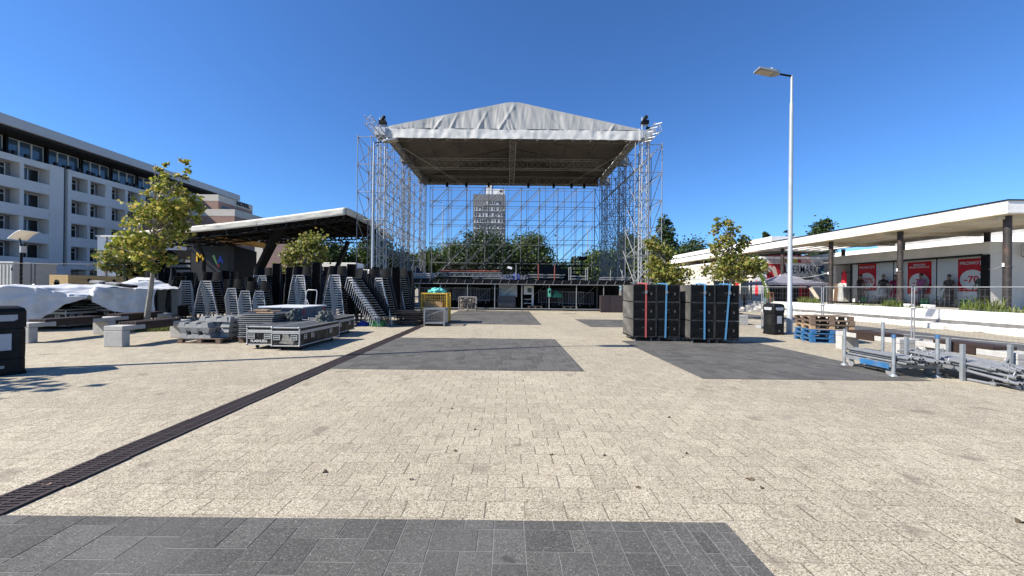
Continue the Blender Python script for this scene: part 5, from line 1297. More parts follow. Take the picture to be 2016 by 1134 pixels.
# ================================================================== loudspeaker stacks
baffle = M("black_speaker_paint", (0.004, 0.0046, 0.005), .7, 0, .4, 4, spec=.12, bump=.2, bscale=120, dirt=(.05, .047, .042), dscale=11, damt=.2)
cheek = M("scuffed_speaker_side", (.075, .072, .066), .55, 0, .3, 3, dirt=(.17, .155, .13), dscale=1.6, damt=.8)
def cabinet_meshes():
    W_, D_, H_ = .738, 1.15, .555
    a = MB(); a.box(.018, W_ - .018, 0, D_, .004, H_ - .004)
    out = [("cabinet_body", a.mesh("cabinet_body", baffle))]
    wcs = M("worn_corner_strip", (.03, .03, .03), .5, .2, .4, 9, dirt=(.22, .21, .19), dscale=14, damt=.5)
    for x0_, x1_ in ((0, .017), (W_ - .017, W_)):
        s_ = MB(); s_.box(x0_, x1_, .012, D_ - .012, .012, H_ - .012); out.append(("side_cheek", s_.mesh("side_cheek", cheek)))
    for x in (.0, W_ - .02):
        b_ = MB(); b_.box(x, x + .02, -.006, .012, .0, H_); out.append(("corner_strip", b_.mesh("corner_strip", wcs)))
    for z in (0, H_ - .02):
        b_ = MB(); b_.box(.02, W_ - .02, -.004, .0, z, z + .02); out.append(("edge_strip", b_.mesh("edge_strip", wcs)))
    h = MB(); h.box(.27, .425, -.0045, -.001, .2, .33)
    for z in (.1, .4): h.box(.55, .60, -.01, 0, z, z + .03); h.box(.06, .1, -.01, 0, z, z + .03)
    r = MB(); r.box(.29, .405, -.012, -.004, .3, .315); r.box(.55, .6, -.006, -.001, .22, .3); r.box(-.004, 0, .42, .47, .3, .38)
    out += [("handle_recess", h.mesh("handle_recess", blackpl)), ("handle", r.mesh("handle", M("worn_steel_fitting", (.1, .095, .085), .5, .5, .4, 14)))]
    return out
CB = cabinet_meshes()
RW = ("bottom", "middle", "top")
def spk_group(loc, rz, names):
    root = Vector(loc); m_ = Matrix.Rotation(rz, 3, 'Z')
    for c_ in range(2):
        o0 = root + m_ @ Vector((c_ * .745, 0, 0))
        t = thing("wheel_board", f"black wheeled board under the {names[c_]} column of loudspeakers", "dolly", o0, rz, "wheel boards under the loudspeakers")
        p_ = MB(); p_.box(.0, .738, .0, 1.15, .115, .148); p_.obj("board", blackply, t, bev=.006)
        for x in (.1, .6):
            for y in (.08, .9):
                p_ = MB(); p_.bar((x - .018, y, .048), (x + .018, y, .048), .048, 14); p_.obj("wheel", M("wheel_grey", (.15, .145, .14), .6), t)
                p_ = MB(); p_.box(x - .03, x + .03, y - .035, y + .035, .098, .115); p_.obj("fork", galv, t)
        for k in range(3):
            s_ = thing("loudspeaker", f"{RW[k]} black loudspeaker cabinet in the {names[c_]} column of the speaker stack", "loudspeaker", o0 + Vector((0, 0, .15 + k * .560)) + m_ @ Vector((random.uniform(-.008, .008), random.uniform(-.012, .012), 0)), rz + random.uniform(-.012, .012), "stacked loudspeakers")
            for nm, me in CB:
                o = bpy.data.objects.new(nm, me); COL.objects.link(o); o.parent = s_
def strap(loc, rz, xb, xt, m_, label):
    """webbing that runs over the top of a column and down its front"""
    t = thing("lashing_strap", label, "strap", loc, rz, "lashing straps on the loudspeakers")
    T = .15 + 3 * .560; p_ = MB(); w_ = .026
    path = [(xb, -.024, .13), (xb + (xt - xb) * .5, -.020, .95), (xt, -.018, T - .02), (xt, -.008, T + .007), (xt, .05, T + .012), (xt, 1.12, T + .012), (xt, 1.174, T), (xt, 1.182, T - .1), (xb, 1.182, .15)]
    vs = []; n = len(path)
    for x, y, z in path: vs += [(x - w_, y, z), (x + w_, y, z)]
    p_.add(vs, [(2 * i, 2 * i + 1, 2 * i + 3, 2 * i + 2) for i in range(n - 1)])
    p_.obj("webbing", m_, t, solid=.004)
    p_ = MB(); p_.box(xt - .034, xt + .034, -.045, -.024, T - .30, T - .2); p_.obj("ratchet", galv, t, bev=.006)
    p_ = MB()
    for k in range(3):
        pts = [(xt - .12 + .11 * math.cos(a) + .09 * k, .25 + .15 * math.sin(a), T + .008 + .006 * k + .018 * math.sin(2 * a + k)) for a in [i * PI / 9 for i in range(17)]]
        vs = []
        for q in pts: vs += [(q[0], q[1], q[2]), (q[0] + .04, q[1] + .01, q[2] + .02)]
        p_.add(vs, [(2 * i, 2 * i + 1, 2 * i + 3, 2 * i + 2) for i in range(len(pts) - 1)], True)
    p_.obj("loose_end", m_, t, solid=.003)
gA = gp(1246, 672); gB = gp(1359, 676)
rA, rB = R(-1), R(-2)
NM = ("leftmost", "second from left", "third from left", "rightmost")
spk_group((gA.x, gA.y, 0), rA, NM[:2]); spk_group((gB.x, gB.y, 0), rB, NM[2:])
for (g_, rz, xb, xt, m_, lb) in ((gA, rA, .40, .40, redstrap, "red strap over the leftmost column of loudspeakers"), (gA, rA, 1.02, 1.05, bluestrap, "blue strap over the second column of loudspeakers"), (gB, rB, .42, .42, bluestrap, "blue strap over the third column of loudspeakers"), (gB, rB, 1.06, 1.18, bluestrap, "slanting blue strap over the rightmost column of loudspeakers")):
    strap((g_.x, g_.y, 0), rz, xb, xt, m_, lb)

# ================================================================== pallet stack on the right
q = gp(1594, 674); cols = [(bluepaint, bluepaint, "blue"), (bluepaint, bluepaint, "blue"), (bluepaint, bluepaint, "blue"), (rawwood, rawwood, "pale"), (oldwood, oldwood, "dark"), (oldwood, oldwood, "dark")]
pl_lab = ("lowest blue pallet in the stack behind the right hand bench", "second blue pallet from the ground in the right hand stack", "third blue pallet from the ground in the right hand stack", "pale raw wood pallet in the middle of the right hand stack", "lower dark brown pallet of the right hand stack", "topmost dark brown pallet of the right hand stack")
for k, (a, b_, nm) in enumerate(cols):
    pallet((q.x + random.uniform(-.02, .03), q.y - .05 + random.uniform(-.02, .02), k * .1445), R(-14) + random.uniform(-.03, .03), pl_lab[k], a, b_, "pallets in the right hand stack", 1.2, 1.0)

# ================================================================== tube racks on the right
galvp = M("galvanised_post", (.28, .30, .31), .45, .4, .2, 7)
def rack(loc, sx, sy, h, label, sq_, blue=False):
    t = thing("tube_rack", label, "stillage", loc, 0, "tube racks on the right")
    zb_2 = .21
    for i, x in enumerate((0, sx)):
        for j, y in enumerate((0, sy)):
            p_ = MB()
            if sq_: p_.box(x - .027, x + .027, y - .027, y + .027, 0, h)
            else: p_.bar((x, y, .03), (x, y, h + (.16 if (i and j) else 0)), .03, 10); p_.lathe([(.075, 0), (.075, .012), (.034, .05)], (x, y, 0), 12)
            o = p_.obj("post", galvp, t)
            if not (i and j) and not sq_ and blue and (i == 1 or j == 0):
                c_ = MB(); c_.lathe([(.034, 0), (.034, .07)], (x, y, h - .068), 10); co = bpy.data.objects.new("cap", c_.mesh("cap", bluepaint)); COL.objects.link(co); co.parent = o
    p_ = MB()
    for x in (0, sx): p_.box(x - .022, x + .022, .034, sy - .034, zb_2 - .04, zb_2 + .04)
    for y in (0, sy * .5, sy): p_.box(.034, sx - .034, y - .022, y + .022, zb_2 - .04, zb_2 + .036)
    p_.obj("base_frame", galvd, t)
    if blue:
        p_ = MB(); p_.box(-.036, -.026, .06, sy * .62, zb_2 - .075, zb_2 + .03); p_.obj("blue_plate", bluepaint, t)
        for x in (.05, sx - .05):
            for y in (.12, sy - .12):
                p_ = MB(); p_.bar((x - .02, y, .066), (x + .02, y, .066), .066, 16); p_.bar((x - .024, y, .066), (x + .024, y, .066), .025, 10); p_.box(x - .03, x + .03, y - .03, y + .03, .133, zb_2 - .041); p_.obj("caster", M("caster_grey", (.22, .22, .22), .5), t)
    else:
        p_ = MB()
        for x in (0, sx): p_.sq((x, .05, zb_2 + .02), (x, .25, zb_2 + .25), .03, .02) if False else p_.sq((x + (.03 if x == 0 else -.03), .0, zb_2 + .22), (x + (.2 if x == 0 else -.2), 0, zb_2 + .03), .03, .02)
        p_.obj("gusset", galv, t)
    return t
A_, B_, D_ = gp(1669, 719), gp(1762, 741), gp(1849, 738)
rack((B_.x - .03, B_.y, 0), .86, A_.y - B_.y, .82, "wheeled tube rack with round posts and a blue plate on its side", False, True)
rx, ry = B_.x - .03, B_.y
def clamp_tube(name, label, p, q_, r, m_, grp, coup=0):
    p = Vector(p); q_ = Vector(q_); t = thing(name, label, "tube", p, 0, grp); d = q_ - p
    mb = MB(); mb.bar((0, 0, 0), d, r, 10); mb.obj("tube", m_, t)
    dn = d.normalized()
    ends = MB(); ends.bar(-dn * .003, dn * .02, r * .75, 8); ends.bar(d - dn * .02, d + dn * .003, r * .75, 8); ends.obj("bore", steeldk, t)
    for k in range(coup):
        c_ = MB(); f = random.uniform(.03, .1) if k == 0 else random.uniform(.88, .97); c0 = d * f
        c_.bar(c0 - dn * .035, c0 + dn * .035, r * 1.55, 10); c_.bar(c0 + Vector((0, 0, r)), c0 + Vector((random.uniform(-.05, .05), 0, r + .06)), .012, 6); c_.obj("coupler", galv, t)
    return t
lay = 0
for k in range(22):
    ly, i = divmod(k, 9); x = rx + .07 + (i + .5 * (ly % 2)) * .083
    if x > rx + .80: continue
    y0 = ry - .18 + random.uniform(-.12, .08); L_ = random.uniform(1.15, 1.4)
    clamp_tube("scaffold_tube", f"galvanised tube in the {('lowest', 'second', 'top')[ly]} layer on the wheeled rack with the blue plate", (x, y0, .275 + ly * .052), (x + random.uniform(-.02, .02), y0 + L_, .275 + ly * .052), .0245, galv if k % 4 else galvd, f"{('lowest', 'second', 'top')[ly]} layer tubes on the wheeled rack", 1 if k % 2 else 0)
E_ = gp(1892, 749)
rack((E_.x, E_.y - .02, 0), .90, .98, .69, "grey tube rack with square posts beside the wheeled one", True)
for k in range(24):
    ly, i = divmod(k, 8); x = E_.x + .06 + (i + .5 * (ly % 2)) * .098
    y0 = E_.y - .62 + random.uniform(-.18, .2); L_ = random.uniform(1.5, 1.8); z = .27 + ly * .056
    clamp_tube("scaffold_tube", f"galvanised tube with couplers in the {('lowest', 'second', 'top')[ly]} layer spilling from the square post rack", (x, y0, z + (-.08 - .035 * (2 - ly))), (x + random.uniform(-.07, .07), y0 + L_, z + .01), .026, galv if k % 3 else galvd, f"{('lowest', 'second', 'top')[ly]} layer tubes of the square post rack", 2)
for k in range(7):
    x = E_.x + .1 + k * .11; y0 = E_.y - .55 + random.uniform(-.1, .15)
    clamp_tube("scaffold_tube", "galvanised tube lying on the paving in front of the square post rack", (x, y0, .03), (x + random.uniform(-.15, .15), y0 + random.uniform(.4, .55), .03), .026, galv if k % 2 else galvd, "tubes on the ground by the racks", 1)

# ================================================================== canopy and shops on the right
TER = .80
kerbm = M("stained_whitewash", (.70, .68, .63), .9, 0, .1, 2.5, bump=.4, bscale=7, dirt=(.33, .30, .26), dscale=1.6, damt=.8)
t = thing("planter_wall", "long low white wall with a peeling ledge in front of the shops", "wall", (20.6, 4, 0))
def wob(x0, x1, y0, y1, z0, z1, name, m_, amp, seed, par):
    mb = MB()
    def fn(u, v):
        y = y0 + (y1 - y0) * u; path = [(x1, z0), (x0, z0), (x0, z1), (x1, z1)]; i = min(2, int(v * 3)); f = v * 3 - i
        a, c_ = path[i], path[i + 1]; x = a[0] + (c_[0] - a[0]) * f; z = a[1] + (c_[1] - a[1]) * f
        n_ = noise.noise(Vector((y * 1.2, v * 4, seed))) * amp + noise.noise(Vector((y * 5, v * 9, seed))) * amp * .4
        return (x + n_ * (1 if v < .67 else .3), y, max(z0, z + n_ * .7))
    mb.grid(fn, 160, 9, False); mb.obj(name, m_, par, world=True)
wob(20.6, 21.2, 4, 28.7, 0, .86, "upper_wall", peelwall, .02, 1, t); wob(19.82, 20.62, 4, 28.9, 0, .24, "ledge", kerbm, .06, 5, t)
p_ = MB(); p_.box(20.50, 20.565, 4, 28.7, .24, .40); p_.obj("shadow_joint", M("grey_shade_band", (.13, .127, .12), .9, 0, .4, 3), t, world=True)  # grey strip paints in the shadow gap above the ledge
p_ = MB(); p_.box(21.19, 60, -4, 70, -.1, TER); tag(p_.obj("terrace", M("terrace_paving", (.34, .32, .28), .85, 0, .15, 3)), kind="structure")
t = thing("stone_steps", "pale stone steps leading up to the shops beside the white wall", "steps", (19.4, 28.9, 0))
for k in range(5):
    p_ = MB(); p_.box(19.1 + k * .42, 21.19, 29.0, 41.0, k * .16 + .001, (k + 1) * .16); p_.obj("step", concrete, t, world=True, bev=.012)
cb = thing("canopy_building", "long flat white canopy on dark columns along the right of the plaza", "canopy", (22.3, 16.5, TER))
CX0, CX1, CY0, CY1 = 22.3, 28.5, at(1985, 400, 1).y * 16.5, 51.0
Z0, Z1 = 5.24, 5.82
GY0, GY1 = 29.3, 33.0
p_ = MB(); p_.box(CX0, CX1, CY0, GY0, Z0 + .04, Z1); p_.box(CX0, CX1, GY1, CY1, Z0 + .04, Z1); p_.box(CX0, 23.5, GY0 + .001, GY1 - .001, Z0 + .041, Z1 - .001); p_.obj("fascia", fasciam, cb, world=True)
for k in range(5):
    p_ = MB(); x_ = 23.95 + k * 1.0; p_.box(x_, x_ + .48, GY0 + .002, GY1 - .002, Z0 + .1, Z1 - .05); p_.obj("open_beam", whitewall, cb, world=True)
soff = M("stained_soffit", (.50, .44, .33), .9, 0, .15, 1.0, dirt=(.26, .17, .08), dscale=.7, damt=.8)
p_ = MB(); p_.box(CX0 + .004, CX1 - .004, CY0 + .004, GY0 - .01, Z0, Z0 + .036); p_.box(CX0 + .004, CX1 - .004, GY1 + .01, CY1, Z0, Z0 + .036); p_.obj("soffit", soff, cb, world=True)
p_ = MB(); p_.box(CX0 - .05, CX1, CY0 - .05, GY0 - .05, Z1, Z1 + .05); p_.box(CX0 - .05, CX1, GY1 + .05, CY1, Z1, Z1 + .05); p_.box(CX0 - .05, 23.5, GY0 - .049, GY1 + .049, Z1, Z1 + .05); p_.obj("roof_edge", steeldk, cb, world=True)
for y in range(17, 51, 5):
    if not 28 < y < 34:
        p_ = MB(); p_.box(CX0 + .3, CX1 - .2, y, y + .18, Z0 - .16, Z0 - .002); p_.obj("soffit_rib", soff, cb, world=True)
p_ = MB(); p_.box(24.4, 30, 34.2, CY1 + 4, Z1 + .052, 6.75); p_.obj("roof_upstand", whitewall, cb, world=True)
for X_, zz in ((23.0, Z0), (28.1, Z0)):
    for k in range(8 if X_ < 24 else 7):
        y = 17.02 + 4.65 * (k + (0 if X_ < 24 else 1))
        p_ = MB(); p_.bar((X_, y, TER), (X_, y, zz), .135, 14); p_.lathe([(.17, 0), (.17, .06), (.14, .1)], (X_, y, TER), 14); p_.lathe([(.14, 0), (.15, .02), (.15, .1), (.14, .12)], (X_, y, TER + 2.0), 14); p_.obj("column", M("dark_rusty_column", (.035, .030, .028), .6, .2, .4, 4, dirt=(.13, .075, .05), dscale=2.5, damt=.6), cb, world=True)
# shop block
SX, SY0, SY1 = 26.0, 19.95, 29.6
sh = thing("shop_building", "flat shop with a wide display window under the white canopy", "shop", (SX, SY0, TER))
ST = 4.46; WT = 3.76
p_ = MB(); p_.box(SX, 36, SY0, SY1, WT + .06, ST); p_.obj("parapet", beigewall, sh, world=True)
p_ = MB(); p_.box(SX + .06, 36, SY0 + .02, SY0 + .3, TER, WT + .058); p_.obj("end_wall", beigewall, sh, world=True)
p_ = MB(); p_.box(SX + .01, 36, SY1 - .3, SY1 - .01, TER, WT + .058); p_.obj("cross_wall", beigewall, sh, world=True)
wf = MB(); wf.box(SX - .03, SX + .05, SY0, SY0 + .34, TER, WT); wf.box(SX - .03, SX + .05, SY0 + .342, SY1, WT - .0, WT + .055); wf.box(SX - .02, SX + .05, SY0 + .342, SY1, TER, TER + .12)
for y in (22.4, 24.9, 27.4): wf.box(SX - .005, SX + .03, y, y + .03, TER + .12, WT)
wf.obj("window_frame", steeldk, sh, world=True)
p_ = MB(); p_.add([(SX + .014, 27.9, TER + .13), (SX + .014, SY0 + .35, TER + .13), (SX + .014, SY0 + .35, WT - .01), (SX + .014, 27.9, WT - .01)], [(0, 1, 2, 3)]); p_.obj("window_pane", glass_mat("shop_glass", (.94, .96, .95)), sh, world=True)
p_ = MB(); p_.box(SX + .80, SX + .9, SY0 + .31, 28.7, TER + .05, WT); p_.obj("display_back", M("display_white", (.82, .82, .79), .7, 0, .04, 1), sh, world=True)
p_ = MB(); p_.box(SX + .06, SX + 5, SY0 + .31, SY1 - .31, TER, TER + .05); p_.obj("display_floor", concdk, sh, world=True)
dr_ = MB(); dr_.box(SX + .01, SX + .06, 28.0, 28.06, TER, WT); dr_.box(SX + .01, SX + .06, 28.75, 28.8, TER, 3.2); dr_.box(SX + .01, SX + .06, 28.06, 28.75, 3.15, 3.2); dr_.obj("door_frame", steeldk, sh, world=True)
p_ = MB(); p_.box(SX + 3, SX + 3.1, 28.2, SY1 - .31, TER + .05, WT); p_.obj("dark_interior", steeldk, sh, world=True)
# rooftop behind
p_ = MB(); p_.box(30.5, 38, 18.5, 50, ST - 1, 5.30); tag(p_.obj("rooftop_block", whitewall), "sunlit white rooftop wall seen in the gap beneath the canopy", "rooftop wall")
p_ = MB(); p_.box(34, 42, 24, 34, 5.0, 5.95); tag(p_.obj("rooftop_parapet", M("rough_grey_concrete", (.3, .29, .27), .95, 0, .25, 2, bump=.5, bscale=12)), "rough grey concrete parapet on the roof behind the shop", "parapet")
t = thing("air_conditioner", "white air conditioner hanging on the end wall of the shop", "air conditioner", (SX + 1.72, SY0 - .3, 3.70))
p_ = MB(); p_.box(0, .9, 0, .30, 0, .6); p_.obj("casing", M("ac_cream", (.5, .48, .42), .5), t, bev=.015); p_ = MB(); p_.box(.1, .62, -.008, 0, .06, .54); p_.obj("grille", steeldk, t)
p_ = MB(); p_.box(.1, .14, .0, .31, -.06, -.002); p_.box(.7, .74, 0, .31, -.06, -.002); p_.obj("bracket", galvd, t)
# posters in the window
def poster(y0, y1, z0, z1, label, lines, num):
    t = thing("sale_poster", label, "poster", (SX + .79, y1, z0), 0, "sale posters in the shop window")
    W_ = y1 - y0; H_ = z1 - z0
    p_ = MB(); p_.box(-.012, 0, -W_, 0, 0, H_); p_.obj("red_sheet", redp, t)
    cy, cz, rr = -W_ / 2, H_ * .36, min(W_ * .43, H_ * .34)
    p_ = MB(); n = 40; p_.prism([(-.013, cy + rr * math.cos(2 * PI * k / n), cz + rr * math.sin(2 * PI * k / n)) for k in range(n)], (-.003, 0, 0)); p_.obj("white_disc", whitep, t)
    for s_, sz, zf in lines: text("lettering", s_, sz, whitep, t, (-.016, cy, H_ * zf), PLAZA, .003, .004)
    text("numeral", num, rr * .92, redp, t, (-.019, cy + .02, cz), PLAZA, .003, .012)
    p_ = MB()
    for k in range(6): p_.box(-.016, -.012, -W_ * .82 + k * W_ * .11, -W_ * .82 + k * W_ * .11 + .05, .05, .13)
    p_.obj("bottom_marks", M("poster_pale_red", (.6, .25, .25), .5), t)
def zpost(px_, py_):  # height on the display back wall
    d = ray(px_, py_); s_ = (SX + .79) / d.x; return CAM_H + d.z * s_, d.y * s_
def pst(x0, x1, yt, yb, label, lines, num):
    zt_, ya = zpost(x1, yt); zb_3, yb_ = zpost(x0, yb); zt2, _ = zpost(x0, yt + 3)
    poster(ya, yb_, max(TER + .3, zpost(x1, yb)[0]), zt_, label, lines, num)
pst(1886, 1944, 507, 574, "red sale poster at the near end of the shop window", [("PROMOȚII", .25, .86)], "-70")
pst(1787, 1834, 514, 579, "red sale poster with two lines of lettering in the middle of the shop window", [("REDUCERI", .15, .905), ("PROMOȚIONALE", .15, .83)], "-70")
pst(1689, 1725, 518, 572, "red sale poster at the far end of the shop window", [("PROMOȚII", .25, .86)], "-70%")
# mannequins
def mannequin(px_, top_py, label, colr, legc, seed, skirt=False, arms=(.25, .2), skin=(.42, .30, .22), hairc=None):
    d = ray(px_, 560); s_ = (SX + .42) / d.x; y = d.y * s_
    zt_ = CAM_H + ray(px_, top_py).z * s_; H_ = zt_ - TER - .1
    t = thing("mannequin", label, "mannequin", (SX + .42, y, TER + .1), R(-90 + seed * 13 % 50 - 20), "mannequins in the shop window")
    k = H_ / 1.75
    V = {"pel": (0, 0, .93, .15, .11), "sp": (0, .0, 1.15, .125, .09), "ch": (0, 0, 1.34, .15, .10), "nk": (0, 0, 1.49, .05, .05), "hd": (0, -.01, 1.58, .075, .085), "hd2": (0, -.01, 1.68, .078, .09), "hd3": (0, 0, 1.74, .04, .045)}
    order = list(V); vs = [(x * k, y_ * k, z * k) for x, y_, z, _, _ in V.values()]; rs = [(a * k, b_ * k) for *_, a, b_ in V.values()]
    es = [(i, i + 1) for i in range(len(order) - 1)]
    for sx in (-1, 1):
        i0 = len(vs)
        for x, y_, z, r in ((.17, 0, 1.40, .055), (.21 + arms[0] * .2, .03, 1.15, .042), (.22 + arms[0] * .25, -.05 - arms[1] * .4, .93, .033), (.22 + arms[0] * .25, -.08 - arms[1] * .5, .84, .026)):
            vs.append((sx * x * k, y_ * k, z * k)); rs.append((r * k, r * k))
        es += [(2, i0), (i0, i0 + 1), (i0 + 1, i0 + 2), (i0 + 2, i0 + 3)]
        i0 = len(vs)
        for x, y_, z, r in ((.085, 0, .86, .085), (.09, -.01, .48, .055), (.095, .01, .10, .036), (.10, -.10, .03, .035)):
            vs.append((sx * x * k, y_ * k, z * k)); rs.append((r * k, r * k))
        es += [(0, i0), (i0, i0 + 1), (i0 + 1, i0 + 2), (i0 + 2, i0 + 3)]
    me = bpy.data.meshes.new("body"); me.from_pydata(vs, es, []); o = bpy.data.objects.new("body", me); COL.objects.link(o); o.parent = t
    md = o.modifiers.new("skin", 'SKIN'); 
    for i, sv in enumerate(me.skin_vertices[0].data): sv.radius = rs[i]; sv.use_root = (i == 0)
    o.modifiers.new("smooth", 'SUBSURF').levels = 1; o.modifiers["smooth"].render_levels = 1
    me.materials.append(M("mannequin_skin", skin, .5, 0, .05, 3))
    top = MB(); top.lathe([(.17 * k, .80 * k), (.165 * k, .95 * k), (.145 * k, 1.15 * k), (.172 * k, 1.33 * k), (.16 * k, 1.42 * k), (.065 * k, 1.475 * k)], n=14)
    for sx in (-1, 1): top.bar((sx * .15 * k, 0, 1.40 * k), (sx * (.22 + arms[0] * .12) * k, .02 * k, 1.22 * k), .075 * k, 8, .07 * k)
    top.v = [(x, y_ * .78, z) for x, y_, z in top.v]; top.obj("top", M("mannequin_top", colr, .8, 0, .5, 9), t)
    lg = MB()
    if skirt: lg.lathe([(.25 * k, .40 * k), (.20 * k, .7 * k), (.165 * k, .93 * k)], n=16)
    else:
        for sx in (-1, 1): lg.bar((sx * .09 * k, 0, .90 * k), (sx * .095 * k, 0, .12 * k), .098 * k, 10, .065 * k)
    lg.obj("trousers" if not skirt else "skirt", M("mannequin_lower", legc, .8, 0, .5, 8), t)
    hr = MB(); hr.lathe([(.078 * k, 1.64 * k), (.088 * k, 1.70 * k), (.06 * k, 1.765 * k), (.01, 1.785 * k)], (0, .012, 0), 12); hr.obj("hair", M("mannequin_hair", hairc or (.05, .035, .025), .7), t)
mannequin(1694, 541, "mannequin in a dark brown jacket before the far sale poster", (.05, .04, .035), (.28, .2, .16), 1)
mannequin(1739, 541, "mannequin in a black top and white skirt between two sale posters", (.012, .012, .014), (.55, .53, .52), 2, True, hairc=(.3, .22, .1))
mannequin(1763, 542, "mannequin in a crimson dress beside the dark column", (.30, .01, .06), (.30, .012, .06), 3, True)
mannequin(1813, 539, "mannequin in a pink patterned top before the middle sale poster", (.40, .12, .26), (.16, .14, .2), 4)
mannequin(1868, 541, "mannequin in a patterned dress alone between the middle and near posters", (.13, .10, .095), (.14, .10, .09), 5, True)
mannequin(1934, 537, "mannequin in a grey green jacket at the near end of the window", (.09, .12, .10), (.2, .2, .19), 6)
# goods on the display floor
goods = [((.03, .2, .08), .42), ((.1, .1, .12), .35), ((.35, .04, .04), .3), ((.05, .28, .1), .45), ((.3, .27, .22), .4), ((.03, .03, .035), .38)]
for k in range(11):
    y = 20.6 + k * .66; c_, h = goods[(k * 5 + 1) % 6]
    t = thing("shopping_bag", f"{('dark green', 'grey', 'red', 'bright green', 'beige', 'black')[(k * 5 + 1) % 6]} bag standing on the display floor, number {('one', 'two', 'three', 'four', 'five', 'six', 'seven', 'eight', 'nine', 'ten', 'eleven')[k]} from the near end", "bag", (SX + .22 + .1 * (k % 2), y, TER + .05), R(-90 + (k * 37) % 40), "bags on the display floor")
    p_ = MB(); p_.hexa([(-.18, -.09, 0), (.18, -.09, 0), (.18, .09, 0), (-.18, .09, 0), (-.2, -.05, h), (.2, -.05, h), (.2, .05, h), (-.2, .05, h)]); p_.obj("bag_body", M("bag_cloth", c_, .6, 0, .3, 6), t, bev=.02)
    p_ = MB(); p_.tube([(-.1, 0, h - .02), (-.09, 0, h + .14), (0, 0, h + .19), (.09, 0, h + .14), (.1, 0, h - .02)], .012, 6); p_.obj("handle", steeldk, t)
for k, (px_, lb) in enumerate(((1782, "left white printed box on the terrace edge before the window"), (1822, "right white printed box on the terrace edge before the window"))):
    d = ray(px_, 597); s_ = 24.6 / d.x; t = thing("printed_box", lb, "box", (24.6, d.y * s_, TER), R(-90), 0 or "printed boxes on the terrace"); p_ = MB(); p_.box(-.26, .26, 0, .3, 0, .16); p_.obj("carton", whitep, t, bev=.005); p_ = MB(); p_.box(-.22, .22, -.004, 0, .06, .1); p_.obj("blue_stripe", bluepaint, t)
# string of lights between the columns
t = thing("light_string", "slack cable of small lamps strung between the dark canopy columns", "light string", (23.0, 17, 2.9))
p_ = MB(); bl = MB()
for k in range(4):
    y0_ = 17.02 + 4.65 * k; pts = [(22.85, y0_ + 4.65 * f / 8, 3.0 - .25 * math.sin(PI * f / 8)) for f in range(9)] if k else [(25.9 - 2.95 * f / 8, 19.9 - 2.75 * f / 8, 2.96 - .06 * math.sin(PI * f / 8)) for f in range(9)]
    if k in (0, 2): p_.tube(pts, .012, 5)
    bl.bar((22.82, y0_, 2.9), (22.82, y0_, 3.06), .04, 8)
p_.obj("cable", framew, t, world=True); bl.obj("lamp", whitep, t, world=True)
p_ = MB()
def wire(a, c_, sag): 
    a = Vector(a); c_ = Vector(c_); return [a.lerp(c_, f / 12) - Vector((0, 0, sag * math.sin(PI * f / 12))) for f in range(13)]
p_.tube(wire((23, 17.2, 5.1), (23, 35.5, 5.1), .25), .014, 5); tag(p_.obj("overhead_cable", framew), "pale cable sagging beneath the canopy soffit", "cable")
# supermarket block
mk = thing("supermarket_building", "supermarket front at the far part of the canopy with red posters and black lettering", "supermarket", (22.6, 33, TER))
YK = 33.0; KT = 4.55
p_ = MB(); p_.box(22.62, 30.4, YK, YK + .3, TER, KT); p_.obj("front_wall", whitewall, mk, world=True)
p_ = MB(); p_.box(22.6, 22.9, YK + .302, 50.6, TER, KT); p_.obj("plaza_wall", beigewall, mk, world=True)
p_ = MB(); p_.box(22.55, 30.4, YK - .05, 50.6, KT + .002, KT + .2); p_.obj("roof", whitewall, mk, world=True)
p_ = MB(); p_.box(28.15, 30.3, SY1 + .01, YK - .06, TER, KT - .02); p_.obj("recess_wall", M("grey_render", (.32, .32, .32), .85, 0, .1, 2), mk, world=True)
def onY(px_, py_): d = ray(px_, py_); s_ = (YK - .02) / d.y; return d.x * s_, CAM_H + d.z * s_
def sheet(name, x0, x1, yt, yb, m_, off=.01):
    xa, za = onY(x0, yt); xb, zb_4 = onY(x1, yb); p_ = MB(); p_.box(xa, xb, YK - off - .008, YK - off, min(za, zb_4), max(za, zb_4)); return p_.obj(name, m_, mk, world=True)
sheet("upper_poster", 1513, 1597, 502, 518, M("poster_dark_red", (.2, .01, .03), .5, 0, .1, 2)); sheet("upper_poster_band", 1513, 1545, 507, 517, M("poster_faded", (.42, .36, .36), .5, 0, .5, 3), .02)
sheet("upper_poster_fruit", 1548, 1570, 506, 518, M("poster_yellow_green", (.4, .38, .06), .5, 0, .6, 5), .02); sheet("upper_poster_picture", 1577, 1597, 505, 518, M("poster_pink", (.5, .3, .28), .5, 0, .6, 6), .02)
sheet("red_poster", 1510, 1546, 519, 551, M("poster_red", (.32, .012, .02), .5, 0, .25, 1.5))
def blob(pxs, m_, nm, off): 
    pts = [onY(a, c_) for a, c_ in pxs]; p_ = MB(); p_.prism([(x, YK - off, z) for x, z in pts], (0, .004, 0)); p_.obj(nm, m_, mk, world=True)
pale = M("poster_pale_figure", (.48, .40, .34), .5, 0, .3, 4)
blob([(1512, 534), (1511, 527), (1515, 522), (1519, 524), (1520, 530), (1517, 536)], pale, "poster_face", .022); blob([(1520, 532), (1521, 525), (1525, 524), (1528, 530), (1533, 547), (1527, 550), (1523, 540)], pale, "poster_figure", .022); blob([(1528, 545), (1544, 540), (1545, 543), (1530, 549)], whitep, "poster_script", .022)
sheet("sign_board", 1545, 1629, 521, 538, whitep)
cx_, cz_ = onY(1581, 531.5); text("lettering", "SUPERMARKET", 1.0, blackp, mk, (cx_ + .02 - 22.6, YK - .024 - 33, cz_ - TER), FRONT, .004, .004, .58)
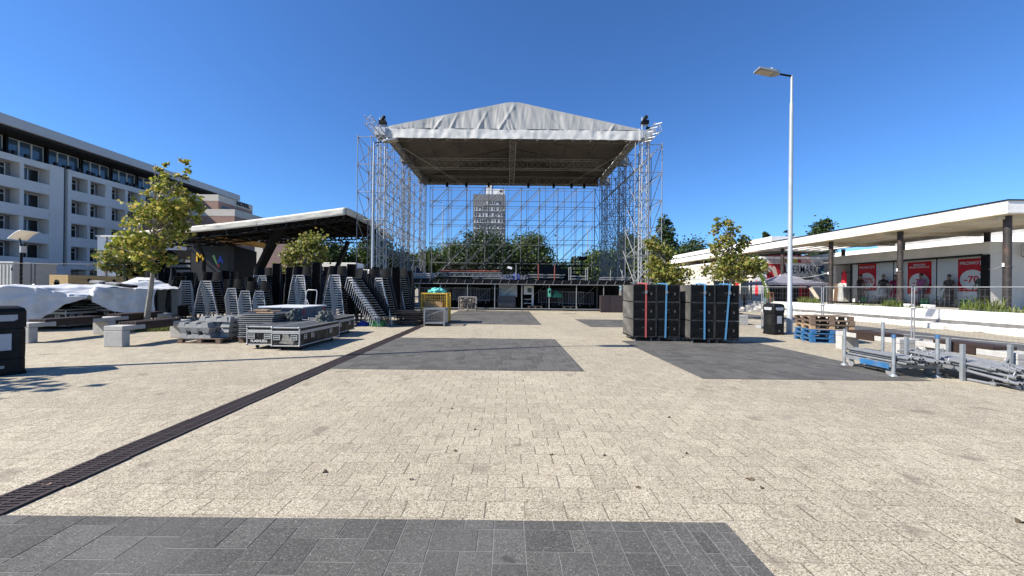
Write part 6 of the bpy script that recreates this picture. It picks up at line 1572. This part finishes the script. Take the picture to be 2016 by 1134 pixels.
def disc(px_, py_, r, m_, nm, off):
    x, z = onY(px_, py_); p_ = MB(); p_.prism([(x + r * math.cos(2 * PI * k / 36), YK - off, z + r * math.sin(2 * PI * k / 36)) for k in range(36)], (0, .004, 0)); p_.obj(nm, m_, mk, world=True)
disc(1628, 536, .75, M("advert_blue", (.05, .10, .2), .4), "blue_disc", .03); disc(1628, 537, .55, M("advert_teal", (.02, .16, .2), .4), "teal_disc", .04); sheet("pale_label", 1617, 1632, 534, 545, M("advert_pale_blue", (.35, .6, .65), .4), .05)
# the supermarket's plaza side: doors, bottle picture, windows
def onX(px_, py_, X_=22.58): d = ray(px_, py_); s_ = X_ / d.x; return d.y * s_, CAM_H + d.z * s_
def side(nm, x0, x1, yt, yb, m_, off=.0):
    ya, za = onX(x1, yt); yb_, zb_5 = onX(x0, yb); p_ = MB(); p_.box(22.59 - off - .01, 22.6 - off, ya, yb_, zb_5, za); return p_.obj(nm, m_, mk, world=True)
side("door_panel", 1482, 1503, 536, 590, M("pale_grey_door", (.33, .33, .33), .5), .0); side("sign_panel", 1482, 1503, 521, 533, M("pale_grey_sign", (.36, .36, .36), .5), .0)
ys_, zs_ = onX(1493, 527); text("lettering", "SUPERMARKET", .46, blackp, mk, (22.575 - 22.6, ys_ - 33, zs_ - TER), PLAZA, .003, .0, .62)
yb_, _ = onX(1489.5, 560); zb_6 = onX(1489.5, 583)[1]
p_ = MB(); prof = [(.2, 0), (.2, .75), (.16, .95), (.07, 1.2), (.07, 1.45)]; p_.prism([(22.575, yb_ + a, zb_6 + z) for a, z in prof] + [(22.575, yb_ - a, zb_6 + z) for a, z in prof[::-1]], (.004, 0, 0)); p_.obj("bottle_picture", redp, mk, world=True)
for x0_, x1_, m_ in ((1476, 1481, darkglass), (1458, 1474, darkglass), (1446, 1456, redp), (1405, 1440, darkglass), (1385, 1400, M("poster_white", (.5, .48, .45), .6))): side("shop_window", x0_, x1_, 552 if m_ is not redp else 556, 590, m_, .005)
side("upper_window", 1482, 1503, 512, 519, darkglass, .004)
p_ = MB(); 
for k in range(5): p_.box(22.56, 22.6, 36 + k * 2.6, 36.08 + k * 2.6, TER, KT)
p_.box(22.56, 22.6, 35.0, 50, 3.0, 3.25); p_.obj("mullions", framew, mk, world=True)
# gazebo
gz0 = at(1513, 560, 29.5); gz1 = at(1628, 560, 29.5)
t = thing("gazebo", "pale lavender pop up gazebo with a dark emblem before the supermarket sign", "gazebo", ((gz0.x + gz1.x) / 2, 30.4, TER))
ex0, ex1, eyf, eyb = gz0.x, gz1.x, 29.5, 32.2; ez = at(1570, 556, 29.5).z; pz = at(1575, 538, 30.8).z; cxg, cyg = (ex0 + ex1) / 2, (eyf + eyb) / 2
lav = M("shaded_lavender_canopy", (.25, .25, .31), .6, 0, .06, 2, transl=.3)  # lavender darkened in colour to stand for shade under the big canopy
p_ = MB()
cs = [(ex0, eyf), (ex1, eyf), (ex1, eyb), (ex0, eyb)]
for i in range(4):
    a, c_ = cs[i], cs[(i + 1) % 4]
    def pan(u, v, a=a, c_=c_):
        e = Vector((a[0], a[1], ez)).lerp(Vector((c_[0], c_[1], ez)), u); ap = Vector((cxg, cyg, pz)); q = e.lerp(ap, v); q.z -= .12 * math.sin(PI * v) - .0; q.z -= .06 * math.sin(PI * u) * (1 - v); return tuple(q)
    p_.grid(pan, 10, 8); 
    p_.grid(lambda u, v, a=a, c_=c_: tuple(Vector((a[0], a[1], ez)).lerp(Vector((c_[0], c_[1], ez)), u) - Vector((0, 0, .22 * v + .06 * math.sin(PI * u) * (1 - v)))), 10, 1)
p_.obj("canopy", lav, t, world=True)
for x, y in cs: p_ = MB(); p_.bar((x, y, TER), (x, y, ez), .025, 6); p_.obj("leg", galvd, t, world=True)
p_ = MB(); e0 = at(1590, 548, 29.6)
for x0_, z0_, x1_, z1_, r in ((-.55, .15, -.15, -.08, .05), (-.15, -.08, .45, .02, .06), (-.1, .02, .35, .22, .035), (-.2, .12, .2, .2, .03)): p_.sq((e0.x + x0_, e0.y + .05, e0.z + z0_), (e0.x + x1_, e0.y + .05, e0.z + z1_), .03, r * 2)
p_.obj("emblem", blackp, t, world=True)
# market stuff under the gazebo
q = at(1545, 585, 31.6); p_ = MB(); p_.box(0, 2.3, 0, .7, 0, 1.5); tag(p_.obj("drinks_cooler", blackply, loc=(q.x - .8, 31.7, TER), bev=.02), "dark cooler in the shade below the gazebo", "cooler")
q = at(1578, 575, 31.4); t = thing("red_cooler", "red drinks cooler standing under the right half of the gazebo", "cooler", (q.x, 31.5, TER)); p_ = MB(); p_.box(0, .75, 0, .6, 0, 1.55); p_.obj("body", redp, t, bev=.02); p_ = MB(); p_.box(.08, .67, -.01, 0, .35, 1.4); p_.obj("door", M("cooler_dark_red", (.16, .01, .015), .2), t)
p_ = MB(); a = at(1596, 566, 29); c_ = at(1611, 589, 28.6); p_.sq((0, 0, 0), Vector(c_ - a), .12, .22); tag(p_.obj("leaning_beam", M("pale_beam", (.42, .36, .27), .8), loc=tuple(a)), "pale timber beam leaning down beside the gazebo", "beam")
a = at(1503, 537, 29.2); t = thing("surf_board", "curved green board standing beside the steps before the supermarket", "board", (a.x, 29.4, TER)); zt = a.z - TER; t.name = "green_board"
p_ = MB(); n = 12; pts = []
for k in range(n + 1):
    f = k / n; zz = zt * f; xx = .55 - .75 * (f ** 2.2) + .0; pts.append((xx, zz, .21 * (1 - .35 * f)))
vs = [(x - w_, 0, z) for x, z, w_ in pts] + [(x + w_, 0, z) for x, z, w_ in pts[::-1]]
p_.prism(vs, (0, .06, 0)); p_.obj("board", M("lime_green_paint", (.10, .15, .02), .5, 0, .2, 3), t); p_ = MB()
for k in range(5): p_.box(pts[4 + k][0] - .05, pts[4 + k][0] + .05, -.008, 0, pts[4 + k][1], pts[4 + k][1] + .12)
p_.obj("pale_marks", whitep, t); p_ = MB(); p_.box(.25, .95, -.2, .25, 0, .3); p_.obj("foot", M("teal_grey", (.07, .13, .14), .6), t, bev=.02)
a = at(1517, 577, 29); t = thing("wooden_stool", "brown wooden stool beside the curved green board", "stool", (a.x, 29.0, TER)); p_ = MB(); p_.box(-.16, .16, -.16, .16, .72, .78); p_.obj("seat", M("stool_brown", (.16, .07, .03), .6), t)
for sx in (-.12, .12):
    for sy in (-.12, .12): p_ = MB(); p_.bar((sx * 1.15, sy * 1.15, 0), (sx, sy, .72), .03, 6); p_.obj("leg", M("stool_brown_leg", (.14, .06, .03), .6), t)
q = at(1203 + 250, 575, 36)
a = at(1467, 580, 31); p_ = MB(); p_.box(-.09, .09, -.09, .09, 0, 1.05); p_.box(-.11, .11, -.11, .11, 1.05, 1.1); tag(p_.obj("bollard", steeldk, loc=(20.0, 31.2, .2), bev=.01), "dark square post at the foot of the stone steps", "bollard")
# objects by the shop door
for k, (px_, colr, h, lb) in enumerate(((1655, (.30, .30, .28), 1.55, "pale coat on a stand by the shop door"), (1648, (.10, .055, .03), 1.5, "brown garment rack by the shop door"))):
    d = ray(px_, 580); s_ = 25.2 / d.x; t = thing("clothes_stand", lb, "clothes stand", (25.2, d.y * s_, TER), 0, "clothes stands by the shop door")
    p_ = MB(); p_.bar((0, 0, 0), (0, 0, h + .1), .02, 6); p_.lathe([(.2, 0), (.2, .02), (.03, .05)], n=12); p_.obj("stand", steeldk, t)
    p_ = MB(); p_.lathe([(.28, .15), (.24, .6), (.2, 1.1), (.26, h - .15), (.1, h - .02), (.03, h)], n=12); p_.v = [(x * .5, y, z) for x, y, z in p_.v]; p_.obj("garment", M("garment", colr, .85, 0, .3, 5), t)
d = ray(1662, 545); s_ = 25.4 / d.x; t = thing("parasol_folded", "folded red and white parasol beside the shop door", "parasol", (25.4, d.y * s_, TER)); t.name = "folded_parasol"
p_ = MB(); p_.bar((0, 0, 0), (0, 0, 2.5), .02, 6); p_.obj("pole", galvd, t); p_ = MB(); p_.lathe([(.16, 1.5), (.15, 2.1), (.02, 2.5)], n=12); p_.obj("canopy", redp, t); p_ = MB(); p_.lathe([(.17, 1.2), (.165, 1.5)], n=12); p_.obj("white_band", whitep, t)
# weeds along the terrace edge
for k, (px_, w_, h, n, lb) in enumerate(((1588, 1.6, .55, 330, "tall green weeds on the terrace left of the shop entrance"), (1700, 1.5, .2, 120, "low weeds along the terrace edge by the far poster"), (1752, .7, .5, 200, "bright green weed clump at the foot of the second column"), (1795, 1.2, .2, 80, "low weeds between the two middle columns"), (1925, 1.5, .75, 230, "tall grassy weeds before the near end of the shop window"), (1962, .8, .35, 90, "small weeds at the foot of the nearest column"), (2008, .6, .4, 80, "weeds at the right edge by the nearest column"))):
    d = ray(px_, 600); s_ = 21.9 / d.x; y = d.y * s_
    tag(grass_mesh("weed_clump", 21.5, 22.6, y - w_ / 2, y + w_ / 2, TER, n, h, weedm, edge=1, wide=.02), lb, "weeds", "weeds on the terrace")
# ================================================================== hotel on the left
HX = -56.6
ht = thing("hotel_building", "long white hotel with loggia balconies and a glazed top floor on the left", "hotel", (HX, 45, 0))
def hp(nm, x0, x1, y0, y1, z0, z1, m_): p_ = MB(); p_.box(x0, x1, y0, y1, z0, z1); return p_.obj(nm, m_, ht, world=True)
OPEN = [(.9, 3.55), (4.72, 6.5), (7.75, 9.5), (10.78, 12.55), (13.82, 15.6)]
YL0, YP0, YP1, YR1 = 30.0, 45.45, 47.75, 75.0
hp("core", HX - 14, HX - 1.30, YL0, YR1, 0, 16.3, hotelw)
edges = [0.0] + [v for o in OPEN for v in o] + [16.35]
bands = [(0, .9)] + [(OPEN[i][1], OPEN[i + 1][0]) for i in range(4)] + [(15.6, 16.35)]
for z0, z1 in bands:
    hp("balcony_parapet", HX - 1.29, HX, YL0, YP0, z0, z1, hotelw); hp("balcony_parapet", HX - 1.29, HX, YP1, YR1, z0, z1, hotelw)
    if z1 - z0 > 1: hp("parapet_groove", HX, HX + .04, YP1, YR1, z0 + .06, z0 + .5, hotelw); hp("parapet_groove", HX, HX + .04, YL0, YP0, z0 + .06, z0 + .5, hotelw)
hp("blank_panel", HX - 1.7, HX + .05, YP0 + .002, 46.9, 0, 16.37, hotelw); hp("blank_panel", HX - 1.7, HX + .05, 47.35, YP1 - .002, 0, 16.37, hotelw); hp("dark_groove", HX - .5, HX - .35, 46.902, 47.348, 4, 16.3, blueglass); hp("panel_infill", HX - 1.7, HX - .02, 46.902, 47.348, 0, 3.95, hotelw)
def bay(y0, y1, first):
    for i, (z0, z1) in enumerate(OPEN):
        if first: w0, w1 = y0, y0 + 1.5
        else: w0, w1 = y0 + .02, y1 - .35
        if first == 2: w0, w1 = y0 + .02, y1 - .02
        gl = hp("window", HX - 1.30, HX - 1.21, w0, w1, z0 - .8, z1 - .12, darkglass)
        f_ = MB(); zt_ = z1 - .12
        for a, c_, d_, e in ((w1 - .1, w1, z0 - .8, zt_), (w0, w1 - .1, zt_ - .05, zt_)) if first == 2 else ((w1 - .08, w1, z0 - .8, zt_), (w0, w1 - .08, zt_ - .06, zt_), (w0, w1 - .08, zt_ - .56, zt_ - .49)): f_.box(HX - 1.22, HX - 1.15, a, c_, d_, e)
        if first == 2: f_.box(HX - 1.22, HX - 1.15, (w0 + w1) / 2 - .05, (w0 + w1) / 2 + .05, z0 - .8, zt_)
        o = bpy.data.objects.new("frame", f_.mesh("frame", framew, ht.location)); COL.objects.link(o); o.parent = gl
y = YP1 + .05
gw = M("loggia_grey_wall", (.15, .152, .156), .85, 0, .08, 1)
while y < YR1 - 4:
    bay(y, y + 1.85, 1); bay(y + 2.2, y + 4.05, 1)
    hp("pillar", HX - 1.29, HX - .06, y + 1.85, y + 2.2, .9, 15.6, hotelw); hp("pillar", HX - 1.29, HX - .06, y + 4.05, y + 4.9, .9, 15.6, hotelw)
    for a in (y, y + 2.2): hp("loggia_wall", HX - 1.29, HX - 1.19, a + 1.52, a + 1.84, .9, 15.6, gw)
    y += 4.9
for y0, y1, kd in ((43.15, 45.4, 2), (40.8, 42.75, 1), (38.1, 40.3, 2), (35.8, 37.7, 1), (33.1, 35.3, 2)):
    bay(y0, y1, kd); hp("pillar", HX - 1.29, HX - .06, y0 - .4, y0 - .02, .9, 15.6, hotelw)
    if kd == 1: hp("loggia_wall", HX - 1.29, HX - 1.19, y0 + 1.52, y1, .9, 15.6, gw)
# glazed top floor and roof
ZG = 18.5
hp("top_floor_wall", HX - 13, HX - 1.6, YL0, YR1 - .5, 16.35, ZG + .3, steeldk)
y = 31.0; k = 0
while y < YR1 - 2.5:
    for j in range(3):
        a = y + .12 + j * 1.16; gl = hp("top_window", HX - 1.3, HX - 1.2, a + .05, a + 1.1, 16.45, ZG - .05, blueglass)
        f_ = MB(); f_.box(HX - 1.2, HX - 1.12, a, a + .06, 16.4, ZG - .02); f_.box(HX - 1.2, HX - 1.12, a + 1.09, a + 1.155, 16.4, ZG - .02); f_.box(HX - 1.2, HX - 1.12, a + .06, a + 1.09, ZG - .08, ZG - .02)
        o = bpy.data.objects.new("frame", f_.mesh("frame", framew, ht.location)); COL.objects.link(o); o.parent = gl
    hp("top_post", HX - .9, HX - .7, y - .12, y + .06, 16.35, ZG + .1, steeldk); y += 3.72; k += 1
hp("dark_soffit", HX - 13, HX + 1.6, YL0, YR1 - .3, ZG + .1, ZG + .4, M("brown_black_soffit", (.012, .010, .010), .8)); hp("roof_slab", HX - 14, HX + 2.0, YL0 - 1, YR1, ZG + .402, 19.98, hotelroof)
hp("vent", HX + 1.0, HX + 2.02, 53.0, 53.3, 19.2, 19.26, galvd)
tf = M("dark_furniture", (.02, .02, .025), .6)
for k in range(34):
    y = 39 + k * .55 + random.uniform(-.15, .15)
    if random.random() < .6: hp("terrace_chair", HX - .6, HX - .25, y, y + .26, 16.36, 16.36 + random.uniform(.3, .6), tf)
# grilles on ground floor
p_ = MB(); 
for k in range(12): p_.bar((HX - .1, 43.25 + k * .18, .95), (HX - .1, 43.25 + k * .18, 3.5), .025, 4)
p_.bar((HX - .1, 43.2, 2.2), (HX - .1, 45.4, 2.2), .03, 4); p_.obj("window_grille", galvd, ht, world=True)
# white block beside the hotel, brown hotel behind
q0, q1 = at(192, 470, 36), at(262, 470, 36); zt = at(215, 466, 36).z
wb = thing("stair_block", "plain sunlit white block behind the leaning plane tree", "building", (q0.x, 36, 0))
p_ = MB(); p_.box(0, q1.x - q0.x, 0, 6, 0, zt); p_.obj("wall", whitewall, wb); p_ = MB(); p_.box(-.1, q1.x - q0.x + .1, -.1, 6.1, zt, zt + .12); p_.obj("roof", whitewall, wb); p_ = MB(); p_.bar((.95, -.06, 0), (.95, -.06, zt), .06, 8); p_.obj("downpipe", galvd, wb)
bh = thing("brown_hotel", "brown brick hotel with pale bands and black roof letters behind the white hotel", "hotel", (-48, 60, 0))
def bp2(nm, x0, x1, y0, y1, z0, z1, m_): p_ = MB(); p_.box(x0, x1, y0, y1, z0, z1); return p_.obj(nm, m_, bh, world=True)
c0 = at(430, 383, 60.0); XR = c0.x; zT = c0.z; yE = XR / (ray(497, 420).x / ray(497, 420).y)
bp2("upper_wall", XR - 9, XR, 60, yE, 0, zT - 1.05, brownwall); bp2("upper_band", XR - 9, XR + .02, 59.98, yE + .02, zT - 1.048, zT, beigewall)
c1 = at(462, 412, 57.0); yE2 = 75
bp2("lower_wall", c1.x - 14, c1.x, 57, yE2, 0, c1.z - 1.05, brownwall); bp2("lower_band", c1.x - 14.02, c1.x + .02, 56.98, yE2 + .02, c1.z - 1.048, c1.z, beigewall)
for k, (pa, pb) in enumerate(((437, 452),)):
    ya = XR / (ray(pa, 408).x / ray(pa, 408).y); yb_ = XR / (ray(pb, 408).x / ray(pb, 408).y); bp2("window", XR, XR + .04, ya, yb_, zT - 2.4, zT - 1.7, darkglass)
yl = XR / (ray(484, 402).x / ray(484, 402).y)
text("roof_letters", "HOTEL", 1.0, blackp, bh, (XR + .12 - bh.location.x, yl - bh.location.y - .8, zT - .5), (R(90), 0, R(90)), .05, .03)
bp2("notice_mark", XR - 2.3, XR - 1.9, 59.96, 60, zT - 2.3, zT - 1.7, M("mark_brown", (.12, .07, .05), .8))
# tower block
TY = 150.0; a = at(931.5, 382, TY); c_ = at(995.5, 382, TY); zT2 = a.z; W2 = c_.x - a.x
tb = thing("tower_block", "grey multi storey tower block with white windows seen through the scaffold", "tower block", (a.x, TY, 0))
p_ = MB(); p_.box(0, W2, 0, 14, 0, zT2); p_.obj("wall", M("grey_tower_cladding", (.155, .155, .16), .8, 0, .12, .4), tb)
for k in range(10):
    z = zT2 - 3.0 - 2.42 * k; xs0 = 4.6 if k == 0 else .5; x1_ = 11.2 if k == 0 else W2 - .4
    p_ = MB(); p_.box(xs0, x1_, -.12, 0, z - 1.4, z); o = p_.obj("window_band", M("tower_glass", (.06, .07, .085), .15, 0, .3, .6), tb)
    f_ = MB(); x = xs0
    f_.box(xs0, x1_, -.2, -.12, z - 1.5, z - 1.3); 
    while x < x1_ - .3:
        w_ = random.choice((.22, .3, .55, .8)); f_.box(x, min(x + w_, x1_), -.19, -.12, z - 1.29, z - (0 if random.random() < .6 else .5)); x += w_ + random.uniform(.45, .85)
    fo = bpy.data.objects.new("frame", f_.mesh("frame", M("tower_frame", (.42, .42, .43), .7))); COL.objects.link(fo); fo.parent = o  # white frames greyed in colour to stand in for haze
a1 = at(957, 372, TY); c2 = at(993, 372, TY); p_ = MB(); p_.box(a1.x - a.x, c2.x - a.x, 1, 10, zT2, at(970, 371, TY).z); p_.obj("penthouse", whitewall, tb); p_ = MB(); p_.box(a1.x - a.x + .2, a1.x - a.x + 2.2, .8, 6, zT2 + .1, at(960, 364, TY).z); p_.obj("lift_housing", whitewall, tb)
p_ = MB(); p_.box(a1.x - a.x + 5.6, a1.x - a.x + 6.6, .93, 1, zT2 + 1.1, zT2 + 2.0); p_.bar((a1.x - a.x + 2.6, 2, zT2), (a1.x - a.x + 2.6, 2, zT2 + 4.5), .2); p_.obj("mast", steeldk, tb)

# ================================================================== cream membrane pavilion
PV = thing("membrane_pavilion", "open pavilion with a cream membrane roof on dark slanting struts behind the chairs", "pavilion", (-17, 28, 0))
PF, PB = 25.5, 36.5
def edge(px_, py_, Y): return at(px_, py_, Y)
fl, fr, br_ = edge(262, 457, PF), edge(681, 409, PF), edge(772, 467, PB)
bl_ = Vector((fl.x - 2.5, PB + 3, br_.z + .4)); fr_mid = None
def proof(u, v, dz=0.0):
    p = (fl * (1 - u) + fr * u) * (1 - v) + (bl_ * (1 - u) + br_ * u) * v
    p = Vector(p); p.z += dz - .35 * math.sin(PI * v) * (1 - u) + .25 * math.sin(PI * v) * u - .12 * math.sin(PI * u) * (1 - v); return p
p_ = MB(); p_.grid(lambda u, v: tuple(proof(u, v)), 30, 20); p_.obj("membrane_roof", cream, PV, world=True, solid=.01)
p_ = MB(); p_.grid(lambda u, v: tuple(proof(u, 0) + Vector((0, -.03 + .05 * noise.noise(Vector((u * 40, v * 2, 0))), .03 - (.40 + .12 * u) * v))), 60, 4); p_.obj("front_edge", cream, PV, world=True, solid=.01)
p_ = MB(); p_.grid(lambda u, v: tuple(proof(1, u) + Vector((.04 + .05 * noise.noise(Vector((u * 20, v * 2, 4))), 0, .03 - .5 * v))), 40, 4); p_.obj("side_edge", cream, PV, world=True, solid=.01)
def frame_line(nm, f0, f1, n, dz0, dz1, r=.06):
    ch = MB(); pts0 = [f0(i / n) + Vector((0, 0, dz0)) for i in range(n + 1)]; pts1 = [f0(i / n) + Vector((0, 0, dz1)) for i in range(n + 1)]
    ch.tube(pts0, r, 6); ch.tube(pts1, r, 6)
    for i in range(n): ch.bar(pts0[i], pts1[i + 1] if i % 2 else pts1[i], r * .5, 4); ch.bar(pts1[i], pts0[i + 1], r * .5, 4)
    ch.obj(nm, steeldk, PV, world=True)
for v in (.02, .2, .38, .56, .74, .92): frame_line("roof_truss", lambda f, v=v: proof(f, v), None, 26, -.42 if v < .1 else -.15, -.8 if v < .1 else -.75)
for u in (.02, .16, .3, .44, .58, .72, .86, .99): frame_line("cross_truss", lambda f, u=u: proof(u, f), None, 14, -.15, -.7)
for k in range(14):
    pr = MB(); v = .04 + k * .068; pr.tube([proof(i / 12, v) + Vector((0, 0, -.12)) for i in range(13)], .05, 5); pr.obj("purlin", steeldk, PV, world=True)
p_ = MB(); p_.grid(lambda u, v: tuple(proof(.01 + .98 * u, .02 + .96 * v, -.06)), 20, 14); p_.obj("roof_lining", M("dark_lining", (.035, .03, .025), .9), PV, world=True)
def strut(pa, Ya, pb, Yb, w_): p_ = MB(); p_.sq(at(*pa, Ya), at(*pb, Yb), w_, w_ * .8); return p_.obj("slanting_strut", steeldk, PV, world=True)
strut((556, 440), PF + .4, (508, 535), 28.5, .5); strut((686, 475), 32.5, (655, 545), 32.5, .34); strut((378, 455), PF + .4, (402, 505), 28.5, .15)
p_ = MB(); q = at(508, 535, 28.5); p_.box(q.x - .25, q.x + .25, 28.3, 28.8, 0, q.z + .15); q = at(655, 545, 32.5); p_.box(q.x - .2, q.x + .2, 32.4, 32.8, 0, q.z + .1); q = at(402, 505, 28.5); p_.box(q.x - .07, q.x + .07, 28.4, 28.6, 0, q.z - .3); p_.obj("pier", steeldk, PV, world=True)
# stage box with slatted walls, letters and timber ceiling
YW = 31.0
slat_d = M("charcoal_slat", (.014, .0145, .016), .5, 0, .2, 3); slat_l = M("grey_slat", (.17, .18, .20), .5, 0, .15, 3)
a = at(326, 540, YW); c_ = at(375, 540, YW)
for k in range(9):
    z = .2 + .42 * k; p_ = MB(); p_.box(a.x, c_.x - .02, YW, YW + .05, z, z + .22); p_.obj("pale_slat", slat_l, PV, world=True)
d_ = at(502, 540, YW + 4); e_ = at(447, 540, YW)
for k in range(16):
    z = .2 + .26 * k; p_ = MB(); p_.hexa([(e_.x, YW, z), (d_.x, YW + 4, z), (d_.x, YW + 4.05, z), (e_.x, YW + .05, z), (e_.x, YW, z + .2), (d_.x, YW + 4, z + .2), (d_.x, YW + 4.05, z + .2), (e_.x, YW + .05, z + .2)]); p_.obj("dark_slat", slat_d, PV, world=True)
p_ = MB(); p_.hexa([(e_.x, YW + .08, 0), (d_.x, YW + 4.08, 0), (d_.x, YW + 4.2, 0), (e_.x, YW + .2, 0), (e_.x, YW + .08, 5.2), (d_.x, YW + 4.08, 4.9), (d_.x, YW + 4.2, 4.9), (e_.x, YW + .2, 5.2)]); p_.box(a.x - .3, e_.x, YW + .12, YW + .3, 0, 4.6); p_.box(a.x - .45, a.x - .3, YW - 3.5, YW + .3, 0, 5.2); p_.obj("backing_and_shading_wall", steeldk, PV, world=True)  # dark tone stands in for roof shade; left side wall is added against sun
b0 = at(376, 540, YW - .6); b1 = at(448, 540, YW - .6); zt = at(410, 484, YW - .6).z
p_ = MB(); p_.box(b0.x, b1.x, YW - .6, YW + .1, 0, zt); p_.obj("sign_panel", blackp, PV, world=True)
def sgn(pxs, col, nm):
    p_ = MB(); p_.prism([at(x, y, YW - .62) for x, y in pxs], (0, .015, 0)); p_.obj(nm, M("sign_" + nm, col, .4, 0, .1, 3), PV, world=True)
cm = at(393.5, 507.5, YW - .62); text("sign_letter", "M", 1.05, M("sign_yellow", (.75, .45, .03), .4), PV, tuple(cm - PV.location), FRONT, .01, .02, .85)
sgn([(400, 518.5), (401, 512), (406, 516.5), (407, 517.5)], (.4, .02, .08), "red_wedge"); sgn([(418, 505), (419, 502), (421.5, 502), (423, 505), (428, 520), (426, 521)], (.2, .45, .14), "green_stroke"); sgn([(426, 521), (428, 520), (431.5, 520.5), (431.5, 526), (430, 528)], (.4, .05, .04), "red_tip")
cm = at(434, 511.5, YW - .62); text("sign_letter", "A", .85, M("sign_blue", (.03, .07, .6), .4), PV, tuple(cm - PV.location), FRONT, .01, .02, .8)
tc = M("amber_timber_ceiling", (.55, .33, .10), .7, 0, .15, 2, stretch=(1, 6, 1))
p_ = MB(); p_.hexa([tuple(at(390, 463, 29.5)), tuple(at(520, 480, 31)), tuple(at(540, 492, 34.5)), tuple(at(395, 470, 32)), tuple(at(390, 461, 29.5)), tuple(at(520, 478, 31)), tuple(at(540, 490.5, 34.5)), tuple(at(395, 468, 32))]); p_.obj("timber_ceiling", tc, PV, world=True)
# low red-and-beige building seen under the pavilion and a white van roof
a = at(503, 500, 44); c_ = at(565, 500, 44); t = thing("kiosk_building", "beige and brick kiosk seen through the pavilion beside the big strut", "building", (a.x, 44, 0)); zt = at(530, 474, 44).z
p_ = MB(); p_.box(0, c_.x - a.x, 0, 5, 0, zt); p_.obj("wall", M("dusky_brick", (.22, .15, .13), .85, 0, .15, 2), t); p_ = MB(); p_.box(-.05, .9, -.06, 0, 0, zt); p_.obj("corner_pier", beigewall, t); p_ = MB(); p_.box(1.3, 3.4, -.05, 0, .4, 2.6); p_.obj("shutter", slat_l, t)
a = at(634, 520, 40); c_ = at(701, 520, 40); zt = at(670, 517, 40).z; t = thing("white_truck", "white box truck body behind the stacked chairs under the pavilion", "truck", (a.x, 40, 0))
p_ = MB(); p_.box(0, c_.x - a.x, 0, 2.3, .8, zt); p_.obj("cargo_box", whitep, t, bev=.04); p_ = MB(); p_.box(c_.x - a.x + .05, c_.x - a.x + 1.5, .1, 2.2, .5, zt - .7); p_.obj("cab", whitep, t, bev=.12); p_ = MB(); p_.box(.1, c_.x - a.x - .1, .2, 2.1, .55, .8); p_.obj("chassis", steeldk, t)
for x in (.8, 2.9): 
    p_ = MB(); p_.bar((x, .05, .42), (x, .3, .42), .42, 18); p_.bar((x, 2.0, .42), (x, 2.25, .42), .42, 18); p_.obj("wheel", blackpl, t)

# ================================================================== litter on the paving
leafm = M("dry_leaf", (.10, .07, .04), .8, 0, .4, 9)
for k, (px_, py_, s_) in enumerate(((1476, 944, .055), (1500, 961, .03), (2008, 1027, .06), (92, 955, .06), (1085, 895, .035), (897, 888, .03), (935, 846, .025), (1317, 822, .035), (1190, 897, .03), (890, 805, .025), (810, 944, .03), (1255, 960, .035), (1352, 893, .03), (640, 929, .045))):
    s_ *= .55; q = gp(px_, py_, .004); mb = MB(); n = 9; a0 = random.uniform(0, 6)
    vs = [(s_ * (1 + .35 * math.sin(3 * a)) * math.cos(a + a0), .6 * s_ * (1 + .3 * math.cos(2 * a)) * math.sin(a + a0), .006 + .012 * math.sin(2 * a + k)) for a in [2 * PI * i / n for i in range(n)]]
    mb.add([(0, 0, .004)] + vs, [(0, i + 1, (i + 1) % n + 1) for i in range(n)])
    o = mb.obj("fallen_leaf", leafm if k != 3 else M("tan_leaf", (.42, .24, .15), .8), loc=tuple(q), solid=.002)
    tag(o, "small dry brown leaf lying on the paving" if k != 3 else "tan dry leaf lying on the drain grating at the lower left", "leaf", "dry leaves on the paving" if k != 3 else None, None)

# every label between 4 and 16 words
for o in sc.objects:
    if o.parent is None and o.get("label"):
        n_ = len(o["label"].split())
        if n_ > 16 or n_ < 4: print("LABEL", n_, o.name, o["label"])
